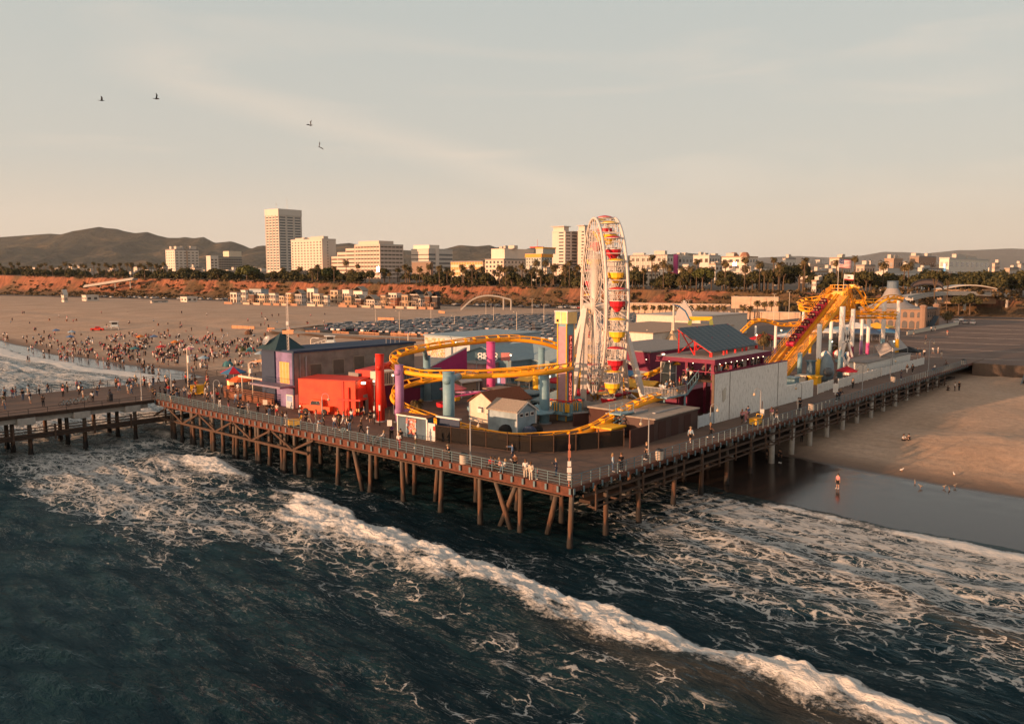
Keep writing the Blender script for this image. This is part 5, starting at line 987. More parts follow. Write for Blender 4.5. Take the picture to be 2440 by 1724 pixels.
b = MB(); [b.bb(x-.05, x+.05, -.03, -.003, 0, hW) for x in (L1*.19, L1*.86)]; b.bb(-.1, .02, -.02, .32, 0, hW); b.build('seam', mat('seam_brown', (0.12, 0.08, 0.06), .8), r); b = MB(); b.bb(-.05, L1+.05, -.05, .35, hW, hW+.1); b.build('coping', MAROON, r)
b = MB(); b.add([(2.1, -.06, 4.0), (2.9, -.06, 4.4), (3.0, -.06, 2.9), (2.3, -.06, 2.5)], [(0, 1, 2, 3)]); o = b.build('plaque', CANV, r); s = o.modifiers.new('thick', 'SOLIDIFY'); s.thickness = .05
fence('short white picket fence right after the lower white wall', (1948, 939), (1986, 925), 1.55, 'pick'); fence('long white picket fence below the kiddie rides', (1997, 926), (2098, 897), 1.6, 'pick'); fence('white solid fence along the far end of the promenade', (2100, 896), (2202, 868), 1.5, 'solid')
r = bld('low_white_building', 'low white flat topped block with parapet behind the picket fence', 'building', pvu(2040, 895)[0], 8.6, 26, 5, 2.4, WHITE, GREYR)
# station with the solar roof
rA = Vector(pvu(1703, 857, DZ+8.1)); rB = Vector(pvu(1837, 835, DZ+8.1)); rC = Vector(pvu(1577, 845, DZ+8.1)); ang = math.atan2(rB.y-rA.y, rB.x-rA.x); Lr = (rB-rA).length; Wr = min(24, abs((rC-rA).dot(Vector((-math.sin(ang), math.cos(ang))))))
stn = root('coaster_station', 'raised open coaster station with maroon beams and flat grey roof carrying solar panels', 'station', rA.x, rA.y, DZ, ang); hR = 8.1
b = MB(); b.bb(0, Lr, 0, Wr, hR-.15, hR); b.build('roof', mat('grey_roof_membrane', (0.33, 0.29, 0.26), 0.8), stn)
b = MB(); b.bb(-.05, Lr+.05, -.08, .0, hR-.7, hR-.02); b.bb(-.08, 0, -.05, Wr, hR-.55, hR-.02); b.build('fascia', MAROON, stn); b = MB(); [b.bb(.5+2.4*k, .7+2.4*k, .2, Wr-.2, hR-.5, hR-.16) for k in range(int(Lr/2.4))]; b.build('roof_beam', mat('bright_red_steel', (0.62, 0.03, 0.03), .5), stn)
PLZ = 5.3
b = MB(); b.bb(1.0, Lr, .5, Wr*.62, PLZ-.3, PLZ); b.build('platform', DWOOD, stn); b = MB(); b.bb(0.5, Lr+3, Wr*.62, Wr-1, 0, 3.4); b.build('lower_wall', MAROON, stn)
for x in (1.4, 6.5, 11.6, Lr-.8):
    for y_ in (.9, Wr*.55): b = MB(); b.bb(x-.2, x+.2, y_-.2, y_+.2, 0, hR-.16); b.build('post', MAROON, stn)
b = MB(); b.bb(1, Lr, .5, .56, PLZ+1.0, PLZ+1.08); b.bb(1, 1.06, .5, Wr*.6, PLZ+1.0, PLZ+1.08); [b.bb(1+.5*k, 1.05+.5*k, .5, .55, PLZ, PLZ+1) for k in range(int((Lr-1)/.5))]; b.build('railing', mat('maroon_rail', (0.3, .03, .08), .5), stn)
for k in range(12):
    b = MB(); b.ball((1.2+1.6*k if k < 9 else -.05, -.12 if k < 9 else 3+3.5*(k-9), hR-.62), .05); b.build('bulb', LAMP, stn)
LL, LR_ = Vector(Dp(1695, 838.6, 108.5)), Vector(Dp(1807, 820, 121)); HLp = Vector(Dp(1613, 781, 114)); HRp = Vector(Dp(1734, 770.7, 126.5))
sp = thing('solar_array', 'large tilted dark solar panel array above the flat station roof', 'solar array', (LL+LR_)/2); o_ = sp.location.copy()
def sol_mat():
    m = bpy.data.materials.new('solar_cells'); m.use_nodes = True; t = m.node_tree; b = t.nodes['Principled BSDF']; b.inputs['Roughness'].default_value = 0.5; b.inputs['Specular IOR Level'].default_value = 0.15
    uv = nd(t, 'ShaderNodeUVMap'); w = nd(t, 'ShaderNodeTexBrick', i_Scale=1.0, offset=0.0); t.links.new(uv.outputs[0], w.inputs[0]); w.inputs['Brick Width'].default_value = 1.0; w.inputs['Row Height'].default_value = 1.0; w.inputs['Mortar Size'].default_value = 0.05
    w.inputs[1].default_value = (0.035, 0.055, 0.068, 1); w.inputs[2].default_value = (0.045, 0.068, 0.082, 1); w.inputs[3].default_value = (0.16, 0.17, 0.17, 1); t.links.new(w.outputs[0], b.inputs['Base Color']); return m
n_ = (LR_-LL).cross(HLp-LL).normalized(); n_ = n_ if n_.z > 0 else -n_
me = bpy.data.meshes.new('panel'); q = [LL-o_, LR_-o_, HRp-o_, HLp-o_]; vs = q+[p-n_*.12 for p in q]; me.from_pydata([tuple(p) for p in vs], [], [(0, 1, 2, 3), (7, 6, 5, 4), (0, 4, 5, 1), (1, 5, 6, 2), (2, 6, 7, 3), (3, 7, 4, 0)]); me.materials.append(sol_mat()); ul = me.uv_layers.new(name='UVMap'); uvs = [(0, 0), (10, 0), (10, 12), (0, 12)]
for i, l_ in enumerate(me.polygons[0].loop_indices): ul.data[l_].uv = uvs[i]
o = bpy.data.objects.new('panel', me); COL.objects.link(o); o.parent = sp
RS = MT['bright_red_steel']; b = MB(); zr = DZ+hR-o_.z
def blend(s, t_): return (LL*(1-s)+LR_*s)*(1-t_)+(HLp*(1-s)+HRp*s)*t_-o_
for s in (0.02, .35, .68, .98):
    for t_ in (.06, .5, .97): p = blend(s, t_); b.bar((p.x, p.y, zr), p, .16)
    p, q = blend(s, .97), blend(s, .5); b.bar((q.x, q.y, zr), p, .12); b.bar((p.x, p.y, zr), q, .12); b.bar(blend(s, .02)-n_*.2, blend(s, .98)-n_*.2, .16)
for s in (.02, .26, .5, .74, .98): p = blend(s, 0.02); b.tube([Vector((p.x, p.y, zr)), Vector((p.x, p.y, zr+.45)), p-n_*.1], .14, 8)
b.build('support_frame', RS, sp)
# queue stairs, lift frame and landing left of the wall
r = root('queue_stairs', 'blue grey steel stair and landing crowded with riders beside the tall white wall', 'stairs', *pvu(1668, 1012)); 
b = MB(); b.bb(-4.4, 0.6, 2.2, 5.6, 3.55, 3.75); b.build('landing', BLUE, r)
b = MB(); [b.bb(-4.4+.2*k, -4.36+.2*k, 2.2, 2.25, 3.75, 4.8) for k in range(26)]; b.bb(-4.4, .6, 2.18, 2.27, 4.8, 4.87); [b.bb(-4.4, -4.35, 2.2+.2*k, 2.24+.2*k, 3.75, 4.8) for k in range(17)]; b.bb(-4.45, -4.33, 2.2, 5.6, 4.8, 4.87); b.build('landing_railing', GREY, r)
b = MB(); [b.bb(.6+.3*k, .95+.3*k, 2.3, 4.4, 3.75+.17*k, 3.82+.17*k) for k in range(9)]; b.build('tread', DWOOD, r); b = MB(); [b.bb(.9+.3*k, 1.25+.3*k, 4.6, 6.4, 3.4-.18*k, 3.47-.18*k) for k in range(19)]; b.build('lower_tread', DWOOD, r)
b = MB(); b.prism([(.6, 2.2, 3.5), (.6, 2.2, 3.9), (3.4, 2.2, 5.5), (3.4, 2.2, 5.1)], (0, .1, 0)); b.prism([(.6, 2.2, 4.75), (.6, 2.2, 4.9), (3.4, 2.2, 6.5), (3.4, 2.2, 6.35)], (0, .08, 0)); [b.cyl((.6+.7*k, 2.24, 3.8+.4*k), (.6+.7*k, 2.24, 4.85+.4*k), .03, n=5) for k in range(5)]; [b.cyl((x, y_, 0), (x, y_, 3.55), .13, n=8) for x, y_ in ((.3, 2.4), (.3, 5.4), (-4.1, 5.3))]; b.build('stair_frame', BLUE, r)
r = root('lift_frame', 'slim white framed lift tower left of the station', 'lift tower', *pvu(1596, 950)); b = MB()
for x in (0, 1.7):
    for y_ in (0, 1.6): b.bb(x, x+.14, y_, y_+.14, 0, 5.6)
for z_ in (0, 2.0, 3.8, 5.5): b.bb(0, 1.84, 0, .12, z_, z_+.13); b.bb(0, .12, 0, 1.74, z_, z_+.13); b.bb(1.72, 1.84, 0, 1.74, z_, z_+.13); b.bb(0, 1.84, 1.62, 1.74, z_, z_+.13)
b.build('frame', WHITE, r); b = MB(); b.bb(.16, 1.68, .16, 1.56, .1, 5.4); b.build('glazing', mat('grey_glazing', (0.2, .22, .22), .15), r); b = MB(); b.bb(-.4, 3, -.4, 2.4, 5.64, 5.8); b.build('roof', MAROON, r)
r = bld('canopy_table', 'flat pale canopy on thin posts behind the brown store', 'canopy', *pvu(1560, 985), 5.5, 4.5, .01, CRM, mat('pale_canopy', (.42, .38, .33), .9), base=DZ+2.6, slab=.1); b = MB(); [b.cyl((x, y_, -2.6), (x, y_, 0), .05, n=6) for x in (0, 5.5) for y_ in (0, 4.5)]; b.build('post', GREY, r)
# inner booths: each from its foot in the photograph
def booth(name, label, cat, px, py, dv, du, h, m, rm=GREYR, rz=0.0, gable=None, gh=.8, base=DZ, over=.2, slab=.18, group=None):
    v_, u_ = pvu(px, py, base); return bld(name, label, cat, v_, u_, dv, du, h, m, rm, rz, base, over, group, gable, gh, slab)
r = booth('shed', 'cream shed with brown shingle roof behind the grey roofed shed', 'shed', 1178, 1012, 7.0, 4.4, 2.5, CRM, SHINGB, gable='x', gh=1.4); pane(r, (-.03, 2.3, 1.7), (.06, .9, .7)); b = MB(); b.bb(-.4, -.1, 1.9, 2.6, 1.4, 1.9); b.build('air_conditioner', WHITE, r); b = MB(); [b.bb(-.06, -.003, y_-.07, y_+.07, 0, 2.5) for y_ in (.08, 4.32)]; b.build('trim', PALEB, r)
r = booth('shed', 'pale blue shed with grey shingle roof and three small gable windows', 'shed', 1231, 1036, 3.6, 4.6, 2.6, PALEB, SHING, gable='y', gh=1.1)
for k in range(3): pane(r, (.8+1.0*k, -.03, 2.25), (.5, .06, .32), GLASS, WHITE)
b = MB(); [b.bb(x-.08, x+.08, -.05, -.003, 0, 2.6) for x in (.08, 3.52)]; b.prism([(-.25, -.26, 2.52), (1.8, -.26, 3.78), (3.85, -.26, 2.52), (3.85, -.26, 2.38), (1.8, -.26, 3.6), (-.25, -.26, 2.38)], (0, .06, 0)); b.build('trim', WHITE, r)
for k, (x, y_) in enumerate(((1262, 1036), (1276, 1030), (1205, 1033))):
    t_ = thing('tarped_pile', ['dark tarpaulin covered pile at the gable end of the pale blue shed', 'low black tarpaulin heap right of the pale blue shed', 'dark cable drum and tarpaulin left of the pale blue shed'][k], 'tarpaulin', P(x, y_)); b = MB(); b.ball((0, 0, .35), .9, 10, 6, 0, (1, .8, .9)); b.build('cover', [NAVY, BLACK, BLACK][k], t_)
r = booth('kiosk', 'white open kiosk with pale gable roof and round emblem', 'kiosk', 1100, 948, 3.6, 3.6, 2.3, mat('kiosk_interior', (.30, .24, .18), .7), mat('pale_kiosk_roof', (.50, .46, .42), .8), gable='x', gh=1.2, over=.5); b = MB(); [b.bb(x, x+.15, y_, y_+.15, 0, 2.3) for x in (-.2, 3.6) for y_ in (-.2, 1.6, 3.6)]; b.build('post', WHITE, r); b = MB(); b.bb(-.3, -.003, .2, 3.4, .9, 1.05); b.build('counter', WHITE, r); b = MB(); b.lathe((0, 0, 0), [(.5, 0), (.5, .05)], 16); b.v = [(-.52-q[2], 1.8+q[1], 2.75+q[0]*.6) for q in b.v]; b.build('emblem', NAVY, r)
r = booth('kiosk', 'small square kiosk with flat brown roof and white vending fronts', 'kiosk', 1192, 966, 2.4, 2.4, 2.2, mat('lilac_kiosk', (.38, .33, .42), .6), mat('tan_roof', (.28, .2, .15), .9), over=.6); [pane(r, (-.03, .6+1.2*k, 1.1), (.06, .9, 1.5), mat('vending_front', (.5, .5, .55), .3, emit=((.8, .8, 1), .15))) for k in range(2)]
r = booth('booth', 'dark teal booth with slanting charcoal awning by the lilac column', 'booth', 986, 958, 4.6, 3.2, 2.2, TEAL, mat('charcoal_awning', (.035, .05, .055), .8), over=.5)
# teal, magenta and grey buildings at the back of the park
def slab_wall(label, p, q, hts, m, th=.35, name='painted_wall', cat='wall', base=DZ):
    a, c = P(*p), P(*q); d = c-a; L = d.length; r = thing(name, label, cat, a, math.atan2(d.y, d.x)); b = MB(); b.prism([(0, 0, 0), (L, 0, 0), (L, 0, hts[1]), (0, 0, hts[0])], (0, th, 0)); b.build('panel', m, r); b = MB(); b.bar((0, th/2, hts[0]+.07), (L, th/2, hts[1]+.07), th+.1, .14); b.build('coping', PINK if m is MAROON else GREY, r); return r
slab_wall('magenta wedge shaped wall rising to the right behind the blue columns', (1022, 945), (1113, 930), (4.4, 6.9), mat('magenta_wall', (.36, .02, .13), .6))
slab_wall('dark teal wall behind the coaster bend on the left', (962, 962), (1052, 950), (5.2, 4.6), TEAL)
r = booth('arcade_building', 'teal arcade hall with low pitched roof and lit game stalls', 'building', 1218, 928, 26, 13, 4.6, mat('teal_stucco', (.13, .22, .26), .7), mat('blue_grey_roof', (.17, .24, .27), .6), gable='x', gh=2.0); b = MB(); b.bb(-.6, -.003, 1, 12, 2.9, 3.4); b.build('stall_awning', TEAL, r)
for k in range(9): b = MB(); y_ = 1.2+1.25*k; b.bb(-.25, -.003, y_, y_+.9, .9, 2.6); o = b.build('lit_stall', mat(['stall_pink', 'stall_white', 'stall_blue'][k % 3], [(.5, .15, .25), (.7, .7, .75), (.2, .4, .6)][k % 3], .5, emit=([(1, .3, .3), (.9, .95, 1), (.4, .7, 1)][k % 3], .45)), r)
b = MB(); b.bb(-.9, -.3, .8, 12.2, .1, .85); b.build('counter', BLUE, r)
r = booth('show_building', 'pale grey blue hall with a long mono pitch roof', 'building', 1120, 902, 20, 12, 7.2, mat('pale_hall', (.42, .45, .46), .7), mat('slate_blue_roof', (.23, .30, .33), .6), slab=.3); b = MB(); b.bb(-.05, -.003, 6.5, 11.8, 3.4, 6.9); b.build('poster', blot('orange_mural', (.6, .5, .4), (.7, .25, .06), (.3, .4, .45)), r)
r = booth('churro_stand', 'churro stand with pink awning and a dark sign of white letters', 'food stand', 1150, 930, 4, 5, 4.2, mat('blush_wall', (.42, .24, .23), .7), GREYR)
b = MB(); b.bb(-1.7, -.003, -.4, 5.4, 2.6, 2.75); b.build('awning', mat('pink_awning', (.45, .25, .25), .8), r)
sg = thing('churro_sign', 'dark teal billboard with bold white stacked words CHURRO CHURRO', 'sign', Dp(1163, 849, 129), math.radians(-6)); b = MB(); b.bb(-2.0, 2.0, -.12, .12, -.62, .62); b.build('board', TEAL, sg); b = MB(); b.bb(2.0, 3.4, -.10, .10, -.62, .62); b.build('side_panel', mat('pink_board', (.5, .2, .2), .6), sg); b = MB(); [b.bb(x-.06, x+.06, .13, .25, -6, .5) for x in (-1.8, 3.2)]; b.build('post', GREY, sg)
for z_ in (.28, -.28): text('CHURRO', .74, mat('lit_white_letter', (.9, .88, .85), .5, emit=((1, .95, .9), .05)), sg, (-.05, -.14, z_), (math.pi/2, 0, 0), .02, .02)
r = booth('theatre', 'wide teal building with shallow gable behind the drop tower', 'building', 1330, 928, 16, 16, 4.4, mat('teal_light', (.20, .30, .34), .7), mat('teal_roof', (.24, .33, .36), .6), gable='y', gh=2.2)
r = booth('fun_house', 'long maroon hall with flat grey roof right of the wheel', 'building', 1548, 918, 24, 14, 5.6, MAROON, GREYR); b = MB(); b.bb(-.1, -.003, 0, 14, 0, 1.4); b.build('plinth', PURP, r); b = MB(); b.box((4, -.15, 5.0), (.5, .25, .25)); b.build('floodlight', LAMP, r)
r = booth('tan_warehouse', 'large tan roofed white warehouse behind the wheel', 'building', 1555, 846, 40, 26, 5.0, mat('offwhite_wall', (.62, .56, .48), .8), mat('tan_gravel_roof', (.34, .24, .17), .95)); 
r = booth('carnival_hall', 'pale carnival hall with a scalloped pointed gable outlined in bulbs', 'building', 1668, 806, 30, 22, 6.2, mat('pale_carnival', (.60, .50, .42), .7), mat('pale_carnival_roof', (.5, .42, .36), .8)); b = MB(); b.prism([(-.3, 2, 5), (-.3, 8.5, 5), (-.3, 7.6, 8), (-.3, 5.3, 11), (-.3, 3, 8)], (.3, 0, 0)); b.build('gable', mat('grey_gable', (.34, .32, .31), .7), r)
for k in range(14): t_ = k/13; y_ = 2+6.5*t_; z_ = 8+3.1*(1-abs(2*t_-1)); b = MB(); b.ball((-.4, y_, z_), .16, 6, 4); b.build('bulb', WHITE, r)
for k, (x, y_, h_, w_) in enumerate(((1541, 838, 3.6, 3.2), (1600, 842, 5.6, 4.2))):
    t_ = thing('tent', ['small pointed tan tent beside the white warehouse wall', 'tall pointed tan sail tent beside the solar roof'][k], 'tent', P(x, y_), PA); b = MB(); b.lathe((0, 0, 0), [(w_, 1.2), (w_*.55, h_*.42), (w_*.22, h_*.75), (.08, h_)], 8); b.build('canopy', mat('tan_canvas', (.50, .36, .23), .9), t_); b = MB(); b.cyl((0, 0, 0), (0, 0, h_+1.8), .12, n=6); b.build('mast', CRM, t_)
sw_ = thing('swing_ride', 'yellow and green arched swing ride frame behind the solar roof', 'ride', P(1668, 820), PA-1.0); b = MB(); b.bb(-3, 3, -.4, .4, 6.4, 7.4); b.build('header', GOLD, sw_); b = MB()
for s in (-1, 1): b.prism([(s*3, -.5, 7), (s*2.2, -.5, 6.6), (s*3.2, -.5, 0), (s*4.4, -.5, 0)], (0, 1, 0))
b.build('side_arch', mat('olive_panel', (.20, .24, .07), .6), sw_)
arm = thing('swing_boom', 'white mast with long curved blue boom behind the warehouse', 'ride', P(1605, 838)); b = MB(); b.cyl((0, 0, 0), (-.2, 0, 11.4), .35, .2, 8); b.build('mast', CRM, arm); b = MB(); b.tube([(-.4, 0, 11.4), (1.2, .4, 11.0), (2.8, .8, 9.8), (4.0, 1, 7.6)], .18, 8); b.build('boom', UB, arm)
# canopies and umbrellas
def tent(label, px, py, w, h, m, top=1.0, z=DZ, group=None, n=4, name='canopy_tent'):
    r = thing(name, label, 'canopy', P(px, py, z), PA+.1, group); b = MB(); b.lathe((0, 0, 0), [(w*.74, h-.25), (w*.76, h), (w*.3, h+top*.6), (.06, h+top)], n, a0=math.pi/n); b.build('canopy', m, r); b = MB(); [b.cyl((w*.5*a, w*.5*c, 0), (w*.5*a, w*.5*c, h), .05, n=6) for a in (-1, 1) for c in (-1, 1)]; b.build('pole', GREY, r); return r
umbrella('teal parasol between the sheds and the drop tower', 1281, 1006, BLUE, 2.3, 2.3); tent('teal grey hipped tent left of the drop tower', 1328, 990, 5.0, 2.2, mat('teal_tent', (.16, .24, .27), .8), 1.3)
r = booth('wave_roof_stall', 'teal stall with layered wavy roof near the blue column', 'stall', 1272, 985, 2.6, 3.0, 1.4, DWOOD, TEAL, over=.3); b = MB(); [b.bb(-.3-.1*k, 2.9, -.3, 3.3, 1.7+.42*k, 1.9+.42*k) for k in range(3)]; b.build('roof_tier', TEAL, r)
for k, (x, y_, l_) in enumerate(((1325, 935, 'red stepped stall roof left of the drop tower'), (1372, 965, 'red canopy at the left foot of the wheel'), (1460, 968, 'red canopy under the wheel'))): tent(l_, x, y_, 3.6, 2.0, UR, .5)
for k, (x, y_, l_) in enumerate(((1385, 925, 'yellow food hut roof behind the left wheel legs'), (1548, 960, 'yellow stepped hut roof right of the wheel'))): r = booth('food_hut', l_, 'hut', x, y_, 4, 5, 2.0, mat('yellow_hut', (.55, .28, .04), .7), GOLD, gable='y', gh=.9)
r = bld('ride_platform', 'low grey loading platform with fence under the wheel', 'platform', *pvu(1470, 990), 5, 9, .5, GREY, GREY, slab=.05); b = MB(); b.bb(-.1, -.02, 0, 9, .5, 1.5); b.build('parapet', mat('galvanised', (.35, .37, .37), .5), r); slab_wall('low dark brown screen right of the drop tower foot', (1366, 1016), (1440, 1010), (1.6, 1.6), BROWN, .15)
# scissor lift by the coaster rise
sl_ = thing('scissor_lift', 'blue scissor lift with raised caged platform beside the rising track', 'lift', P(1480, 1040), PA); b = MB(); b.bb(-1.2, 1.2, -.7, .7, .3, .7); [b.cyl((x, y_-.12, .3), (x, y_+.12, .3), .3, n=10) for x in (-.9, .9) for y_ in (-.7, .7)]; b.build('chassis', DARK, sl_); b = MB(); [b.bar((-1+2*(k % 2), y_, .7+.5*k), (1-2*(k % 2), y_, 1.2+.5*k), .1) for k in range(4) for y_ in (-.4, .4)]; [b.bar((1-2*(k % 2), y_, .7+.5*k), (-1+2*(k % 2), y_, 1.2+.5*k), .1) for k in range(4) for y_ in (-.4, .4)]; b.build('scissor', BLUE, sl_); b = MB(); b.bb(-1.3, 1.3, -.8, .8, 2.75, 2.9); [b.bar((-1.3, y_, 2.9+h), (1.3, y_, 2.9+h), .05) for y_ in (-.8, .8) for h in (.5, 1.0)]; [b.cyl((x, y_, 2.9), (x, y_, 3.9), .03, n=5) for x in (-1.3, 0, 1.3) for y_ in (-.8, .8)]; b.build('platform', BLUE, sl_)
r = booth('orange_box', 'dark orange machinery box behind the mesh fence', 'box', 1455, 1055, 2.6, 2.0, 1.5, mat('burnt_orange', (.32, .12, .02), .7), GOLD)
for x, y_, c_, lab, dv, du in ((1030, 946, UR, 'red awning game stall left of the thick blue column', 2.4, 2.6), (1056, 940, CRM, 'cream awning snack stall by the magenta wall', 2.2, 2.2), (1118, 934, UB, 'blue awning game stall behind the white kiosk', 2.4, 3.0), (1238, 934, PINK, 'pink awning game stall before the teal arcade', 2.2, 3.0), (1262, 944, GOLD, 'yellow awning stall by the yellow column', 2.0, 2.4), (1305, 925, UR, 'red stall between the arcade and the drop tower', 2.4, 2.6), (1500, 930, UB, 'blue awning stall before the maroon hall', 2.2, 3.0), (1528, 932, CRM, 'cream awning stall before the maroon hall', 2.2, 2.8), (1000, 935, TEAL, 'teal stall behind the lilac column', 2.6, 2.2)):
    r = booth('game_stall', lab, 'stall', x, y_, dv, du, 1.0, mat('stall_base', (.20, .15, .12), .7), mat('stall_shelf', (.35, .28, .22), .7), over=.05); b = MB(); b.prism([(-.5, -.3, 2.3), (-.5, du+.3, 2.3), (dv, du+.3, 2.9), (dv, -.3, 2.9)], (0, 0, .12)); b.build('awning', c_, r); b = MB(); [b.bb(a-.06, a+.06, c-.06, c+.06, 1, 2.4) for a in (0, dv-.1) for c in (.05, du-.05)]; b.build('post', WHITE, r); b = MB(); [b.ball((.3, .3+.4*j, 1.4), .17, 6, 4) for j in range(int(du/.4))]; b.m = [0]*len(b.f); b.build('prize_row', [PINK, GOLD, BLUE][int(x) % 3], r)
# spinner ride: hub, arms, cars
sp_ = thing('spinner_ride', 'spinning octopus ride with pink arms and small tub cars inside the coaster loop', 'ride', P(1152, 975)); b = MB(); b.cyl((0, 0, 0), (0, 0, 2.6), .4, n=10); [b.bar((0, 0, 2.3), (2.2*math.cos(a), 2.2*math.sin(a), 0), .12) for a in (0.3, 1.35, 2.4, 3.4, 4.5, 5.5)]; b.build('hub', BLUE, sp_)
for k in range(6):
    a = 6.283*k/6+.35; c_, s_ = math.cos(a), math.sin(a); b = MB(); b.bar((0, 0, 2.5), (5.6*c_, 5.6*s_, 1.9), .22); b.build('arm', PINK if k % 2 else PURP, sp_); b = MB(); b.lathe((5.8*c_, 5.8*s_, .6), [(.5, 0), (.95, .15), (1.0, .7), (.9, .7), (.8, .2)], 10); b.build('tub', [REDB, BLUE, YELB][k % 3], sp_)
umbrella('coral parasol in the middle of the spinner ride', 1080, 965, mat('coral_canvas', (.5, .12, .13), .8), 2.0, 3.2)
# far side: kiddie rides, sails, canopies, bath house
for k, (x, y_, rad, l_) in enumerate(((1967, 868, 1.15, 'blue and white striped beach ball in front of the thick blue and white column'), (1995, 862, 1.0, 'small red and white striped beach ball partly behind the column'), (2020, 864, 0.9, 'rightmost striped beach ball by the rides'))):
    t_ = thing('striped_ball', l_, 'ball', P(x, y_), .4*k); b = MB(); b.ball((0, 0, rad+.6), rad, 16, 10); b.m = [(i % 16)//2 % 2 for i in range(len(b.f))]; b.build('ball', [WHITE, [UB, UR, UB][k]], t_, True); b = MB(); b.cyl((0, 0, 0), (0, 0, .7), .4, n=10); b.build('stand', BLUE, t_)
sk_ = thing('shark_ride', 'grey blue upright shark shaped ride front with gaping round mouth', 'ride', P(1968, 908), PA); b = MB(); b.lathe((0, 0, 0), [(1.0, 0), (1.35, 1.6), (1.2, 3.2), (.7, 4.4), (.15, 5.0)], 14); b.prism([(1.0, -.1, 2.4), (2.6, -.1, 2.0), (1.2, -.1, 3.6)], (0, .2, 0)); b.build('body', mat('shark_grey', (.17, .23, .27), .5), sk_, True); b = MB(); b.ball((-.95, -.7, 1.8), .85, 12, 8); b.build('mouth', mat('grey_mouth', (.10, .11, .12), .4), sk_)
r = booth('sign_tower', 'narrow blue booth tower beside the foot of the yellow column', 'tower', 1934, 914, 1.2, 1.0, 3.8, mat('deep_blue', (.05, .10, .15), .6), TEAL)
for k, (x, y_, l_, c_) in enumerate(((1918, 915, 'cream control box with red front at the lift base', CRM), (1947, 917, 'yellow square column footing box', GOLD), (1893, 920, 'pale blue ride base beside the lift hill', BLUE))): r = booth('control_box', l_, 'box', x, y_, 1.8, 1.6, 1.3, c_, c_)
umbrella('red parasol above the picket fence', 2017, 906, UR, 1.9, 2.5)
def sail(label, pts, mast, m):
    q = [Dp(*p) for p in pts]; o_ = q[0].copy(); r = thing('shade_sail', label, 'shade sail', o_); n = 6; b = MB(); vs = []
    for i in range(n+1):
        for j in range(n+1):
            s, t_ = i/n, j/n; p = (q[0]*(1-s)+q[1]*s)*(1-t_)+(q[3]*(1-s)+q[2]*s)*t_-o_; p.z -= 0.7*math.sin(math.pi*s)*math.sin(math.pi*t_)*((s-.5)*(t_-.5)*3+.6); vs.append(p)
    b.add(vs, [(i*(n+1)+j, i*(n+1)+j+1, (i+1)*(n+1)+j+1, (i+1)*(n+1)+j) for i in range(n) for j in range(n)]); o = b.build('sail', m, r, True); s = o.modifiers.new('thick', 'SOLIDIFY'); s.thickness = .03
    b = MB(); [b.cyl(p-o_, Vector((p.x, p.y, DZ))-o_, .08, n=6) for p in q]; b.build('post', GREY, r); return r
SAILM = mat('grey_sail', (.36, .33, .31), .9); sail('grey shade sail left of the pale yellow footed column', [(2083, 822, 171), (2113, 814, 168), (2128, 833, 162), (2097, 848, 163)], 0, SAILM); sail('grey shade sail right of the pale yellow footed column', [(2118, 812, 178), (2143, 806, 182), (2163, 828, 176), (2131, 836, 168)], 0, SAILM)
tent('navy canopy with red edge behind the columns', 2062, 812, 9.5, 2.6, mat('navy_canvas', (.05, .09, .16), .8), .9); tent('black pop up tent beside the white van', 2163, 860, 4.6, 2.3, BLACK, .9)
for k, (x, y_, w_, l_, m_) in enumerate(((1975, 812, 8, 'white marquee behind the thick column', WHITE), (2040, 800, 9, 'long white marquee behind the coaster columns', WHITE), (2000, 806, 7, 'blue market canopy behind the columns', BLUE), (2088, 800, 8, 'yellow awning of the food court', GOLD), (2110, 812, 6, 'blue parasol row by the bath house', UB), (1890, 818, 7, 'teal roofed booth left of the lift hill', TEAL), (1872, 826, 6, 'white ticket pavilion with arched front', WHITE), (1822, 832, 6, 'red domed kiosk behind the solar roof', UR))): tent(l_, x, y_, w_, 2.8, m_, 1.3 if k % 2 else .8)
vn = thing('van', 'white delivery van parked beside the black tent', 'van', P(2136, 846), PA+.3); b = MB(); b.prism([(-2.4, -.95, .4), (2.3, -.95, .4), (2.4, -.95, 1.1), (1.6, -.95, 1.3), (1.1, -.95, 2.1), (-2.4, -.95, 2.2)], (0, 1.9, 0)); b.build('body', WHITE, vn); b = MB(); b.prism([(.3, -.97, 1.3), (1.45, -.97, 1.3), (1.0, -.97, 1.95), (.3, -.97, 1.95)], (0, 1.94, 0)); b.build('window', GLASS, vn)
for x in (-1.5, 1.5):
    for y_ in (-.9, .9): b = MB(); b.cyl((x, y_-.1, .38), (x, y_+.1, .38), .38, n=12); b.build('wheel', BLACK, vn)
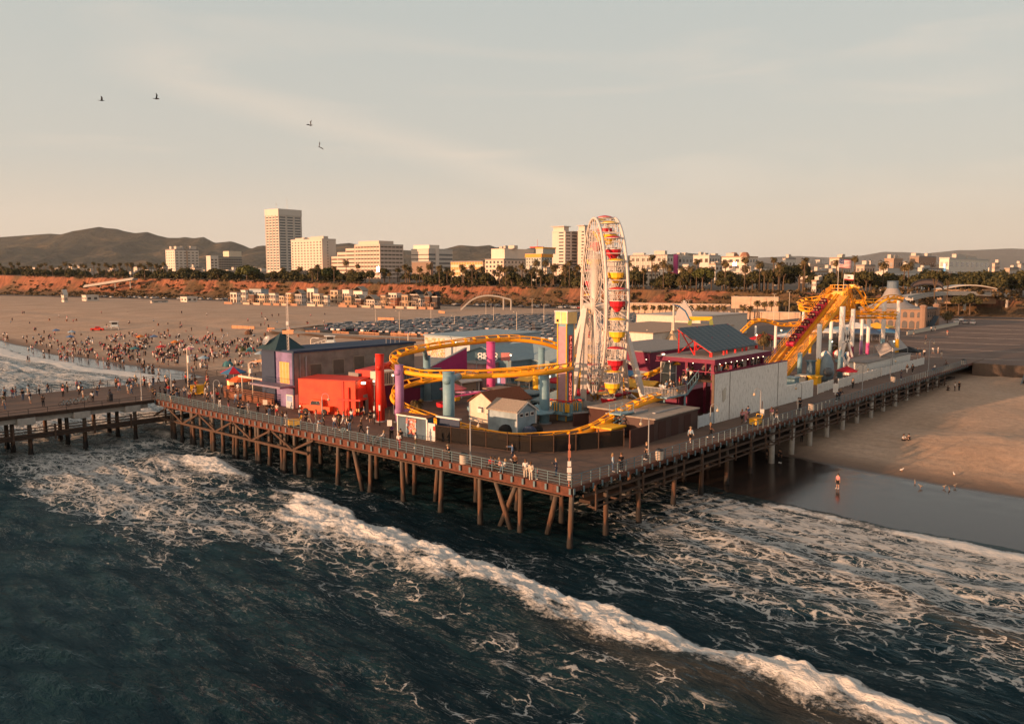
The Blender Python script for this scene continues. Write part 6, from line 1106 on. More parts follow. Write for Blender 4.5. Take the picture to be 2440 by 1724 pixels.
# carousel house with its big tent roof
ch = thing('carousel_house', 'tan arcaded carousel house with sweeping grey tent roof and striped blue lantern', 'building', Dp(2198, 782, 284), PA); ch.location.z = DZ
tan = mat('tan_stucco', (.25, .165, .12), .85); hC = 6.6; wW, wS = 21, 15.5
b = MB(); b.bb(0, wS, 0, wW, 0, hC); b.build('wall', tan, ch)
b = MB(); b.bb(-.4, wS+.4, -.4, wW+.4, hC, hC+.5); b.build('cornice', mat('slate_cornice', (.12, .14, .16), .7), ch)
_c = Dp(2125, 731, 298)-ch.location; _q = Matrix.Rotation(-PA, 3, 'Z') @ Vector((_c.x, _c.y, 0)); cx_, cy_ = _q.x, _q.y
b = MB(); b.lathe((cx_, cy_, hC+.4), [(8.6, 0), (5.6, 1.4), (3.4, 3.6), (2.2, 6.0), (1.9, 6.6)], 24); b.build('tent_roof', mat('grey_tent_roof', (.27, .25, .24), .8), ch); b = MB(); b.lathe((cx_, cy_, hC+7.0), [(1.85, 0), (1.85, 2.3), (2.05, 2.4), (1.7, 2.6)], 16); b.build('lantern', mat('striped_blue_lantern', (.12, .17, .22), .6), ch)
def arch_mesh(w, h):
    b = MB(); pts = [(-w/2, 0), (w/2, 0), (w/2, h-w/2)]+[(w/2*math.cos(a), h-w/2+w/2*math.sin(a)) for a in (.5, 1.05, 1.57, 2.09, 2.64)]+[(-w/2, h-w/2)]; b.prism([(x, 0, z) for x, z in pts], (0, .1, 0)); return b.mesh('arched_window', GLASS)
AW = arch_mesh(1.7, 2.6); AW2 = arch_mesh(1.3, 1.9)
for k in range(9): o = inst('arched_window', AW, (-.07, 1.2+2.3*k, .2), math.pi/2, 1, ch); o = inst('arched_window', AW2, (-.07, 1.2+2.3*k, 3.9), math.pi/2, 1, ch)
for k in range(6): o = inst('arched_window', AW, (1.3+2.5*k, -.07, .2), 0, 1, ch); o = inst('arched_window', AW2, (1.3+2.5*k, -.07, 3.9), 0, 1, ch)
for x, y_ in ((0, 0), (wS, 0)): b = MB(); b.lathe((x, y_, 0), [(1.1, 0), (1.1, 7.4), (1.3, 7.5), (1.3, 7.9), (.7, 8.3)], 8); b.build('turret', tan, ch)
b = MB(); b.prism([(5, -.2, 0), (12, -.2, 3.8), (12, -.2, 4.2), (4.2, -.2, 0)], (0, -1.6, 0)); b.build('stair', mat('slate_stair', (.05, .07, .09), .7), ch)
# flags on the crest
def flag(label, px, pyt, w, h, m, zt):
    b0 = CREST+Vector((px, -0.8+.4*px, 0)); r = thing('flag', label, 'flag', b0); b = MB(); b.cyl((0, 0, 0), (0, 0, zt), .05, .035, 6); b.build('pole', STEEL_W, r); vs = []; n = 12
    for i in range(n+1):
        for j in range(7): x = w*i/n; vs.append((x+.05, .22*math.sin(x*2.6)*(x/w), zt-.1-h*j/6-.22*(x/w)*w*.35))
    b = MB(); b.add(vs, [(i*7+j, (i+1)*7+j, (i+1)*7+j+1, i*7+j+1) for i in range(n) for j in range(6)])
    me = b.mesh('cloth', m, True); ul = me.uv_layers.new(name='UVMap')
    for l_ in me.loops: i, j = divmod(l_.vertex_index, 7); ul.data[l_.index].uv = (i/n, 1-j/6)
    o = bpy.data.objects.new('cloth', me); COL.objects.link(o); o.parent = r; s = o.modifiers.new('thick', 'SOLIDIFY'); s.thickness = .012; return r
def flag_mat(kind):
    m = bpy.data.materials.new('flag_'+kind); m.use_nodes = True; t = m.node_tree; b = t.nodes['Principled BSDF']; b.inputs['Roughness'].default_value = .8; uv = nd(t, 'ShaderNodeUVMap'); s = nd(t, 'ShaderNodeSeparateXYZ'); t.links.new(uv.outputs[0], s.inputs[0]); x, y_ = s.outputs[0], s.outputs[1]
    if kind == 'stripes':
        st_ = mth(t, 'LESS_THAN', mth(t, 'FRACT', mth(t, 'MULTIPLY', y_, 6.5)), .5); c0 = mixc(t, st_, (.75, .70, .66), (.40, .03, .05)); can = mth(t, 'MULTIPLY', mth(t, 'LESS_THAN', x, .4), mth(t, 'GREATER_THAN', y_, .46)); vx = nd(t, 'ShaderNodeTexVoronoi', i_Scale=16.0); t.links.new(uv.outputs[0], vx.inputs[0]); star = mth(t, 'LESS_THAN', vx.outputs[0], .28); t.links.new(mixc(t, can, c0, mixc(t, star, (.04, .05, .14), (.7, .7, .7))), b.inputs['Base Color'])
    else:
        c0 = mixc(t, mth(t, 'LESS_THAN', y_, .2), (.75, .70, .66), (.45, .03, .04)); dx = mth(t, 'MULTIPLY', mth(t, 'SUBTRACT', x, .52), 1.0); dy = mth(t, 'MULTIPLY', mth(t, 'SUBTRACT', y_, .5), 1.3); bear = mth(t, 'LESS_THAN', mth(t, 'ADD', mth(t, 'MULTIPLY', dx, dx), mth(t, 'MULTIPLY', dy, dy)), .03); t.links.new(mixc(t, bear, c0, (.12, .06, .035)), b.inputs['Base Color'])
    return m
flag('large stars and stripes flag flying from the left crest pole', -1.1, 0, 2.6, 1.7, flag_mat('stripes'), 6.6); flag('smaller white state flag with brown bear and red bottom band on the right crest pole', .3, 0, 1.9, 1.15, flag_mat('bear'), 3.6)
# ------------------------------------------------------------------ the town on the bluff
def bluffpt(px, off):
    rr = (px-CX)/F*.9944; k = 415+off            # v = k-0.2072u on the ray X = rr*Y
    den = (UU.x-.2072*VV.x)-rr*(UU.y-.2072*VV.y); u_ = (rr*(PC.y+VV.y*k)-PC.x-VV.x*k)/den; v_ = k-.2072*u_
    return T(v_, u_, float(bluffz(u_))-.1+.006*max(0, off-25))
_w = MB(); _w.bb(-.5, .5, -.5, .5, -.5, .5); WINM = _w.mesh('window', GLASS)
GLASS2 = mat('sunset_tint_glass', (0.10, 0.075, 0.06), 0.15, var=.3, sc=.2); WINW = _w.mesh('window', GLASS2)  # warm sunset reflection put into the pane colour
def windows(r, items, me=None, name='window'):
    me = me or WINM
    items = sorted(items, key=lambda q: -q[1][0]*q[1][1]*q[1][2] if 0 else 0)
    for c, d in items[:96]: inst(name, me, c, 0, d, r)
    if len(items) > 96:
        b = MB(); [b.box(c, d) for c, d in items[96:]]; tag(b.build('upper_'+name, me.materials[0], r), kind='stuff')
def facew(L, H, n, cols, z0, zt, wf, hf, south, off=0.0):   # window boxes for one face
    out = []; fh = (H-z0-zt)/n; cw = L/cols
    for i in range(n):
        for j in range(cols):
            c = (j+.5)*cw+off; z = z0+(i+.45)*fh
            out.append(((c, -0.01, z), (cw*wf, .16, fh*hf)) if south else ((-0.01, c, z), (.16, cw*wf, fh*hf)))
    return out
def solve(c, d, px):                                  # how far along d from c until it shows at column px
    lo, hi = 0.0, 400.0
    s = 1 if proj(c+d*1.0)[0] > proj(c)[0] else -1
    for _ in range(50):
        m = (lo+hi)/2
        if (proj(c+d*m)[0]-px)*s < 0: lo = m
        else: hi = m
    return lo
def zmesa(p): v_, u_ = VU(p); return float(bluffz(u_))-0.3+.004*max(0, v_-bluffv(u_)-25)
def tower(name, label, x0, xc, x1, yt, Y, m, wall_col=None, rm=GREYR, rz=0.0, cat='building', base=None, par=1.0, amax=90, bmax=120):
    c = Dp(xc, yt, Y); zt = c.z; A_ = PA+rz; dx = Vector((math.cos(A_), math.sin(A_), 0)); dy = Vector((-dx.y, dx.x, 0))
    a = min(amax, solve(c, dy, x0)) if xc-x0 > 1 else 12.0; b_ = min(bmax, solve(c, dx, x1)) if x1-xc > 1 else 12.0; zb = zmesa(c)-1 if base is None else base
    r = thing(name, label, cat, (c.x, c.y, zb), A_); H = zt-zb
    b = MB(); b.bb(0, b_, 0, a, 0, H-par); o = b.build('wall', m, r)
    if wall_col: o.color = wall_col+(1,)
    b = MB(); b.bb(-.25, b_+.25, -.25, a+.25, H-par+.002, H); b.build('roof', rm, r)
    return r, a, b_, H
WH_ = (.58, .52, .45); CR_ = (.62, .52, .40); PKC = (.60, .46, .36); TN_ = (.45, .34, .25)
def roofbits(r, a, b_, H, seed, n=4):
    q = random.Random(seed)
    for k in range(n):
        w, d, h = q.uniform(2, b_*.25+2), q.uniform(2, a*.25+2), q.uniform(1.2, 3.2); x, y_ = q.uniform(0, max(.1, b_-w)), q.uniform(0, max(.1, a-d)); b = MB(); b.bb(x, x+w, y_, y_+d, H, H+h); b.bb(x-.1, x+w+.1, y_-.1, y_+d+.1, H+h, H+h+.15); o = b.build('roof_unit', WALLC, r); o.color = (.5, .44, .38, 1)
RW = mat('white_roof', (.5, .46, .41), .8)
r, a, b_, H = tower('apartment_building', 'white nine storey apartment block standing alone at the left of the skyline', 394, 416, 473, 593, 900, WALLC, WH_); roofbits(r, a, b_, H, 1, 5); windows(r, facew(a, H, 9, 4, 1, 2, .35, .3, 0)+facew(b_, H, 9, 6, 1, 2, .55, .3, 1)); b = MB(); [b.bb(b_*f-.8, b_*f+.8, -.4, -.003, 0, H-1.5) for f in (.5,)]; b.build('balcony_stack', mat('tan_stack', (.42, .3, .22), .8), r)
r, a, b_, H = tower('hotel', 'low dark fronted hotel with white wings left of the tall tower', 514, 519, 576, 611, 900, WALLC, (.30, .27, .23)); windows(r, facew(b_, H, 7, 14, 2, 2, .7, .5, 1)); b = MB(); b.bb(-9, 0, -1, 8, 0, H+.8); o = b.build('wing', WALLC, r); o.color = WH_+(1,); windows(r, [((c[0]-9, c[1]-1, c[2]), (d[0]*.9, d[1], d[2])) for c, d in facew(8, H, 6, 2, 2, 2, .7, .5, 1)]); b = MB(); b.bb(b_-14, b_+1, 2, 14, H, H+6); o = b.build('penthouse', WALLC, r); o.color = CR_+(1,); b = MB(); [b.bb(-.1, b_, -.35, -.1, 2+z_*(H-4)/7, 2.3+z_*(H-4)/7) for z_ in range(8)]; b.build('balcony_ledge', RW, r)
# the tall white tower
r, a, b_, H = tower('office_tower', 'tallest white tower with a grid of windows and roof antennas', 632, 663, 717, 497, 1113, WALLC, (.60, .53, .46), RW, rz=0.05)
windows(r, facew(b_, H, 20, 3, 6, 9, .74, .52, 1, 0)+facew(a, H, 20, 4, 6, 9, .62, .5, 0), WINM)
b = MB(); [b.bb(x-.35, x+.35, -.6, -.05, 0, H-8) for x in [b_*k/3 for k in range(4)]]; [b.bb(-.6, -.05, y_-.35, y_+.35, 0, H-8) for y_ in [a*k/4 for k in range(5)]]; o = b.build('pier_column', WALLC, r); o.color = (.60, .53, .46, 1)
b = MB(); b.bb(-.7, b_+.7, -.7, a+.7, H-8.4, H+.01); o = b.build('crown', WALLC, r); o.color = (.60, .53, .46, 1)
for x, y_, h in ((b_*.2, a*.5, 9), (b_*.62, a*.4, 16)): b = MB(); b.cyl((x, y_, H), (x, y_, H+h), .25, .12, 6); b.box((x, y_, H+h*.75), (1.2, .3, 1.0)); b.build('antenna', STEEL_W, r)
r, a, b_, H = tower('apartment_tower', 'white slab with many small square windows in front of the tallest tower', 693, 767, 800, 568, 850, WALLC, (.58, .50, .42), RW); roofbits(r, a, b_, H, 2, 6); windows(r, facew(a, H, 13, 10, 2, 2, .42, .42, 0)+facew(b_, H, 13, 1, 2, 2, .06, .4, 1, -b_*.1)); 
# stepped terraces
c0 = (.58, .46, .38); r, a, b_, H = tower('terraced_building', 'pink white stepped office building with long window bands', 845, 905, 960, 581, 800, WALLC, c0, RW); fl = 9; fh = (H-1)/fl
windows(r, [((-.03, a*.5, (k+.55)*fh), (.2, a*.94, fh*.36)) for k in range(fl)]+[((b_*.5, -.03, (k+.55)*fh), (b_*.94, .2, fh*.36)) for k in range(fl)], WINW, 'window_band')
b = MB(); b.bb(2, b_*.7, a*.1, a*.9, H, H+3.2); o = b.build('penthouse', WALLC, r); o.color = c0+(1,)
b = MB(); [b.bb(-.3, -.05, y_-.25, y_+.25, 0, H) for y_ in [a*k/8 for k in range(9)]]; [b.bb(x-.25, x+.25, -.3, -.05, 0, H) for x in [b_*k/6 for k in range(7)]]; o = b.build('mullion_fin', WALLC, r); o.color = c0+(1,)
for k, (xs, ys) in enumerate(((822, 592), (800, 601), (784, 611), (772, 622))):
    dy_ = Vector((UU.x, UU.y, 0)); cpt = Vector(r.location); L = solve(Vector((cpt.x, cpt.y, 40)), dy_, xs); zt = Dp(xs, ys, 800+L*.66).z-r.location.z; y0 = a if k == 0 else y1; y1 = L; b = MB(); b.bb(1+k, b_*.8, y0+.01, y1, 0, zt); o = b.build('terrace', WALLC, r); o.color = c0+(1,); n = int(zt/fh); windows(r, [((.97+k, (y0+y1)/2, (j+.55)*fh), (.2, (y1-y0)*.9, fh*.36)) for j in range(n)], WINW, 'window_band')
r, a, b_, H = tower('office_building', 'white office block with dark horizontal stripes', 980, 1021, 1078, 592, 900, WALLC, (.58, .49, .42), RW); fh = H/7; windows(r, [((b_*.5, -.03, (k+.6)*fh), (b_*.99, .3, fh*.42)) for k in range(1, 6)]+[((-.03, a*.5, (k+.6)*fh), (.3, a*.99, fh*.18)) for k in range(1, 6)], WINM, 'window_band'); b = MB(); b.bb(b_*.28, b_*.42, -.5, -.2, 0, H); o = b.build('pier', WALLC, r); o.color = (.74, .6, .5, 1); b = MB(); b.bb(3, b_*.5, 2, a, H, H+4); o = b.build('penthouse', WALLC, r); o.color = (.7, .6, .5, 1)
r, a, b_, H = tower('brown_block', 'plain brown windowless block below the striped office', 981, 1026, 1032, 622, 780, WALLC, (.24, .17, .13))
r, a, b_, H = tower('parking_structure', 'open parking structure with warm lit decks behind the palms', 1074, 1150, 1158, 621, 760, WALLC, (.66, .52, .38)); fh = H/4; windows(r, [((-.03, (j+.5)*a/12, (k+.55)*fh), (.2, a/12*.8, fh*.55)) for k in range(4) for j in range(12)], _w.mesh('opening', mat('deck_light_paint', (.55, .28, .10), .8)), 'opening')  # openings painted orange for the light on the decks
r, a, b_, H = tower('apartment_building', 'cream stepped apartments with a higher pale block behind', 1156, 1200, 1250, 616, 740, WALLC, (.62, .50, .40)); windows(r, facew(a, H, 5, 5, 1, 1, .5, .5, 0)+facew(b_, H, 5, 6, 1, 1, .4, .45, 1)); b = MB(); b.bb(8, b_+20, 6, a, H, H+9); o = b.build('upper_block', WALLC, r); o.color = (.68, .58, .48, 1); roofbits(r, a, b_, H+9, 4, 3)
# the deco hotel with the orange cornice
r, a, b_, H = tower('deco_hotel', 'pale teal eight storey hotel with bright orange cornice bands', 1253, 1290, 1316, 604, 700, WALLC, (.40, .42, .38), RW); windows(r, facew(a, H, 8, 6, 1, 3, .36, .5, 0)+facew(b_, H, 8, 4, 1, 3, .36, .5, 1)); oc = mat('orange_cornice', (.70, .30, .05), .7); b = MB(); b.bb(-.5, b_+.5, -.5, a+.5, H-3, H-.2); b.build('cornice', oc, r); b = MB(); b.bb(2, b_*1.3, 0, a*.45, H, H+5); o = b.build('upper_floor', WALLC, r); o.color = (.42, .42, .36, 1); b = MB(); b.bb(1.7, b_*1.3+.3, -.3, a*.45+.3, H+4.2, H+5.3); b.build('upper_cornice', oc, r); b = MB(); b.bb(3, 12, a*.4, a*.9, H+5, H+6); b.cyl((5, a*.5, H), (5, a*.5, H+12), .12, n=6); b.build('red_rooftop_sign', mat('sign_red', (.5, .05, .03), .6), r)
# twin white towers
for lab, xs, yt in (('white apartment tower with curved roof fin left of the wheel', (1316, 1347, 1377), 550), ('white apartment tower partly hidden by the wheel rim', (1377, 1394, 1420), 548)):
    r, a, b_, H = tower('apartment_tower', lab, *xs, yt, 760, WALLC, (.60, .51, .44), RW); fh = H/16; windows(r, [((b_*.22, -.03, (k+.5)*fh), (b_*.3, .2, fh*.45)) for k in range(16)]+[((b_*.72, -.03, (k+.5)*fh), (b_*.38, .2, fh*.5)) for k in range(16)]+[((-.03, a*.3, (k+.5)*fh), (.2, a*.35, fh*.4)) for k in range(16)]); zf = Dp(xs[0]+8, yt-12, 760).z-r.location.z; b = MB(); b.bb(1, 8, a*.15, a*.98, 0, zf-.6); o = b.build('stair_core', WALLC, r); o.color = (.6, .51, .44, 1); b = MB(); b.bb(-1.2, 9.5, a*.05, a*1.05, zf-.6, zf); b.build('roof_fin', RW, r); b = MB(); [b.bb(b_*.5, b_*.98, -1.2, -.1, k*fh-.1, k*fh+.15) for k in range(1, 17)]; b.build('balcony_slab', RW, r)
# right half of the skyline: lower blocks
SPEC = [('white block with thin vertical fins and a red stair', 1502, 1590, 1604, 606, 680, WH_, 4, 12), ('grey block beside the magenta stripe', 1609, 1625, 1651, 609, 700, (.42, .40, .38), 4, 6), ('cream two storey block with arched base among the palms', 1495, 1520, 1570, 646, 590, CR_, 3, 7), ('sunlit cream house with wide windows by the round tree', 1616, 1650, 1688, 640, 590, (.66, .55, .42), 3, 5), ('long white rear block on the skyline', 1652, 1690, 1716, 607, 820, WH_, 3, 8), ('white block with two brown roof turrets', 1720, 1780, 1806, 610, 760, (.68, .56, .46), 4, 8), ('plain white theatre block on the skyline', 1865, 1872, 1896, 614, 800, (.62, .55, .48), 2, 3), ('long terraced dark windowed hotel among palms', 1720, 1790, 1809, 646, 560, (.50, .42, .34), 4, 16), ('glass balcony hotel behind the flags', 1925, 1935, 2007, 645, 540, (.46, .42, .38), 4, 12), ('small white house beside the crest of the coaster', 1970, 1982, 2007, 653, 500, WH_, 3, 4), ('long white two storey block right of the flags', 2086, 2110, 2211, 646, 500, (.70, .62, .54), 3, 14), ('brown roofed block with terrace beyond the flags', 2108, 2130, 2151, 615, 620, (.34, .24, .18), 3, 6), ('dark framed rooftop pavilion on the right skyline', 2168, 2190, 2231, 609, 640, (.28, .20, .15), 2, 7), ('large white hall at the right edge of the skyline', 2239, 2262, 2420, 613, 620, (.74, .64, .54), 3, 8), ('tan block with flat roofs left of the flags', 1977, 2000, 2028, 613, 700, (.58, .46, .36), 3, 6), ('pale block with pitched roof right of the flags', 2040, 2060, 2085, 630, 600, (.50, .38, .30), 3, 6), ('white office strip behind the striped flag', 1905, 1930, 1972, 627, 720, (.56, .48, .40), 3, 8), ('low white garage block below the round trees', 1935, 1945, 1968, 667, 480, WH_, 2, 3), ('long white low block in front of the right hall', 2150, 2165, 2320, 637, 560, (.60, .52, .45), 2, 14), ('cream block behind the low palms left of the white finned block', 1440, 1462, 1500, 626, 640, CR_, 3, 6), ('white low rise left of the brown turrets', 1690, 1705, 1722, 628, 700, WH_, 3, 4)]
for k, (lab, x0, xc, x1, yt, Y, c_, fl, cols) in enumerate(SPEC):
    r, a, b_, H = tower('town_building', lab, x0, xc, x1, yt, Y, WALLC, c_, [GREYR, RW, mat('tan_gravel_roof', (.34, .24, .17), .95)][k % 3], cat='building'); roofbits(r, a, b_, H, 20+k, 3)
    windows(r, facew(a, H, fl, max(2, int(a/5)), 1, 1, .55, .45, 0)+facew(b_, H, fl, min(cols, max(2, int(b_/4.5))), 1, 1, .5, .45, 1), WINM if k % 2 else WINW)
    if k == 0:
        b = MB(); b.bb(b_*.2, b_*1.1, -.8, -.2, H*.35, H*.42); b.build('red_stair', REDB, r); b = MB(); [b.bb(-.4, -.1, j*a/24-.15, j*a/24+.15, H*.5, H) for j in range(25)]; b.build('fin', RW, r)
    if k == 1: b = MB(); b.bb(-2, -.3, a-3, a+.5, 0, H+1); b.build('magenta_stripe', PINK, r)
    if k == 5: b = MB(); [b.lathe((6+3*j, a*(.2+.5*j), H), [(4.5, 0), (4.2, 1.2), (2.6, 3.4), (1.5, 3.7)], 8) for j in (0, 1)]; b.build('turret', mat('brown_turret', (.26, .13, .08), .8), r)
    if k == 13: b = MB(); b.bb(-1, -.5, a*.3, a*.55, H*.55, H*.8); b.build('lit_sign', mat('led_sign', (.3, .5, .6), .4, emit=((.4, .75, 1), .22)), r)
q = random.Random(5)
for k in range(72):                                   # lower roofs filling in between, further inland
    x = 130+k*33+q.uniform(-15, 15); Y = q.uniform(700, 1300) if x < 1000 else q.uniform(620, 1000); w = q.uniform(14, 34); yt = q.uniform(625, 648) if x > 1400 else q.uniform(632, 655)
    Y = max(Y, bluffpt(x, 75).y); c_ = q.choice([WH_, CR_, PKC, TN_, (.50, .44, .38)]); cn_ = {WH_: 'white', CR_: 'cream', PKC: 'pink', TN_: 'tan'}.get(c_, 'grey')
    r, a, b_, H = tower('low_building', f'{cn_} low town building half hidden by the trees on the bluff', x-w*.5, x-w*.1, x+w*.6, yt, Y, WALLC, c_, q.choice([GREYR, RW])); tag(r, group='low town buildings behind the bluff trees'); windows(r, facew(a, H, 3, 4, 1, 1, .55, .4, 0)+facew(b_, H, 3, 5, 1, 1, .55, .4, 1)); roofbits(r, a, b_, H, k, 1)
for k in range(76):                                   # far roofs on the plain up to the hills
    x = 60+k*34+q.uniform(-14, 14); Y = q.uniform(1400, 3200); w = q.uniform(8, 22); yt = q.uniform(630, 642) if x > 900 else q.uniform(634, 646)
    r, a, b_, H = tower('distant_building', 'pale distant roof on the plain below the hills', x-w*.5, x-w*.1, x+w*.6, yt, Y, WALLC, q.choice([WH_, CR_, PKC, TN_]), RW, amax=120); tag(r, group='distant roofs below the hills')
# window glints made by added warm mirror panes, tilted to flash the sun
for k, (x, y_, Y, s, lab) in enumerate(((901, 641, 640, 2.0, 'tall window bank catching the sunset behind the palms'), (1751, 629, 640, 2.6, 'pair of roof windows flashing with reflected sun'))):
    p = Dp(x, y_, Y); n_ = ((Vector((0, 0, HC))-p).normalized()+SV).normalized(); r = thing('mirror_window', lab, 'window', p); r.rotation_euler = n_.to_track_quat('Z', 'Y').to_euler()
    gm = mat('mirror_glass', (.9, .6, .35), .16, 1.0, var=.02); b = MB(); b.box((0, 0, 0), (s, s*1.6 if k == 0 else s*.8, .1)); b.build('pane', gm, r); b = MB(); [b.box((i*s*.5, 0, .06), (.12, s*1.6, .1)) for i in (-1, 0, 1)]; b.build('frame', DARK, r)
# ------------------------------------------------------------------ beach houses at the foot of the bluff
HS = [(548, 573, 696, 'w', 2), (574, 591, 691, 'w', 2), (592, 640, 688, 'b', 1), (593, 612, 701, 'n', 2), (613, 640, 700, 'c', 2), (641, 664, 698, 'w', 2), (665, 682, 704, 'c', 2), (682, 700, 698, 'o', 3), (701, 729, 696, 'g', 2), (731, 758, 686, 'w', 1), (746, 770, 700, 'c', 2), (771, 786, 703, 'w', 2), (787, 815, 691, 'c', 3), (816, 841, 690, 'w', 1), (842, 876, 688, 'w', 1), (821, 846, 704, 't', 2), (847, 868, 708, 'n', 2), (869, 906, 709, 'w', 2), (907, 925, 703, 't', 2), (926, 956, 698, 'w', 3), (930, 955, 708, 'r', 3), (957, 980, 702, 't', 2), (978, 1008, 697, 'k', 2), (985, 1012, 706, 'w', 2), (1012, 1030, 701, 'n', 2), (1030, 1049, 702, 'k', 2)]
HC_ = dict(w=((.70, .62, .54), 'white'), b=((.30, .36, .40), 'blue roofed'), n=((.16, .075, .045), 'dark brown'), c=((.62, .48, .34), 'cream'), o=((.66, .38, .16), 'orange glazed'), g=((.42, .40, .38), 'grey'), t=((.44, .30, .19), 'tan'), r=((.38, .13, .07), 'brick red'), k=((.05, .035, .03), 'black roofed'))
for k, (x0, x1, yt, c_, fl) in enumerate(HS):
    yb = 722+(x0-546)*13/503+1.0; back = 0
    if yt < 693: yb -= 5
    Y = (HC-3.6)*F/(yb-650); xc = x0+(x1-x0)*.62; col_, cn_ = HC_[c_]; pitched = k in (8, 16, 17, 22, 23, 24, 25, 14)
    r, a, b_, H = tower('beach_house', f'{cn_} {["one", "two", "three"][fl-1]} storey beach house with {"pitched" if pitched else "flat"} roof {["at the foot of the bluff", "facing the sand", "in the beachfront row"][k % 3]}', x0, xc, x1, yt+(4 if pitched else 0), Y, WALLC, col_, [GREYR, RW, SHING][k % 3], cat='house', base=3.3, par=.5, amax=16, bmax=18)
    tag(r, group='beach houses below the bluff')
    windows(r, facew(a, H, fl, 2+k % 3, .5, .4, .72, .62, 0)+facew(b_, H, fl, 2, .5, .4, .4, .4, 1), WINM if k % 3 else WINW)
    b = MB(); [b.bb(-1.7, -.02, .1, a-.1, H*j/fl-.12, H*j/fl+.1) for j in range(1, fl)]; [b.bb(-1.65, -1.6, .2+.9*i, .26+.9*i, H*j/fl, H*j/fl+.9) for j in range(1, fl) for i in range(int(a/.9))]; [b.bb(-1.7, -1.55, y_, y_+.2, 0, H*(fl-1)/fl) for y_ in (.2, a-.3)] if fl > 1 else 0; b.bb(-4.2, -4.0, -1, a+1, 0, 1.6); o = b.build('balcony', WALLC, r); o.color = q.choice([(.46, .34, .25, 1), (.34, .19, .12, 1), (.52, .42, .33, 1)])
    if pitched: b = MB(); b.gable(0, b_, 0, a, H, 2.6, .5, .2, 0, 'x'); b.build('pitched_roof', SHING if c_ != 'k' else BLACK, r)
# pedestrian arch bridge, retaining walls, restroom and far-left bits
br = thing('arch_footbridge', 'pale arched footbridge curving over the coast road by the bluff', 'bridge', Dp(1150, 735, 488)); o_ = br.location
ap = [Dp(x, y_, 488)-o_ for x, y_ in ((1098, 738), (1108, 728), (1122, 716), (1138, 708), (1158, 704), (1180, 705), (1200, 709), (1218, 714))]; ap = catmull(ap, 4)
b = MB(); [b.bar(p, q, 2.6, .8) for p, q in zip(ap, ap[1:])]; b.build('deck', CONC, br)
for s in (-1.2, 1.2):
    b = MB(); b.tube([p+Vector((0, s, 2.2)) for p in ap], .10, 5); [b.cyl(p+Vector((0, s, .3)), p+Vector((0, s, 2.2)), .07, n=4) for p in ap]; b.build('railing', mat('brown_rail', (.25, .16, .12), .7), br)
b = MB(); b.cyl(ap[-1], ap[-1]+Vector((0, 0, -6)), .5, n=8); b.cyl(ap[-5]+Vector((0, 0, -.5)), ap[-5]+Vector((0, 0, -7)), .5, n=8); b.build('pillar', CONC, br)
RT = mat('tan_retaining', (.46, .33, .24), .9, sc=.3, var=.2)
for lab, x0, x1, yt, yb, th in (('tall tan retaining wall right of the coast road', 1742, 1854, 707, 742, 3), ('pale retaining wall behind the lift hill', 1856, 1907, 712, 733, 3), ('low pale wall above the car park right of the wheel', 1760, 1907, 742, 757, 1.2), ('long tan retaining wall behind the row of small palms', 1500, 1740, 722, 742, 2)):
    Y = (HC-4)*F/(yb-650); a, c = Dp(x0, yb, Y), Dp(x1, yb, Y*(1-.00022*(x1-x0))); d_ = c-a; d_.z = 0; h = Dp(x0, yt, Y).z-4; r = thing('retaining_wall', lab, 'wall', (a.x, a.y, 3), math.atan2(d_.y, d_.x)); b = MB(); b.bb(0, d_.length, 0, th, 0, h+1); b.build('panel', RT, r); b = MB(); b.bb(-.1, d_.length+.1, -.2, .15, h+1, h+1.3); b.build('coping', CONC, r); b = MB(); [b.bb(x-.25, x+.25, -.25, -.003, 0, h+1) for x in np.arange(2, d_.length, 8)]; b.build('buttress', RT, r)
rr_ = thing('ramp_road', 'pale sloping ramp climbing the bluff at the far left', 'road', (0, 0, 0)); p, q = Dp(205, 683, 765), Dp(322, 665, 740); rr_.location = p; b = MB(); b.bar((0, 0, 0), q-p, 6, 1.2); b.build('deck', CONC, rr_); b = MB(); b.bar((0, -3, 1.1), q-p+Vector((0, -3, 1.1)), .3, 1.0); [b.bar((q-p)*t_, (q-p)*t_-Vector((0, 0, 8*t_)), .8) for t_ in (.3, .6, .9)]; b.build('parapet', CONC, rr_)
for k, (lab, x0, xc, x1, yt, Y) in enumerate((('low white roofed restroom block on the sand at left', 358, 362, 400, 716, 600), ('white cottage with pointed roof at the far left', 146, 152, 161, 703, 620), ('long cream beach club building at the far left', 195, 205, 235, 703, 640), ('pale pool house near the beach houses', 430, 445, 470, 707, 620))):
    r, a, b_, H = tower('beach_building', lab, x0, xc, x1, yt, Y, WALLC, WH_, RW if k else GREYR, base=3.3, par=.5, amax=25, bmax=40); windows(r, facew(b_, H, 1, max(2, int(b_/4)), .6, .6, .5, .5, 1)+facew(a, H, 1, 2, .6, .6, .4, .5, 0))
    if k == 1: b = MB(); b.gable(0, b_, 0, a, H, 4, .3, .2, 0, 'x'); b.build('pitched_roof', RW, r)
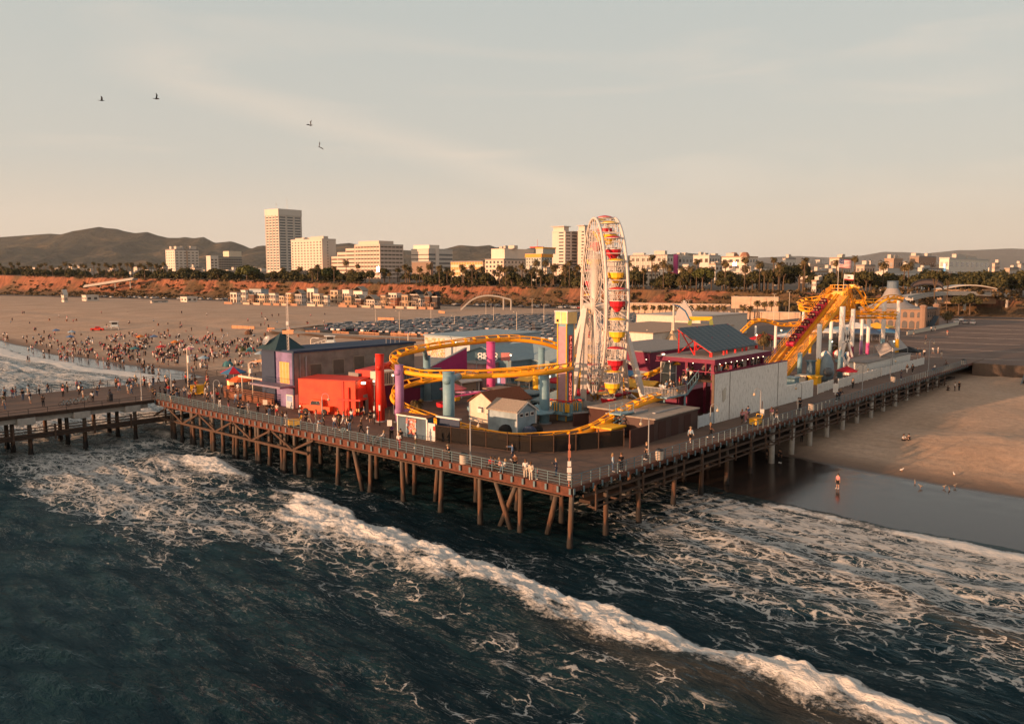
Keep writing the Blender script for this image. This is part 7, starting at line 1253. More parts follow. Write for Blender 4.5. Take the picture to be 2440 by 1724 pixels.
# entrance arch and curved-roof restaurant at the right
ar = thing('entrance_arch', 'dark arched entrance sign over the pier road', 'sign', Dp(2209, 690, 420)); b = MB(); R0 = 8.0
pts = [(R0*math.cos(a), 0, 2.6*math.sin(a)) for a in [math.pi*k/16 for k in range(17)]]; b.tube(pts, .4, 6); b.tube([(x, 0, z_*1.3+1.6) for x, _, z_ in pts], .4, 6); b.build('arch', DARK, ar); b = MB(); [b.add([pts[i], pts[i+1], (pts[i+1][0], 0, pts[i+1][2]*1.3+1.6), (pts[i][0], 0, pts[i][2]*1.3+1.6)], [(0, 1, 2, 3)]) for i in range(16)]; b.build('board', mat('arch_board', (.10, .08, .08), .6), ar); b = MB(); [b.cyl((x, 0, 0), (x, 0, -6), .3, n=8) for x in (-8, 8)]; b.build('post', GREY, ar)
cr_ = thing('restaurant', 'low restaurant with long white curved roof at the right edge', 'building', Dp(2246, 708, 420), PA-.9); cr_.scale = (.8, .8, .8); b = MB(); n = 12; L = 34
b.prism([(L*k/n, 0, 5.2+2.6*math.sin(math.pi*k/n)) for k in range(n+1)]+[(L*k/n, 0, 4.8+2.4*math.sin(math.pi*k/n)) for k in range(n, -1, -1)], (0, 14, 0)); b.build('roof', RW, cr_); b = MB(); b.bb(1, L-1, 1, 13, -4, 4.75); o = b.build('wall', WALLC, cr_); o.color = (.40, .27, .18, 1); windows(cr_, [((2+2.6*k, .97, 3.2), (2.2, .1, 1.7)) for k in range(12)], WINW)
ov = thing('overpass', 'low concrete road bridge rising from the pier to the bluff', 'bridge', Dp(2150, 708, 390)); q_ = [Dp(x, y_, Y)-ov.location for x, y_, Y in ((2150, 712, 370), (2185, 704, 385), (2230, 700, 400), (2300, 700, 410), (2400, 704, 420))]; b = MB(); [b.bar(p, q, 9, 1.2) for p, q in zip(q_, q_[1:])]; b.build('deck', CONC, ov); b = MB(); [b.bar(p+Vector((0, -4.5, .9)), q+Vector((0, -4.5, .9)), .3, .9) for p, q in zip(q_, q_[1:])]; b.build('parapet', CONC, ov); b = MB(); [b.cyl(p, p+Vector((0, 0, -8)), .7, n=8) for p in q_]; b.build('pillar', CONC, ov)
# ------------------------------------------------------------------ vegetation
def leaf_mat(name, a, b_, sc=.35):
    m = bpy.data.materials.new(name); m.use_nodes = True; t = m.node_tree; b = t.nodes['Principled BSDF']; b.inputs['Roughness'].default_value = .75; b.inputs['Specular IOR Level'].default_value = .2
    g = nd(t, 'ShaderNodeNewGeometry'); tc = nd(t, 'ShaderNodeTexCoord'); n = nd(t, 'ShaderNodeTexNoise', i_Scale=sc, i_Detail=4.0); t.links.new(tc.outputs['Object'], n.inputs[0]); f = mth(t, 'ADD', mth(t, 'MULTIPLY', g.outputs['Random Per Island'], .5), mth(t, 'MULTIPLY', n.outputs[0], .5)); r = ramp(t, [(.3, a), (.7, b_)]); t.links.new(f, r.inputs[0]); t.links.new(r.outputs[0], b.inputs['Base Color']); return m
LEAFD = leaf_mat('dark_foliage', (.024, .026, .010), (.085, .074, .024)); LEAFG = leaf_mat('green_foliage', (.035, .045, .010), (.10, .10, .025)); LEAFP = leaf_mat('palm_frond', (.045, .040, .016), (.15, .105, .042)); LEAFB = leaf_mat('dry_shrub', (.05, .035, .016), (.12, .08, .035)); BARK = mat('bark', (.11, .075, .05), .95, sc=4, var=.3); SKIRT = leaf_mat('dead_frond', (.10, .06, .03), (.16, .10, .05))
def crown_mesh(name, m, seed, nc=46, nl=42, rad=4.0, flat=.72, leaf=.42):
    q = np.random.RandomState(seed); vs = []; b = MB()
    for c in range(nc):
        d = q.normal(size=3); d /= np.linalg.norm(d); d[2] = abs(d[2])*1.0-.25; ctr = d*np.array([rad, rad, rad*flat])*(.45+.5*q.rand()**.6); cr_ = rad*q.uniform(.20, .36)
        for k in range(nl):
            e = q.normal(size=3); e /= np.linalg.norm(e); p = ctr+e*cr_*(.55+.5*q.rand()); a = q.normal(size=3); a -= e*a.dot(e)*.6; a /= np.linalg.norm(a); bb_ = np.cross(e, a); bb_ /= np.linalg.norm(bb_)+1e-6; s = leaf*q.uniform(.6, 1.3)
            b.add([p-a*s-bb_*s*.5, p+a*s-bb_*s*.6, p+a*s*.7+bb_*s*.6, p-a*s*.8+bb_*s*.5], [(0, 1, 2, 3)])
    return b.mesh(name, m)
CROWNS = [crown_mesh('crown', LEAFD, 1), crown_mesh('crown', LEAFD, 2, 38, 44, 4, .9), crown_mesh('crown', LEAFG, 3, 60, 40, 4, .62)]
tb = MB(); tb.tube([(0, 0, -4.5), (.1, 0, -3), (0, .1, -1.2)], [.42, .30, .24], 8); [tb.tube([(0, .1, -1.4), (1.2*math.cos(a), 1.2*math.sin(a), -.2), (2.2*math.cos(a+.2), 2.2*math.sin(a+.2), .9)], [.18, .12, .05], 6) for a in (.3, 1.7, 2.9, 4.2, 5.4)]; TRUNK = tb.mesh('trunk', BARK)
def palm_crown(seed, L, n, droop, wid):
    q = random.Random(seed); b = MB()
    for k in range(n):
        a = 6.283*k/n+q.uniform(-.2, .2); el = q.choice([1.15, .75, .4, .1, -.3])+q.uniform(-.15, .15); l_ = L*q.uniform(.8, 1.1); prev = None; d = Vector((math.cos(a), math.sin(a), 0)); side = Vector((-d.y, d.x, 0)); p = Vector((0, 0, 0)); e = el; ns = 6
        pts = [p.copy()]
        for s in range(ns): p = p+(d*math.cos(e)+Vector((0, 0, math.sin(e))))*(l_/ns); e -= droop*(0.5+s*.3)/ns*2; pts.append(p.copy())
        for s in range(ns):
            w = wid*(.55+.9*math.sin(math.pi*(s+.6)/ns)); tip = wid*(.55+.9*math.sin(math.pi*min(1, (s+1.5)/ns)))
            for sg in (-1, 1):
                o1 = side*sg*w+Vector((0, 0, -w*.65)); mid = (pts[s]+pts[s+1])/2
                b.add([pts[s], mid, mid+o1*1.0+(pts[s+1]-pts[s])*.5, pts[s]+o1*.2], [(0, 1, 2), (0, 2, 3)]); b.add([mid, pts[s+1], pts[s+1]+o1*.8+(pts[s+1]-pts[s])*.45], [(0, 1, 2)])
    return b.mesh('crown', LEAFP)
PCR = [palm_crown(1, 2.4, 30, .9, .55), palm_crown(2, 2.3, 26, 1.1, .6), palm_crown(3, 3.8, 34, 1.3, .5)]
pt = MB(); pt.tube([(0, 0, 0), (.04, 0, .03), (.03, .02, .5), (0, 0, 1)], [.42, .28, .22, .20], 8); PTR = pt.mesh('trunk', BARK, True)
sk_b = MB(); [sk_b.add([(.2*math.cos(a), .2*math.sin(a), -.1), (.2*math.cos(a+.5), .2*math.sin(a+.5), -.1), (.75*math.cos(a+.25), .75*math.sin(a+.25), -1.3-R.random())], [(0, 1, 2)]) for a in [k*.31 for k in range(40)]]; PSK = sk_b.mesh('skirt', SKIRT)
def palm(label, loc, h, k, sc=1.0, group='palm trees along the bluff'):
    r = thing('palm_tree', label, 'palm', loc, R.uniform(0, 6.28), group); inst('trunk', PTR, (0, 0, 0), 0, (sc, sc, h), r); inst('crown', PCR[k], (0, 0, h), 0, sc, r); inst('skirt', PSK, (0, 0, h), 0, sc, r); return r
def tree(label, loc, w, h, k, group='round trees along the bluff'):
    r = thing('tree', label, 'tree', loc, R.uniform(0, 6.28), group); s = w/8.4; zc = h-4*s*.8*[.72, .9, .62][k]; inst('crown', CROWNS[k], (0, 0, zc), R.uniform(0, 6), (s, s, s*.95), r); inst('trunk', TRUNK, (0, 0, zc), 0, (s, s, max(s, zc/4.4)), r); return r
PL = [(825, 617), (853, 625), (796, 630), (839, 637), (715, 632), (744, 636), (757, 627), (966, 627), (976, 633), (1000, 632), (1023, 626), (1047, 629), (1065, 634), (1076, 640), (1102, 627), (1125, 627), (1149, 632), (1105, 634), (1191, 628), (1205, 632), (1218, 630), (1244, 625), (1267, 637), (1278, 617), (1289, 640), (1300, 617), (1317, 625), (1325, 625), (1347, 627), (1346, 641), (1357, 617), (1377, 627), (1497, 618), (1508, 652), (1515, 632), (1534, 635), (1553, 604), (1562, 627), (1581, 619), (1596, 628), (1622, 655), (1627, 632), (1646, 631), (1660, 614), (1696, 633), (1728, 618), (1775, 609), (1776, 630), (1810, 621), (1822, 639), (1843, 609), (1858, 621), (1856, 642), (1917, 611), (1914, 622), (1993, 616), (2007, 616), (2036, 606), (2105, 621), (2155, 627), (2165, 622)]
q = random.Random(9)
big = {825, 1023, 1278, 1300, 1562, 1581, 1776, 1810, 2105, 2165, 1347, 1596}
lab_p = ['slender palm with small round crown on the bluff edge', 'tall palm with ragged crown rising over the bluff park', 'broad crowned date palm on the bluff edge']
for x, y_ in PL:
    off = q.uniform(26, 48); loc = bluffpt(x, off); h = max(6, Dp(x, y_+4, loc.y).z-loc.z-1.0); k = 2 if x in big else q.randint(0, 1); palm(lab_p[k], loc, h, k, q.uniform(1.3, 1.65) if k < 2 else 1.2)
for i in range(46):
    x = 0+i*8.6+q.uniform(-4, 4); loc = bluffpt(x, q.uniform(27, 75)); h = max(6, Dp(x, q.uniform(626, 642), loc.y).z-loc.z); palm('distant palm in the dense row at the left end of the bluff', loc, h, q.randint(0, 1), q.uniform(1.1, 1.5), 'palms at the left end of the bluff')
for i in range(64):
    x = q.uniform(400, 1480) if i < 40 else q.uniform(900, 1480); loc = bluffpt(x, q.uniform(30, 70)); palm('short palm among the dark trees of the bluff park', loc, max(5, Dp(x, q.uniform(640, 662), loc.y).z-loc.z), q.randint(0, 1), q.uniform(1.1, 1.5), 'short palms of the bluff park')
TL = [(588, 635, 50, 2), (755, 640, 34, 2), (785, 641, 50, 2), (605, 640, 40, 0), (690, 650, 35, 0), (650, 646, 30, 1), (440, 640, 38, 0), (470, 645, 30, 1), (520, 642, 34, 0), (412, 648, 22, 1), (840, 655, 26, 0), (880, 645, 30, 1), (915, 640, 26, 0), (700, 643, 26, 1), (1020, 657, 28, 0), (1090, 662, 30, 1), (1240, 663, 20, 0), (1362, 664, 30, 0), (1598, 652, 46, 0), (1675, 641, 52, 2), (1640, 664, 30, 1), (1560, 664, 24, 1), (1524, 666, 22, 0), (1842, 645, 36, 0), (1868, 634, 48, 0), (1905, 632, 66, 0), (1935, 655, 36, 1), (2000, 664, 24, 0), (2045, 647, 46, 1), (2075, 655, 44, 0), (2226, 648, 40, 0), (2256, 655, 26, 1), (2285, 706, 40, 0), (2312, 700, 44, 1), (1960, 684, 24, 0), (2140, 668, 26, 1), (1780, 664, 26, 1), (1735, 660, 22, 0)]
tn = ['wide dark evergreen tree on the bluff', 'taller dark green tree on the bluff', 'rounded bright green tree on the bluff park']
for x, y_, w, k in TL:
    off = q.uniform(30, 50); loc = bluffpt(x, off) if x < 2200 else Dp(x, 720, 380); 
    if x >= 2200: loc.z = 6
    h = max(5, Dp(x, y_, loc.y).z-loc.z); tree(tn[k], loc, w*loc.y/F, h, k)
for i in range(172):
    x = q.uniform(0, 900) if i < 80 else (q.uniform(900, 1480) if i < 112 else q.uniform(1480, 2440)); loc = bluffpt(x, q.uniform(29, 70)); k = q.randint(0, 1); tree('dark background tree in the continuous belt of the bluff park', loc, q.uniform(9, 16), max(5.5, Dp(x, q.uniform(642, 658)+(4 if x > 900 else 0), loc.y).z-loc.z), k, 'trees in the belt of the bluff park')
# shrubs over the bluff face and its foot: one mass
qq = np.random.RandomState(4); b = MB()
def clump(p, s, n):
    for k in range(n):
        e = qq.normal(size=3); e /= np.linalg.norm(e); e[2] = abs(e[2]); c = np.array(p)+e*s*np.array([1, 1, .7])*(.5+.5*qq.rand()); a = qq.normal(size=3); a /= np.linalg.norm(a); f = np.cross(e, a); f /= np.linalg.norm(f)+1e-6; l_ = s*.42
        b.add([c-a*l_, c+f*l_, c+a*l_, c-f*l_*.8], [(0, 1, 2, 3)])
for i in range(1500):
    u_ = qq.uniform(60, 900); s = qq.rand()**1.6*.75 if qq.rand() < .8 else qq.uniform(.85, 1.0); v_, z_ = bluff_pt(np.array([[u_]]), np.array([[s]])); w = T(float(v_[0, 0])-.5, u_, float(z_[0, 0])); clump(w, qq.uniform(.8, 2.4), 16)
for i in range(260):
    u_ = qq.uniform(60, 900); w = T(bluffv(u_)+qq.uniform(25, 40), u_, float(bluffz(u_))); clump(w, qq.uniform(.7, 1.8), 14)
for i in range(160): x = qq.uniform(1880, 2440); Y = qq.uniform(395, 440); w = Dp(x, qq.uniform(690, 716), Y); clump(w, qq.uniform(1.2, 2.6), 16)
tag(b.build('shrubs', LEAFB), kind='stuff')
for i in range(15):
    x = 1508+i*15.5+q.uniform(-3, 3); Y = (HC-4)*F/(747-650); loc = Dp(x, 747, Y-4); loc.z = 3.6; palm('small bushy palm in the row before the tan retaining wall', loc, 4.2, i % 2, .95, 'small palms before the retaining wall')
for i in range(9):
    x = 1770+i*17; Y = (HC-4)*F/(757-650); loc = Dp(x, 757, Y-5); loc.z = 3.6; palm('small palm in front of the low pale wall', loc, q.uniform(4, 9), i % 2, 1.0, 'palms before the low pale wall')
for x, yb, yt, k, lab in ((1820, 838, 795, 2, 'drooping palm behind the solar roof'), (1997, 845, 818, 2, 'palm among the coaster columns'), (2257, 775, 742, 2, 'lone palm beside the carousel house'), (995, 980, 955, 1, 'small potted palm by the lilac column'), (1222, 955, 938, 1, 'small palm beside the little kiosk')):
    loc = P(x, yb); palm(lab, loc, max(1.2, Dp(x, yt+4, loc.y).z-DZ-.5), k, .8 if k == 2 else .6, None)
# ------------------------------------------------------------------ cars, lot lamps
def car_mesh(kind):
    b = MB(); L = 2.25
    lo = [(-L, .32), (L, .32), (L, .72), (L-.25, .88), (-L+.1, .95), (-L, .8)]
    b.prism([(x, -.9, z) for x, z in lo], (0, 1.8, 0), 0)
    cab = {'sedan': [(-1.75, .92), (1.05, .90), (.35, 1.40), (-1.05, 1.42)], 'suv': [(-2.1, .92), (1.15, .90), (.55, 1.68), (-1.95, 1.70)], 'van': [(-2.2, .92), (1.7, .90), (1.1, 2.0), (-2.2, 2.05)]}[kind]
    n = 4; y0, y1 = .84, .66; A_ = [(x, -y0 if z < 1 else -y1, z) for x, z in cab]; B_ = [(x, -y, z) for x, y, z in A_]
    b.add(A_+B_, [(0, 1, 2, 3), (7, 6, 5, 4), (0, 4, 5, 1), (1, 5, 6, 2), (3, 2, 6, 7), (0, 3, 7, 4)], 0); b.m[-6:] = [1, 1, 0, 1, 0, 1]
    for x in (-1.4, 1.4):
        for y_ in (-.85, .85): b.cyl((x, y_-.1, .33), (x, y_+.1, .33), .33, n=10, mi=2)
    for y_ in (-.62, .62): b.box((L, y_, .66), (.06, .36, .16), 0, 3); b.box((-L, y_, .72), (.06, .3, .16), 0, 4)
    return b.mesh('car', [CARP, GLASS, BLACK, WHITE, REDB])
CARS = {k: car_mesh(k) for k in ('sedan', 'suv', 'van')}
CC = [('white', (.70, .68, .65)), ('white', (.7, .68, .65)), ('silver', (.5, .5, .49)), ('silver', (.36, .36, .35)), ('black', (.015, .015, .017)), ('dark grey', (.07, .07, .075)), ('white', (.6, .58, .55)), ('blue', (.05, .08, .14)), ('red', (.30, .025, .02)), ('black', (.02, .02, .02)), ('tan', (.32, .25, .18)), ('silver', (.30, .30, .30))]
carsl = []
for rw in range(11):
    for half in (0, 5.4):
        u_ = 22.0
        while u_ < 228:
            v_ = LV(u_)+1+rw*15.2+half; u_ += 2.75
            if v_ > 300 or (u_ > 215 and v_ > 240) or q.random() < .09: continue
            x, y_ = proj(T(v_, u_, 4.2))
            if x < 780 or x > 1720: continue
            carsl.append((T(v_, u_, 3.63), PA+(math.pi if half else 0)+(math.pi if q.random() < .3 else 0)+q.uniform(-.04, .04), rw))
carsl.sort(key=lambda c: c[0].y)
rowt = lambda i, n: 'in the front rows of the beach lot' if i < 90 else ('in the middle rows of the beach lot' if i < 200 else 'in the rear rows of the beach lot')
b = MB(); farc = []
for i, (loc, rz, rw) in enumerate(carsl):
    kind = q.choice(['sedan', 'sedan', 'suv', 'suv', 'sedan', 'suv', 'van'] if q.random() < .2 else ['sedan', 'suv']); cn_, c_ = q.choice(CC)
    if i < 298:
        o = inst('parked_car', CARS[kind], loc, rz, 1, None, c_); tag(o, f'{cn_} {kind} parked {rowt(i, 0)}', 'car', 'cars in the beach car park')
    else: farc.append((loc, rz, kind, c_))
for i in range(130):                                  # cars along the coast road
    u_ = q.uniform(150, 720); farc.append((T(bluffv(u_)-14+q.choice([-5, -2, 2, 5]), u_, 3.68), PA+math.pi/2, q.choice(['sedan', 'suv']), q.choice(CC)[1]))
for k, sel in enumerate((0, 1, 2)):
    pass
allb = MB(); PALT = [mat(f'car_paint_{n_}', c_, .25, spec=.6, var=.02) for n_, c_ in (('pale', (.55, .53, .5)), ('silver', (.33, .33, .33)), ('dark', (.03, .03, .035)), ('red', (.28, .03, .02)))]
for loc, rz, kind, c_ in farc:
    src = CARS[kind]; M_ = Matrix.Translation(loc) @ Matrix.Rotation(rz, 4, 'Z'); pi_ = 3 if c_[0] > .25 and c_[1] < .05 else (0 if c_[0] > .5 else (1 if c_[0] > .25 else 2))
    if not hasattr(car_mesh, kind): setattr(car_mesh, kind, ([v_.co.copy() for v_ in src.vertices], [(tuple(p.vertices), p.material_index) for p in src.polygons]))
    vs, fs = getattr(car_mesh, kind); o_ = len(allb.v); allb.v += [tuple(M_ @ v_) for v_ in vs]; allb.f += [tuple(i+o_ for i in f) for f, _ in fs]; allb.m += [pi_ if m_ == 0 else 3+m_ for _, m_ in fs]
tag(allb.build('parked_cars', PALT+[GLASS, BLACK, WHITE, REDB]), kind='stuff')
for k, (x, yb, yt) in enumerate(((895, 776, 735), (952, 795, 740), (1027, 765, 724), (1083, 781, 751), (1158, 757, 717), (1176, 772, 730), (1231, 800, 742), (1268, 748, 712), (1296, 776, 725), (1440, 770, 722), (1525, 775, 728), (1640, 768, 715), (1752, 770, 705), (1843, 780, 700), (1879, 770, 695))):
    g = P(x, yb, 3.6); h = Dp(x, yt, g.y).z-3.6; r = thing('lamp_post', ['slim tan lamp post with double head in the beach car park', 'slim tan lamp post behind the amusement pier'][x > 1400], 'street lamp', g, PA, 'car park lamp posts'); b = MB(); b.cyl((0, 0, 0), (0, 0, h), .11, .07, 6); b.build('pole', CRM, r); b = MB(); b.bar((-1.3, 0, h), (1.3, 0, h), .08); [b.box((s*1.2, 0, h), (.7, .35, .14)) for s in (-1, 1)]; b.build('lamp_head', CRM, r)
# ------------------------------------------------------------------ people on the promenade: (column, foot line, pose, facing, top, bottom, options, words)
FACE = dict(S=-48, W=-138, E=42, N=132, L=180, R=0, C=-90, B=90)
PP = [(673, 1010, 'phone', 'L', 'black', 'denim', 'lh', 'with long dark hair by the rail'), (682, 1012, 'stand', 'L', 'white', 'cream', 'lh', 'standing at the rail beside a woman in black'), (660, 990, 'walk', 'C', 'cream', 'red', 'shorts', 'in bright red shorts'), (650, 990, 'stand', 'B', 'black', 'black', '', 'standing with back turned near the striped sign pole'), (714, 1001, 'point', 'R', 'white', 'denim', 'lh', 'reaching out an arm beside the yellow box'), (729, 1010, 'stand', 'B', 'black', 'black', '', 'all in black before the orange truck'), (733, 977, 'stand', 'R', 'paleblue', 'khaki', '', 'standing at the orange truck'), (737, 1008, 'walk', 'R', 'white', 'cream', 'lh', 'in a white outfit in the group by the crook lamp'), (753, 1008, 'stand', 'L', 'cream', 'cream', 'lh', 'in cream clothes in the group by the crook lamp'), (759, 1027, 'lean', 'S', 'paleblue', 'white', '', 'leaning at the rail below the crook lamp'), (772, 1014, 'stand', 'R', 'black', 'black', '', 'in dark clothes right of the crook lamp'), (797, 1021, 'walk', 'C', 'white', 'denim', 'lh', 'walking in white top and jeans'), (808, 1024, 'stand', 'R', 'olive', 'black', 'shorts', 'in olive shirt and dark shorts'), (818, 1012, 'stride', 'R', 'paleblue', 'white', '', 'striding in pale blue shirt and white trousers'), (827, 1024, 'stand', 'R', 'white', 'black', 'lh', 'in white top with back to the sea'), (833, 1026, 'stand', 'B', 'black', 'denim', 'lh', 'in black top and jeans beside the one in white'), (838, 1006, 'raised', 'B', 'white', 'denim', 'shorts lh', 'raising an arm in denim shorts'), (861, 1032, 'walk', 'L', 'black', 'black', 'lh', 'walking alone in black with a bag arm bent'), (868, 998, 'stride', 'L', 'blue', 'black', 'shorts', 'in blue shirt by the red buttress'), (874, 981, 'stand', 'L', 'navy', 'navy', '', 'near the grey doorway'), (883, 1006, 'stand', 'B', 'black', 'black', 'shorts', 'in black beside the red column'), (806, 995, 'sit', 'R', 'orange', 'black', '', 'sitting in orange by the snack stall'), (877, 1052, 'stand', 'R', 'white', 'denim', 'long hat:white', 'in white hat by the stroller'), (914, 1050, 'sit', 'L', 'white', 'denim', 'long lh', 'sitting on the rail side bench in jeans'), (934, 1045, 'stand', 'B', 'purple', 'black', 'lh', 'in purple beside the square sign'), (951, 1068, 'stand', 'C', 'white', 'red', 'lh', 'in white top and dark red skirt at the shed corner'), (955, 1058, 'stand', 'B', 'black', 'black', '', 'in black cap behind the red skirted one'), (991, 1067, 'phone', 'L', 'white', 'khaki', '', 'holding a camera in white shirt and khaki trousers'), (1072, 1098, 'lean', 'W', 'black', 'black', 'hat:khaki', 'in straw hat and black clothes at the rail'), (1221, 1096, 'point', 'L', 'blue', 'navy', 'long', 'pointing left in a denim jacket'), (1227, 1120, 'stand', 'C', 'brown', 'black', 'long lh', 'with long brown hair in front of the pointing man'), (1170, 1117, 'sit', 'C', 'red', 'black', 'lh', 'sitting in red at the rail'), (1180, 1119, 'sit', 'R', 'navy', 'black', 'lh', 'sitting in navy beside the one in red'), (1191, 1120, 'sit', 'R', 'pink', 'grey', 'lh', 'sitting in pink at the rail'), (1203, 1123, 'sit', 'L', 'white', 'denim', 'long lh blond', 'sitting blond in white by the rail'), (1252, 1138, 'stand', 'C', 'white', 'cream', 'lh', 'in white beside the girl with black hair'), (1265, 1142, 'stand', 'B', 'cream', 'cream', 'long lh', 'in a cream dress with long black hair'), (1281, 1141, 'stand', 'L', 'pink', 'navy', 'child', 'a child in pink top at the rail'), (1325, 1134, 'phone', 'L', 'navy', 'denim', 'long', 'in navy jacket and jeans looking at a phone near the corner mast'), (1460, 1123, 'stand', 'R', 'paleblue', 'denim', 'long lh', 'in pale blue jacket and jeans at the south rail'), (1480, 1122, 'stand', 'B', 'black', 'black', '', 'in black t shirt seen from behind at the south rail'), (1540, 1094, 'stand', 'L', 'black', 'black', 'lh', 'slim and in black by the lamp of the brown store'), (1645, 1053, 'walk', 'C', 'paleblue', 'black', 'shorts hat:khaki long', 'walking in straw hat and open pale shirt'), (1693, 1042, 'stride', 'R', 'black', 'black', 'lh', 'in black with a bag walking by a lamp'), (1768, 1007, 'walk', 'C', 'pink', 'black', 'shorts lh', 'in pink top and black shorts below the white wall'), (1777, 1005, 'walk', 'C', 'pink', 'pink', 'lh', 'in pink clothes between two others below the white wall'), (1782, 999, 'walk', 'B', 'blue', 'black', 'shorts', 'in blue t shirt and shorts beside the yellow box'), (1838, 1000, 'stand', 'B', 'pink', 'cream', 'lh', 'in pale pink by the seam of the white wall'), (1841, 965, 'walk', 'B', 'navy', 'khaki', 'shorts', 'in navy shirt walking away along the white wall'), (1850, 1003, 'walk', 'R', 'black', 'white', '', 'with white bag and black jacket below the wall'), (1902, 975, 'stand', 'C', 'white', 'white', 'lh', 'in white by the rail lamp'), (1906, 978, 'stand', 'C', 'black', 'black', 'lh', 'in black beside the one in white at the lamp'), (1994, 955, 'lean', 'S', 'navy', 'black', 'long', 'leaning on the south rail in navy'), (2000, 952, 'lean', 'S', 'black', 'black', 'long', 'leaning on the south rail in black'), (2032, 924, 'walk', 'C', 'grey', 'black', 'long', 'walking in dark grey by the picket fence'), (2147, 904, 'stand', 'L', 'navy', 'navy', 'long', 'at the far rail in navy'), (2161, 889, 'walk', 'C', 'black', 'white', '', 'in black top and white trousers far along the promenade'), (2174, 889, 'walk', 'C', 'black', 'black', 'lh long', 'in black far along the promenade'), (2227, 882, 'sit', 'L', 'white', 'denim', '', 'sitting in white far along the rail'), (2254, 872, 'sit', 'R', 'navy', 'black', '', 'sitting in navy near the stairs'), (495, 959, 'walk', 'C', 'black', 'black', 'shorts', 'in black near the yellow stand'), (507, 962, 'stand', 'R', 'white', 'grey', 'lh', 'in white by the dark pole'), (519, 957, 'stand', 'B', 'red', 'black', 'lh', 'in red top beyond the dark pole'), (524, 969, 'stand', 'C', 'black', 'white', 'lh', 'in black top and long white skirt'), (545, 977, 'stand', 'L', 'black', 'pink', 'lh', 'in black top and pink trousers'), (562, 962, 'walk', 'B', 'paleblue', 'denim', '', 'walking away in pale blue shirt'), (573, 961, 'walk', 'B', 'paleblue', 'navy', 'shorts', 'walking away in pale shirt and dark shorts'), (592, 985, 'stand', 'L', 'white', 'cream', 'long', 'in white headscarf and clothes'), (615, 985, 'lean', 'S', 'red', 'black', 'lh', 'in red leaning at the west rail'), (568, 984, 'lean', 'S', 'black', 'black', 'lh', 'in black crouching low at the west rail'), (577, 986, 'lean', 'S', 'navy', 'black', '', 'in navy beside a stroller at the west rail'), (642, 990, 'stand', 'B', 'black', 'denim', '', 'in black top by the sign board pole'), (636, 986, 'stand', 'R', 'brown', 'black', '', 'in brown by the sign board pole'), (440, 945, 'lean', 'S', 'white', 'denim', 'lh', 'in white leaning on the corner of the west rail'), (452, 955, 'lean', 'S', 'cream', 'red', '', 'in cream leaning over the west rail'), (426, 948, 'lean', 'S', 'white', 'black', '', 'in white shirt at the corner rail')]
for x, y_, pz, fc, tp, bt, op, words in PP:
    op_ = op.split(); hat = next((w[4:] for w in op_ if w.startswith('hat:')), None)
    z_ = DZ+(.33 if pz == 'sit' else 0)
    o = person(('' if words.startswith('a child') else 'person ')+words, (*P(x, y_)[:2], z_), math.radians(FACE[fc]+R.uniform(-15, 15)), pz, tp, bt, 'long' in op_, 'shorts' in op_, 'lh' in op_, hat, .62 if 'child' in op_ else R.uniform(.96, 1.06), hair=(.30, .20, .10) if 'blond' in op_ else None)
    if pz == 'sit':
        bn = thing('bench', f'low bench under the person {words}', 'bench', P(x, y_), math.radians(FACE[fc])); b = MB(); b.bb(-.25, .25, -.5, .5, .36, .42); b.build('seat', WOOD, bn); b = MB(); [b.bb(a-.03, a+.03, c-.03, c+.03, 0, .36) for a in (-.2, .2) for c in (-.45, .45)]; b.build('frame', DARK, bn)
# crowds: figures of one mesh each
rq = random.Random(21)
TOPS = ['black', 'white', 'navy', 'red', 'grey', 'pink', 'paleblue', 'cream', 'brown', 'black', 'white', 'olive']
def extra(loc, zone, group, poses, sc=1.0):
    tp = rq.choice(TOPS); pz = rq.choice(poses); lo = rq.choice(['dark', 'dark', 'denim', 'pale']); lh = rq.random() < .45
    o = inst('person', joined(pz, lo, lh), loc, rq.uniform(0, 6.28), sc*rq.uniform(.94, 1.05), None, CN[tp]); v_ = dict(stand='standing', walk='walking', stride='walking', lean='leaning', sit='sitting', sitground='sitting', phone='idle', point='pointing', raised='waving')[pz]
    tag(o, f'{"long haired " if lh else ""}{v_} figure in {"pale blue" if tp == "paleblue" else tp}, {lo} trousers, {zone}', 'person', group); return o
UPR = ['stand', 'stand', 'walk', 'stride', 'phone']
for i in range(56):
    v_ = rq.uniform(-34, -1); u_ = UW+(rq.uniform(15.5, 19) if rq.random() < .62 else rq.uniform(2, 14)); extra(T(v_, u_), 'on the narrow pier at the left', 'crowd on the narrow pier', UPR+['lean'])
for i in range(60):
    v_ = abs(rq.gauss(3, 11)); u_ = rq.uniform(70, 97); extra(T(v_, u_), 'where the two piers meet', 'crowd where the piers meet', UPR)
for i in range(26):
    x = rq.uniform(1.6, Lr-.6); y_ = rq.uniform(.9, Wr*.55); w = stn.matrix_basis @ Vector((x, y_, PLZ)); extra(w, 'queueing under the station roof', 'riders queueing under the station roof', UPR)
qs_ = bpy.data.objects['queue_stairs']
for i in range(12):
    t_ = i/11; w = qs_.matrix_basis @ (Vector((-4+7*t_, 2.9+.8*(i % 2), 3.76)) if t_ < .6 else Vector((.9+2.3*(t_-.6)/.4, 3.0+.7*(i % 2), 3.9+1.3*(t_-.6)/.4))); extra(w, 'on the blue grey queue stairs', 'riders on the queue stairs', ['stand', 'lean'])
for i in range(8): w = qs_.matrix_basis @ Vector((1+.55*i, 5.0+.6*(i % 2), 3.35-.33*i)); extra(w, 'on the lower flight of the queue stairs', 'riders on the queue stairs', ['stand', 'walk'])
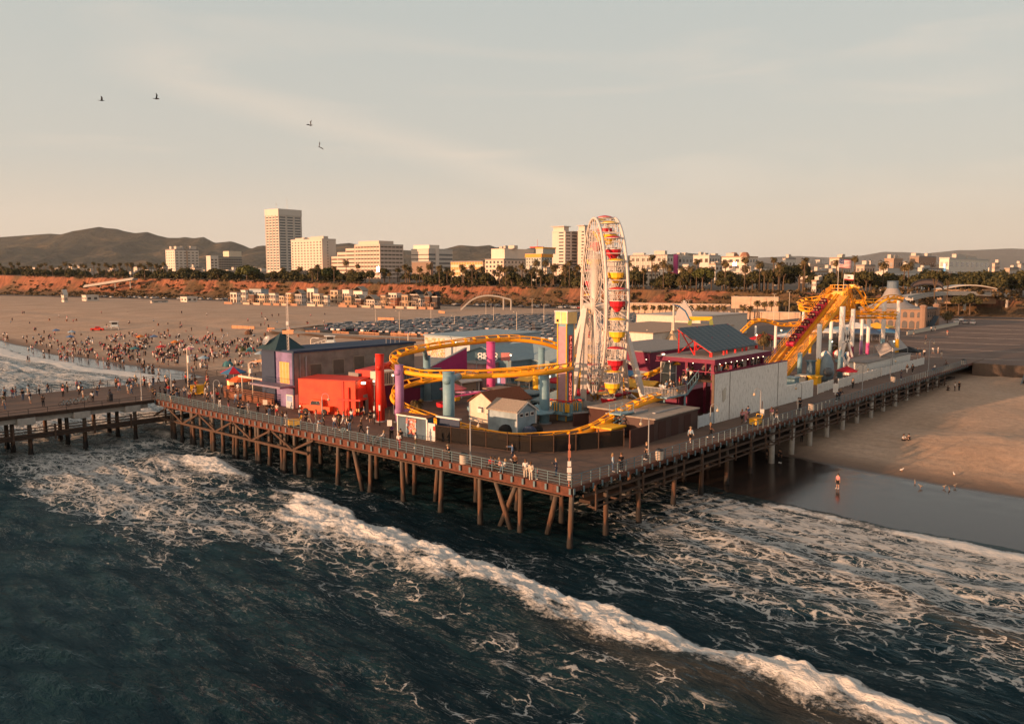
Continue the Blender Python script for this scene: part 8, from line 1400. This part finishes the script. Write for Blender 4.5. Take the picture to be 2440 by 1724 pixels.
for x, y_ in ((1075, 950), (1128, 955), (1140, 925), (1215, 918), (1240, 948), (1262, 960), (1300, 935), (1320, 950), (1505, 922), (1520, 915), (1532, 918), (1542, 925), (1560, 930), (1490, 925), (1060, 920), (1260, 940), (1310, 912), (1270, 915)): extra(P(x, y_), 'between the park booths', 'visitors between the booths', UPR)
for x, y_ in ((2177, 803), (2206, 812), (2219, 790), (2228, 790), (2257, 798), (2223, 843), (2235, 841), (2243, 855), (2202, 850), (2192, 846), (2186, 845)): extra(P(x, y_), 'on the pier car park', 'walkers on the pier car park', UPR)
for k, (x, y_) in enumerate(((2279, 770), (2300, 771), (2318, 772), (2290, 764))): o = inst('parked_car', CARS['sedan' if k % 2 else 'suv'], P(x, y_), PA+.2, 1, None, CC[(k*3) % 9][1]); tag(o, f'{CC[(k*3) % 9][0]} car parked at the far end of the pier car park{[" nearest the palm", "", " rightmost", " behind the others"][k]}', 'car')
slab_wall('long low pale barrier across the pier car park', (2162, 798), (2284, 774), (1.1, 1.1), CRM, .25)
bpy.context.view_layer.update()
for k, (g, x, y_) in enumerate(RIDERS):
    w = g.matrix_world; o = inst('person', joined('sit', 'dark', k % 3 == 0), (0, 0, 0), 0, 1, None, CN[['black', 'navy', 'grey', 'red'][k % 4]]); o.matrix_world = w @ Matrix.Translation((x-.05, y_, .43)); tag(o, 'dark haired rider sitting in the crimson coaster train', 'person', 'riders in the coaster train')
gi = [i for i, c in enumerate(GOND) if VU(c)[0] < 60]
for k, i in enumerate(sorted(range(20), key=lambda i: GOND[i].y)[:9]):
    for s in (-.55, .45): extra(GOND[i]+Vector((s, -.25, -2.15)), 'riding in a gondola of the ferris wheel', 'riders in the ferris wheel', ['sit'])
# the beach: sixty nearest figures, the rest as one crowd
def sand_at(x, y_):
    w = P(x, y_, 1.5)
    for _ in range(4): v_, u_ = VU(w); z_ = float(sandz(np.array([[v_]]), np.array([[u_]]))[0, 0]); w = P(x, y_, max(z_, 0.02))
    return w
for x, y_, pz, lab in ((1996, 1163, 'stand', 'person in pink top and dark shorts standing on the wet sand'), (2152, 1049, 'sitground', 'person sitting in pale clothes on the right sand'), (2166, 1049, 'sitground', 'person sitting in black on the right sand'), (1857, 1100, 'stand', 'person in black under the pier edge on the wet sand, left of a pair'), (1860, 1102, 'stand', 'person in black with white bag under the pier edge'), (1827, 1085, 'stand', 'person in dark shorts in the shade under the pier'), (1910, 1052, 'stand', 'person beside a white pile in the shade of the pier'), (2275, 932, 'stand', 'person in white top at the foot of the stairs'), (2285, 930, 'stand', 'person in black at the foot of the stairs'), (2258, 930, 'sitground', 'person sitting in dark clothes at the foot of the stairs')):
    person(lab, sand_at(x, y_), R.uniform(0, 6), pz, 'pink' if 'pink' in lab else ('white' if ('white top' in lab or 'pale' in lab) else 'black'), 'black', False, 'shorts' in lab, R.random() < .5)
bp = []
for i in range(330):
    m_ = rq.random()
    if m_ < .42: cx_, cy_ = rq.gauss(400, 110), rq.gauss(848, 22)
    elif m_ < .84: cx_, cy_ = rq.uniform(60, 650), rq.gauss(822, 18)
    else: cx_, cy_ = rq.uniform(-20, 800), rq.uniform(745, 830)
    shore = 842+max(0, (cx_-230))*.16
    if cy_ > shore+26 or cy_ < 738 or (cx_ > 650 and cy_ > 800): continue
    for j in range(rq.choice([1, 2, 3, 4, 5]) if cy_ > 800 else rq.choice([1, 1, 2])):
        x, y_ = cx_+rq.gauss(0, 5), cy_+rq.gauss(0, 2.2); w = sand_at(x, y_); bp.append((w, y_ > shore-4))
bp.sort(key=lambda a: a[0].y); NB = 20; cb = MB(); cmats = [SKINF]+[mat('crowd_'+n_, CN[n_], .9) for n_ in ('black', 'white', 'navy', 'red', 'pink', 'paleblue')]+[mat('dark_hair', (.018, .012, .009), .8)]
for i, (w, wet) in enumerate(bp):
    pz = rq.choice(['stand', 'stand', 'walk', 'stride'] if wet or rq.random() < .45 else ['sitground', 'stand', 'sitground', 'sit'])
    if i < NB: extra(w, 'at the waterline left of the pier', 'bathers at the waterline', [pz])
    else:
        M_ = Matrix.Translation(w) @ Matrix.Rotation(rq.uniform(0, 6.28), 4, 'Z') @ Matrix.Scale(1.04, 4); fv, ff = POSES[pz]['far']; tm, bm2 = rq.choice([1, 1, 1, 3, 3, 2, 4, 5, 6]), rq.choice([1, 1, 3, 2]); mp_ = [0, tm, bm2, 7]; o_ = len(cb.v)
        cb.v += [tuple(M_ @ p) for p in fv]; cb.f += [tuple(j+o_ for j in f) for f, _ in ff]; cb.m += [mp_[k] for _, k in ff]
tag(cb.build('crowd', cmats, None, True), kind='stuff')
# ------------------------------------------------------------------ beach furniture
for k, (x, y_, c_, lab) in enumerate(((367, 812, 'blue', 'wide blue beach parasol in the middle of the sand'), (168, 812, 'blue', 'blue beach parasol left of the lifeguard tower ramp'), (171, 800, 'paleblue', 'pale blue beach parasol near the far left sand'), (134, 796, 'blue', 'blue beach parasol at the left edge of the sand'), (335, 812, 'orange', 'yellow orange beach parasol'), (321, 842, 'teal', 'teal parasol among the bathers'), (385, 838, 'red', 'red parasol in the thick of the bathers'), (418, 826, 'orange', 'orange parasol above a group of bathers'), (485, 866, 'paleblue', 'pale blue parasol close to the pier crowd'), (620, 855, 'paleblue', 'pale parasol near the navy building'), (452, 843, 'pink', 'pink parasol beside the bathers'))):
    w = sand_at(x, y_); umb = umbrella(lab, x, y_, mat('parasol_'+c_, CN[c_], .8), 1.5, 2.1, z=w.z, group='beach parasols')
for k, (x, y_, c_, lab) in enumerate(((598, 838, 'teal', 'dark teal pop up beach tent near the pier'), (543, 872, 'teal', 'boxy teal beach shelter beside the crowd'), (592, 795, 'brown', 'small brown beach tent on the open sand'), (575, 836, 'olive', 'low olive beach tent next to the teal one'))):
    t_ = thing('beach_tent', lab, 'tent', sand_at(x, y_), k*.7); b = MB(); b.lathe((0, 0, 0), [(1.5, 0), (1.35, .7), (.7, 1.3), (.1, 1.5)], 8); b.build('cover', mat('tent_'+c_, CN[c_], .85), t_); b = MB(); b.prism([(-.5, -1.42, 0), (.5, -1.42, 0), (0, -1.15, .95)], (0, .1, 0)); b.build('opening', BLACK, t_)
def guard(lab, x, y_, rz, ramp):
    r = thing('lifeguard_tower', lab, 'lifeguard tower', sand_at(x, y_), rz); b = MB(); b.bb(-1.6, 1.6, -1.6, 1.6, 1.4, 1.55); b.build('floor', WHITE, r); b = MB(); [b.bar((a, c, 0), (a*.85, c*.85, 1.4), .14) for a in (-1.5, 1.5) for c in (-1.5, 1.5)]; b.bar((-1.5, -1.5, .1), (1.4, -1.4, 1.4), .09); b.build('leg', WHITE, r)
    b = MB(); b.bb(-1.2, 1.2, -1.2, 1.2, 1.55, 2.3); [b.bb(a-.07, a+.07, c-.07, c+.07, 2.3, 3.3) for a in (-1.13, 1.13) for c in (-1.13, 1.13)]; b.build('cabin', mat('pale_blue_cabin', (.50, .58, .60), .6), r); b = MB(); b.bb(-1.12, 1.12, -1.12, 1.12, 2.3, 3.25); b.build('window', GLASS, r); b = MB(); b.prism([(-1.9, -1.5, 3.3), (1.5, -1.5, 3.3), (1.5, -1.5, 3.45), (-1.9, -1.5, 3.6)], (0, 3, 0)); b.build('roof', WHITE, r)
    b = MB(); b.prism([(-1.6, -.6, 1.5), (-6.2, -.6, 0), (-6.2, -.6, -.1), (-1.6, -.6, 1.35)], (0, 1.2, 0)); [b.bar((-1.6, c, 2.3), (-6, c, .9), .08) for c in (-.6, .6)]; [b.cyl((-1.6-1.1*j, c, 1.4-.36*j), (-1.6-1.1*j, c, 2.3-.36*j), .04, n=5) for j in range(5) for c in (-.6, .6)]; b.build('ramp', WHITE, r); return r
guard('white lifeguard tower with ramp to the left behind the grey building', 788, 826, .15, 1); guard('blue backed lifeguard tower standing among the bathers at left', 274, 786, .35, 1)
rt = thing('rescue_truck', 'red lifeguard truck parked by the blue backed tower', 'truck', sand_at(232, 788), .25); b = MB(); b.prism([(-2.4, -.9, .4), (2.4, -.9, .4), (2.4, -.9, 1.0), (1.3, -.9, 1.1), (.7, -.9, 1.8), (-.6, -.9, 1.8), (-.7, -.9, 1.1), (-2.4, -.9, 1.1)], (0, 1.8, 0)); b.build('body', REDP, rt); b = MB(); [b.cyl((x, c-.1, .38), (x, c+.1, .38), .38, n=10) for x in (-1.5, 1.5) for c in (-.85, .85)]; b.build('wheel', BLACK, rt); b = MB(); b.bb(-.5, .75, -.92, .92, 1.15, 1.65); b.build('window', GLASS, rt)
for k, (x0, x1, y_) in enumerate(((552, 607, 782), (637, 655, 788), (683, 701, 792), (727, 764, 795), (792, 832, 796), (855, 905, 798), (930, 995, 801), (1002, 1062, 803), (1045, 1060, 745), (900, 940, 762))):
    a, c = sand_at(x0, y_), sand_at(x1, y_+2); d_ = c-a; r = thing('sand_fence', ['orange lit slatted sand fence on the open beach', 'sunlit sand fence section along the near edge of the car park'][k > 2], 'fence', a, math.atan2(d_.y, d_.x), 'sand fences on the beach'); b = MB(); L = d_.length; [b.bb(.25*j, .25*j+.16, -.03, .03, 0, 1.25) for j in range(int(L/.25))]; b.build('slat_panel', mat('orange_slat', (.62, .32, .17), .85), r); b = MB(); [b.bb(L*j/4-.05, L*j/4+.05, -.06, .06, 0, 1.4) for j in range(5)]; b.build('post', WOOD, r)  # orange sunlight put into the slat colour
for k, (x, y_) in enumerate(((118, 764), (159, 766), (182, 765), (308, 770), (377, 776), (631, 800), (528, 789), (711, 804), (862, 816), (869, 815), (400, 790))):
    w = sand_at(x, y_); t_ = thing('trash_barrel', 'rusty brown trash barrel standing on the open sand', 'barrel', w, 0, 'trash barrels on the beach'); b = MB(); b.lathe((0, 0, 0), [(.36, 0), (.38, .5), (.36, 1.1), (.30, 1.1), (.28, 1.0)], 10); b.build('drum', mat('rust_drum', (.20, .09, .05), .8), t_)
# ------------------------------------------------------------------ promenade furniture
def crook(lab, x, yb, yt, side, m=GREY, double=False):
    g = P(x, yb); h = Dp(x, yt, g.y).z-DZ; r = thing('street_lamp', lab, 'street lamp', g, 0, None); s = side; rr = .42
    b = MB(); b.tube([(0, 0, 0), (0, 0, .5), (0, 0, .55), (0, 0, h-rr)], [.14, .13, .075, .06], 8); b.build('pole', m, r)
    for sd in ((s, -s) if double else (s,)):
        b = MB(); pts = [(sd*rr*(1-math.cos(a)), 0, h-rr+rr*math.sin(a)) for a in [math.pi*k/8 for k in range(9)]]+[(sd*2*rr, 0, h-rr-.2)]; b.tube(pts, .04, 6); b.build('crook', m, r)
        b = MB(); b.lathe((sd*2*rr, 0, h-rr-.55), [(.05, 0), (.17, .10), (.19, .2), (.10, .32), (.05, .38)], 10); b.build('lantern', mat('lantern_glass', (.55, .42, .28), .4), r)
    return r
for a in (('dark crook lamp with hanging lantern on the narrow pier', 338, 953, 883, -1), ('dark crook lamp in front of the orange truck', 768.5, 1005, 937, 1), ('thin crook lamp before the dark mesh fence', 1121, 1094, 996, 1), ('crook lamp by the brown store with lantern to the left', 1545, 1082, 992, -1), ('plain dark lamp before the pale panel gate', 1692, 1027, 962, 1), ('tall crook lamp before the streaky white wall', 1811, 1003, 925, -1), ('crook lamp at the end of the lower white wall', 1909, 966, 912, -1), ('lamp with two crooks beside the red parasol', 2054, 934, 868, -1, GREY, True), ('lamp farther along behind the long picket fence', 2121, 902, 850, 1), ('double headed lamp at the car park edge', 2212, 884, 808, 1, GREY, True), ('dark lamp in the crowd where the piers meet', 409, 943, 884, -1), ('straight dark lamp beside the yellow stand', 511, 972, 905, 1)): crook(*a)
def board_pole(lab, x, yb, yt, boards, m=WOOD):
    g = P(x, yb); h = Dp(x, yt, g.y).z-DZ; r = thing('sign_pole', lab, 'sign', g, 0); b = MB(); b.cyl((0, 0, 0), (0, 0, h), .07, .05, 8); b.build('pole', m, r)
    for (z0, z1, w, mm) in boards: b = MB(); b.bb(-w/2, w/2, -.1, -.06, z0*h, z1*h); b.build('board', mm, r)
    return r
board_pole('wooden pole with square white board beside the ticket shed', 929, 1046, 975, ((.45, .65, .55, WHITE),)); board_pole('brown pole with square board by the terrace', 633, 988, 930, ((.42, .62, .6, CRM),)); board_pole('weathered mast with stacked white and rust boxes at the pier corner', 1356, 1158, 1032, ((.12, .24, .32, WHITE), (.26, .36, .4, WHITE), (.38, .48, .32, WHITE), (.55, .68, .25, mat('rust_box', (.38, .14, .09), .7)), (.72, .80, .2, MT['rust_box'])), MT['rust_box'])
board_pole('slim pole with striped white markers beside the red wall', 892, 1010, 956, ((.3, .45, .2, WHITE), (.6, .8, .18, WHITE))); board_pole('black pole with white round sign by the red column', 905, 1014, 962, ((.7, .95, .22, WHITE),), BLACK); board_pole('pole with small white sign beside the white wall lamp', 1815, 1003, 955, ((.3, .6, .5, WHITE),))
board_pole('white sign board standing between the picket fences', 1990, 940, 912, ((.2, .95, .8, WHITE),), WHITE)
an = thing('antenna_mast', 'tall thin lattice antenna mast with orange board rising above the navy building', 'mast', P(691, 968)); h = Dp(691, 700, P(691, 968).y).z-DZ; b = MB(); [b.bar((a, c, 0), (a, c, h), .04) for a, c in ((-.12, -.1), (.12, -.1), (0, .14))]; [b.bar((-.12, -.1, k*.5), (.12, -.1, k*.5+.5), .025) for k in range(int(h*2)-1)]; b.build('lattice', STEEL_W, an); b = MB(); zb_ = Dp(691, 790, P(691, 968).y).z-DZ; b.bb(-.75, .75, -.2, -.15, zb_-.3, zb_+.2); b.build('board', MT['orange_slat'], an); b = MB(); b.box((0, -.1, zb_+1.2), (.35, .3, .5)); b.build('box', WHITE, an)
for lab, x, yb, yt in (('white pole lamp with loudspeaker above the crowd', 449, 921, 828), ('thick cream pole beside the restaurant sail', 596, 925, 866), ('white lamp behind the grey building with loudspeaker box', 974, 905, 795), ('white lamp pole left of the lifeguard tower', 744, 935, 808)):
    g = P(x, yb); h = Dp(x, yt, g.y).z-DZ; r = thing('lamp_post', lab, 'street lamp', g); b = MB(); b.cyl((0, 0, 0), (0, 0, h), .13, .10, 8); b.build('pole', CRM, r); b = MB(); b.tube([(0, 0, h), (.3, 0, h+.25), (.9, 0, h+.2)], .06, 6); b.box((1.0, 0, h+.18), (.5, .25, .12)); b.build('arm', WHITE, r); b = MB(); b.cyl((.25, -.1, h*.62), (.25, -.1, h*.8), .25, n=10); b.build('loudspeaker', WHITE, r)
for k, (x, y_, lab) in enumerate(((1105, 1104, 'pale round litter bin by the west rail near the mesh fence'), (1571, 1094, 'pale round litter bin at the south rail before the brown store'), (1933, 977, 'pale litter bin at the south rail below the white wall'), (2128, 909, 'small litter bin far along the south rail'), (262, 955, 'dark litter bin on the narrow pier'), (2295, 868, 'litter bin at the head of the stairs'))):
    t_ = thing('litter_bin', lab, 'litter bin', P(x, y_)); b = MB(); b.lathe((0, 0, 0), [(.40, 0), (.42, .1), (.42, .92)], 14); b.build('body', DARK if k == 4 else mat('pale_bin', (.42, .36, .30), .7), t_); b = MB(); b.lathe((0, 0, .92), [(.44, 0), (.44, .08), (.3, .2), (.28, .2), (.3, .06)], 14); b.build('lid', DARK, t_)
for k, (x, y_, w, h, lab) in enumerate(((470, 940, 1.9, 1.5, 'large yellow vending box in the crowd at the left'), (700, 1015, 1.3, .8, 'low yellow cart at the west rail'), (1800, 1012, 1.4, .8, 'low yellow cart at the south rail'))):
    t_ = thing('yellow_cart', lab, 'cart', P(x, y_), .4 if k < 2 else .8); b = MB(); b.bb(-w/2, w/2, -.5, .5, .15, h); b.build('body', GOLD, t_); b = MB(); b.bb(-w/2-.05, w/2+.05, -.55, .55, h, h+.08); b.build('lid', mat('dark_yellow', (.55, .26, .02), .6), t_); b = MB(); [b.cyl((a, -.53, .15), (a, -.47, .15), .15, n=10) for a in (-w*.35, w*.35)]; b.build('wheel', BLACK, t_); b = MB(); b.bar((w/2, -.4, h*.8), (w/2+.35, -.4, h+.45), .06); b.bar((w/2, .4, h*.8), (w/2+.35, .4, h+.45), .06); b.bar((w/2+.35, -.4, h+.45), (w/2+.35, .4, h+.45), .06); b.build('handle', GOLD, t_)
for k, (x, y_, lab) in enumerate(((893, 1056, 'folded stroller by the west rail'), (582, 985, 'small stroller at the west rail near the sign board'))):
    t_ = thing('stroller', lab, 'stroller', P(x, y_), k); b = MB(); b.tube([(-.3, 0, .3), (-.25, 0, .75), (.15, 0, .8)], [.2, .22, .12], 8); b.build('seat', DARK, t_); b = MB(); [b.cyl((a, c-.03, .14), (a, c+.03, .14), .14, n=10) for a in (-.35, .35) for c in (-.25, .25)]; b.build('wheel', BLACK, t_); b = MB(); [b.bar((-.35, c, .14), (.45, c, 1.0), .03) for c in (-.22, .22)]; [b.bar((.35, c, .14), (-.2, c, .6), .03) for c in (-.22, .22)]; b.build('frame', GREY, t_)
def bike(lab, x, y_, rz):
    t_ = thing('bicycle', lab, 'bicycle', P(x, y_), rz)
    for a in (-.5, .5): b = MB(); b.tube([(a+.33*math.cos(k*.5236), 0, .34+.33*math.sin(k*.5236)) for k in range(12)], .025, 5, True); [b.bar((a, 0, .34), (a+.32*math.cos(k), 0, .34+.32*math.sin(k)), .008) for k in range(6)]; b.build('wheel', BLACK, t_)
    b = MB(); [b.bar(p, q, .035) for p, q in (((-.5, 0, .34), (-.15, 0, .8)), ((-.15, 0, .8), (.35, 0, .82)), ((-.1, 0, .32), (.35, 0, .8)), ((-.5, 0, .34), (-.1, 0, .32)), ((-.1, 0, .32), (-.18, 0, .9)), ((.5, 0, .34), (.33, 0, .98)))]; b.build('frame', BLUE, t_); b = MB(); b.bar((.3, -.28, 1.0), (.3, .28, 1.0), .03); b.build('handlebar', DARK, t_); b = MB(); b.bb(-.3, -.06, -.07, .07, .9, .97); b.build('saddle', BLACK, t_)
for k in range(4): bike(['dark bicycle leaning leftmost on the narrow pier', 'second dark bicycle parked on the narrow pier', 'bicycle parked between two others on the narrow pier', 'bicycle with a rider standing by on the narrow pier'][k], 155+17*k, 968-3.5*k, .6+.2*k)
bike('bicycle propped at the west rail before the snack stall', 818, 1036, -.7)
# floodlights lit along the park
for x, y_, Y in ((1086, 816, 138), (1217, 846, 128), (1296, 897, 107), (1310, 897, 107), (1508, 838, 139), (1862, 787, 168), (1803, 798, 160), (1983, 814, 165), (2131, 813, 168), (936, 894, 112), (891, 908, 112)):
    t_ = thing('floodlight', 'small lit floodlight fixed high inside the amusement park', 'floodlight', Dp(x, y_, Y), 0, 'lit floodlights of the park'); b = MB(); b.ball((0, 0, 0), .11, 8, 6); b.build('bulb', LAMP, t_); b = MB(); b.box((0, .18, .05), (.5, .1, .35)); b.bar((0, .2, 0), (0, .2, -Dp(x, y_, Y).z+DZ), .06); b.build('bracket', GREY, t_)
# ------------------------------------------------------------------ birds
def bird(lab, loc, rz, roll, m, span=1.35, dih=.5, group=None, wings=True):
    r = thing('bird', lab, 'bird', loc, rz, group); r.rotation_euler = (roll, 0, rz); b = MB(); b.tube([(-.42, 0, 0), (-.28, 0, 0), (-.05, 0, .01), (.2, 0, .02), (.32, 0, .05), (.40, 0, .06), (.50, 0, .04)], [.01, .05, .085, .075, .045, .045, .008], 8); b.prism([(-.3, -.03, 0), (-.58, -.10, 0), (-.58, .10, 0), (-.3, .03, 0)], (0, 0, .015)); b.build('body', m, r, True)
    for s in (-1, 1):
        z1, z2 = span*.28*dih, span*.30*dih*1.1; b = MB(); b.prism([(.16, s*.05, .04), (.20, s*span*.25, z1), (.02, s*span*.5, z2), (-.10, s*span*.44, z2*.98), (-.06, s*span*.25, z1), (-.12, s*.05, .03)], (0, 0, .02)); b.build('wing', m, r)
BD = mat('dark_feather', (.035, .025, .018), .8); BW = mat('white_feather', (.62, .60, .56), .8)
for x, y_, rz, ro, di, lab in ((242, 240, .5, .5, 1.1, 'dark gull gliding at the upper left of the sky, leftmost bird'), (372, 236, .9, .9, 1.3, 'dark gull with one wing raised right of the leftmost bird'), (741, 299, 2.4, -.7, 1.2, 'dark gull banking above the tall white tower'), (760, 350, 2.0, 1.1, 1.0, 'lowest dark gull diving above the tall white tower')): bird(lab, Dp(x, y_, 150), rz, ro, BD, 1.5, di)
for k, (x, y_) in enumerate(((2149, 1123), (2180, 1151), (2193, 1162), (2262, 1166), (2250, 1163), (2276, 1160), (2273, 1133))):
    t_ = thing('gull', ['grey gull standing on the dry edge of the right sand', 'brown gull standing at the water film', 'brown gull drinking at the water film', 'gull standing in the shallow film between two others', 'grey gull left of its neighbour in the shallow film', 'brown gull rightmost by the swash', 'white gull standing on the damp sand'][k], 'bird', sand_at(x, y_), k*1.3); m_ = BW if k in (0, 6) else mat('grey_feather', (.20, .17, .14), .8); b = MB(); b.tube([(-.28, 0, .22), (-.12, 0, .24), (.05, 0, .27), (.14, 0, .36), (.19, 0, .42), (.29, 0, .41)], [.015, .09, .085, .05, .05, .01], 8); b.build('body', m_, t_, True); b = MB(); [b.cyl((0, c, 0), (0, c, .2), .012, n=5) for c in (-.04, .04)]; b.build('leg', mat('leg_orange', (.5, .2, .05), .6), t_)
bird('white gull flying low over the right sand', Dp(2253, 1116, 104), .3, .3, BW, 1.3, .5)
# ------------------------------------------------------------------ evening air
hz = MB(); hz.bb(-14000, 16000, -700, 19000, -6, 1400)
hm = bpy.data.materials.new('evening_haze'); hm.use_nodes = True; t = hm.node_tree; t.nodes.remove(t.nodes['Principled BSDF'])
pv = nd(t, 'ShaderNodeVolumePrincipled'); pv.inputs['Density'].default_value = 1.9e-5; pv.inputs['Color'].default_value = (0.84, 0.93, 1.0, 1); pv.inputs['Anisotropy'].default_value = 0.0
t.links.new(pv.outputs[0], t.nodes['Material Output'].inputs['Volume'])
tag(hz.build('haze', hm), kind='stuff')
C.cycles.volume_bounces = 0
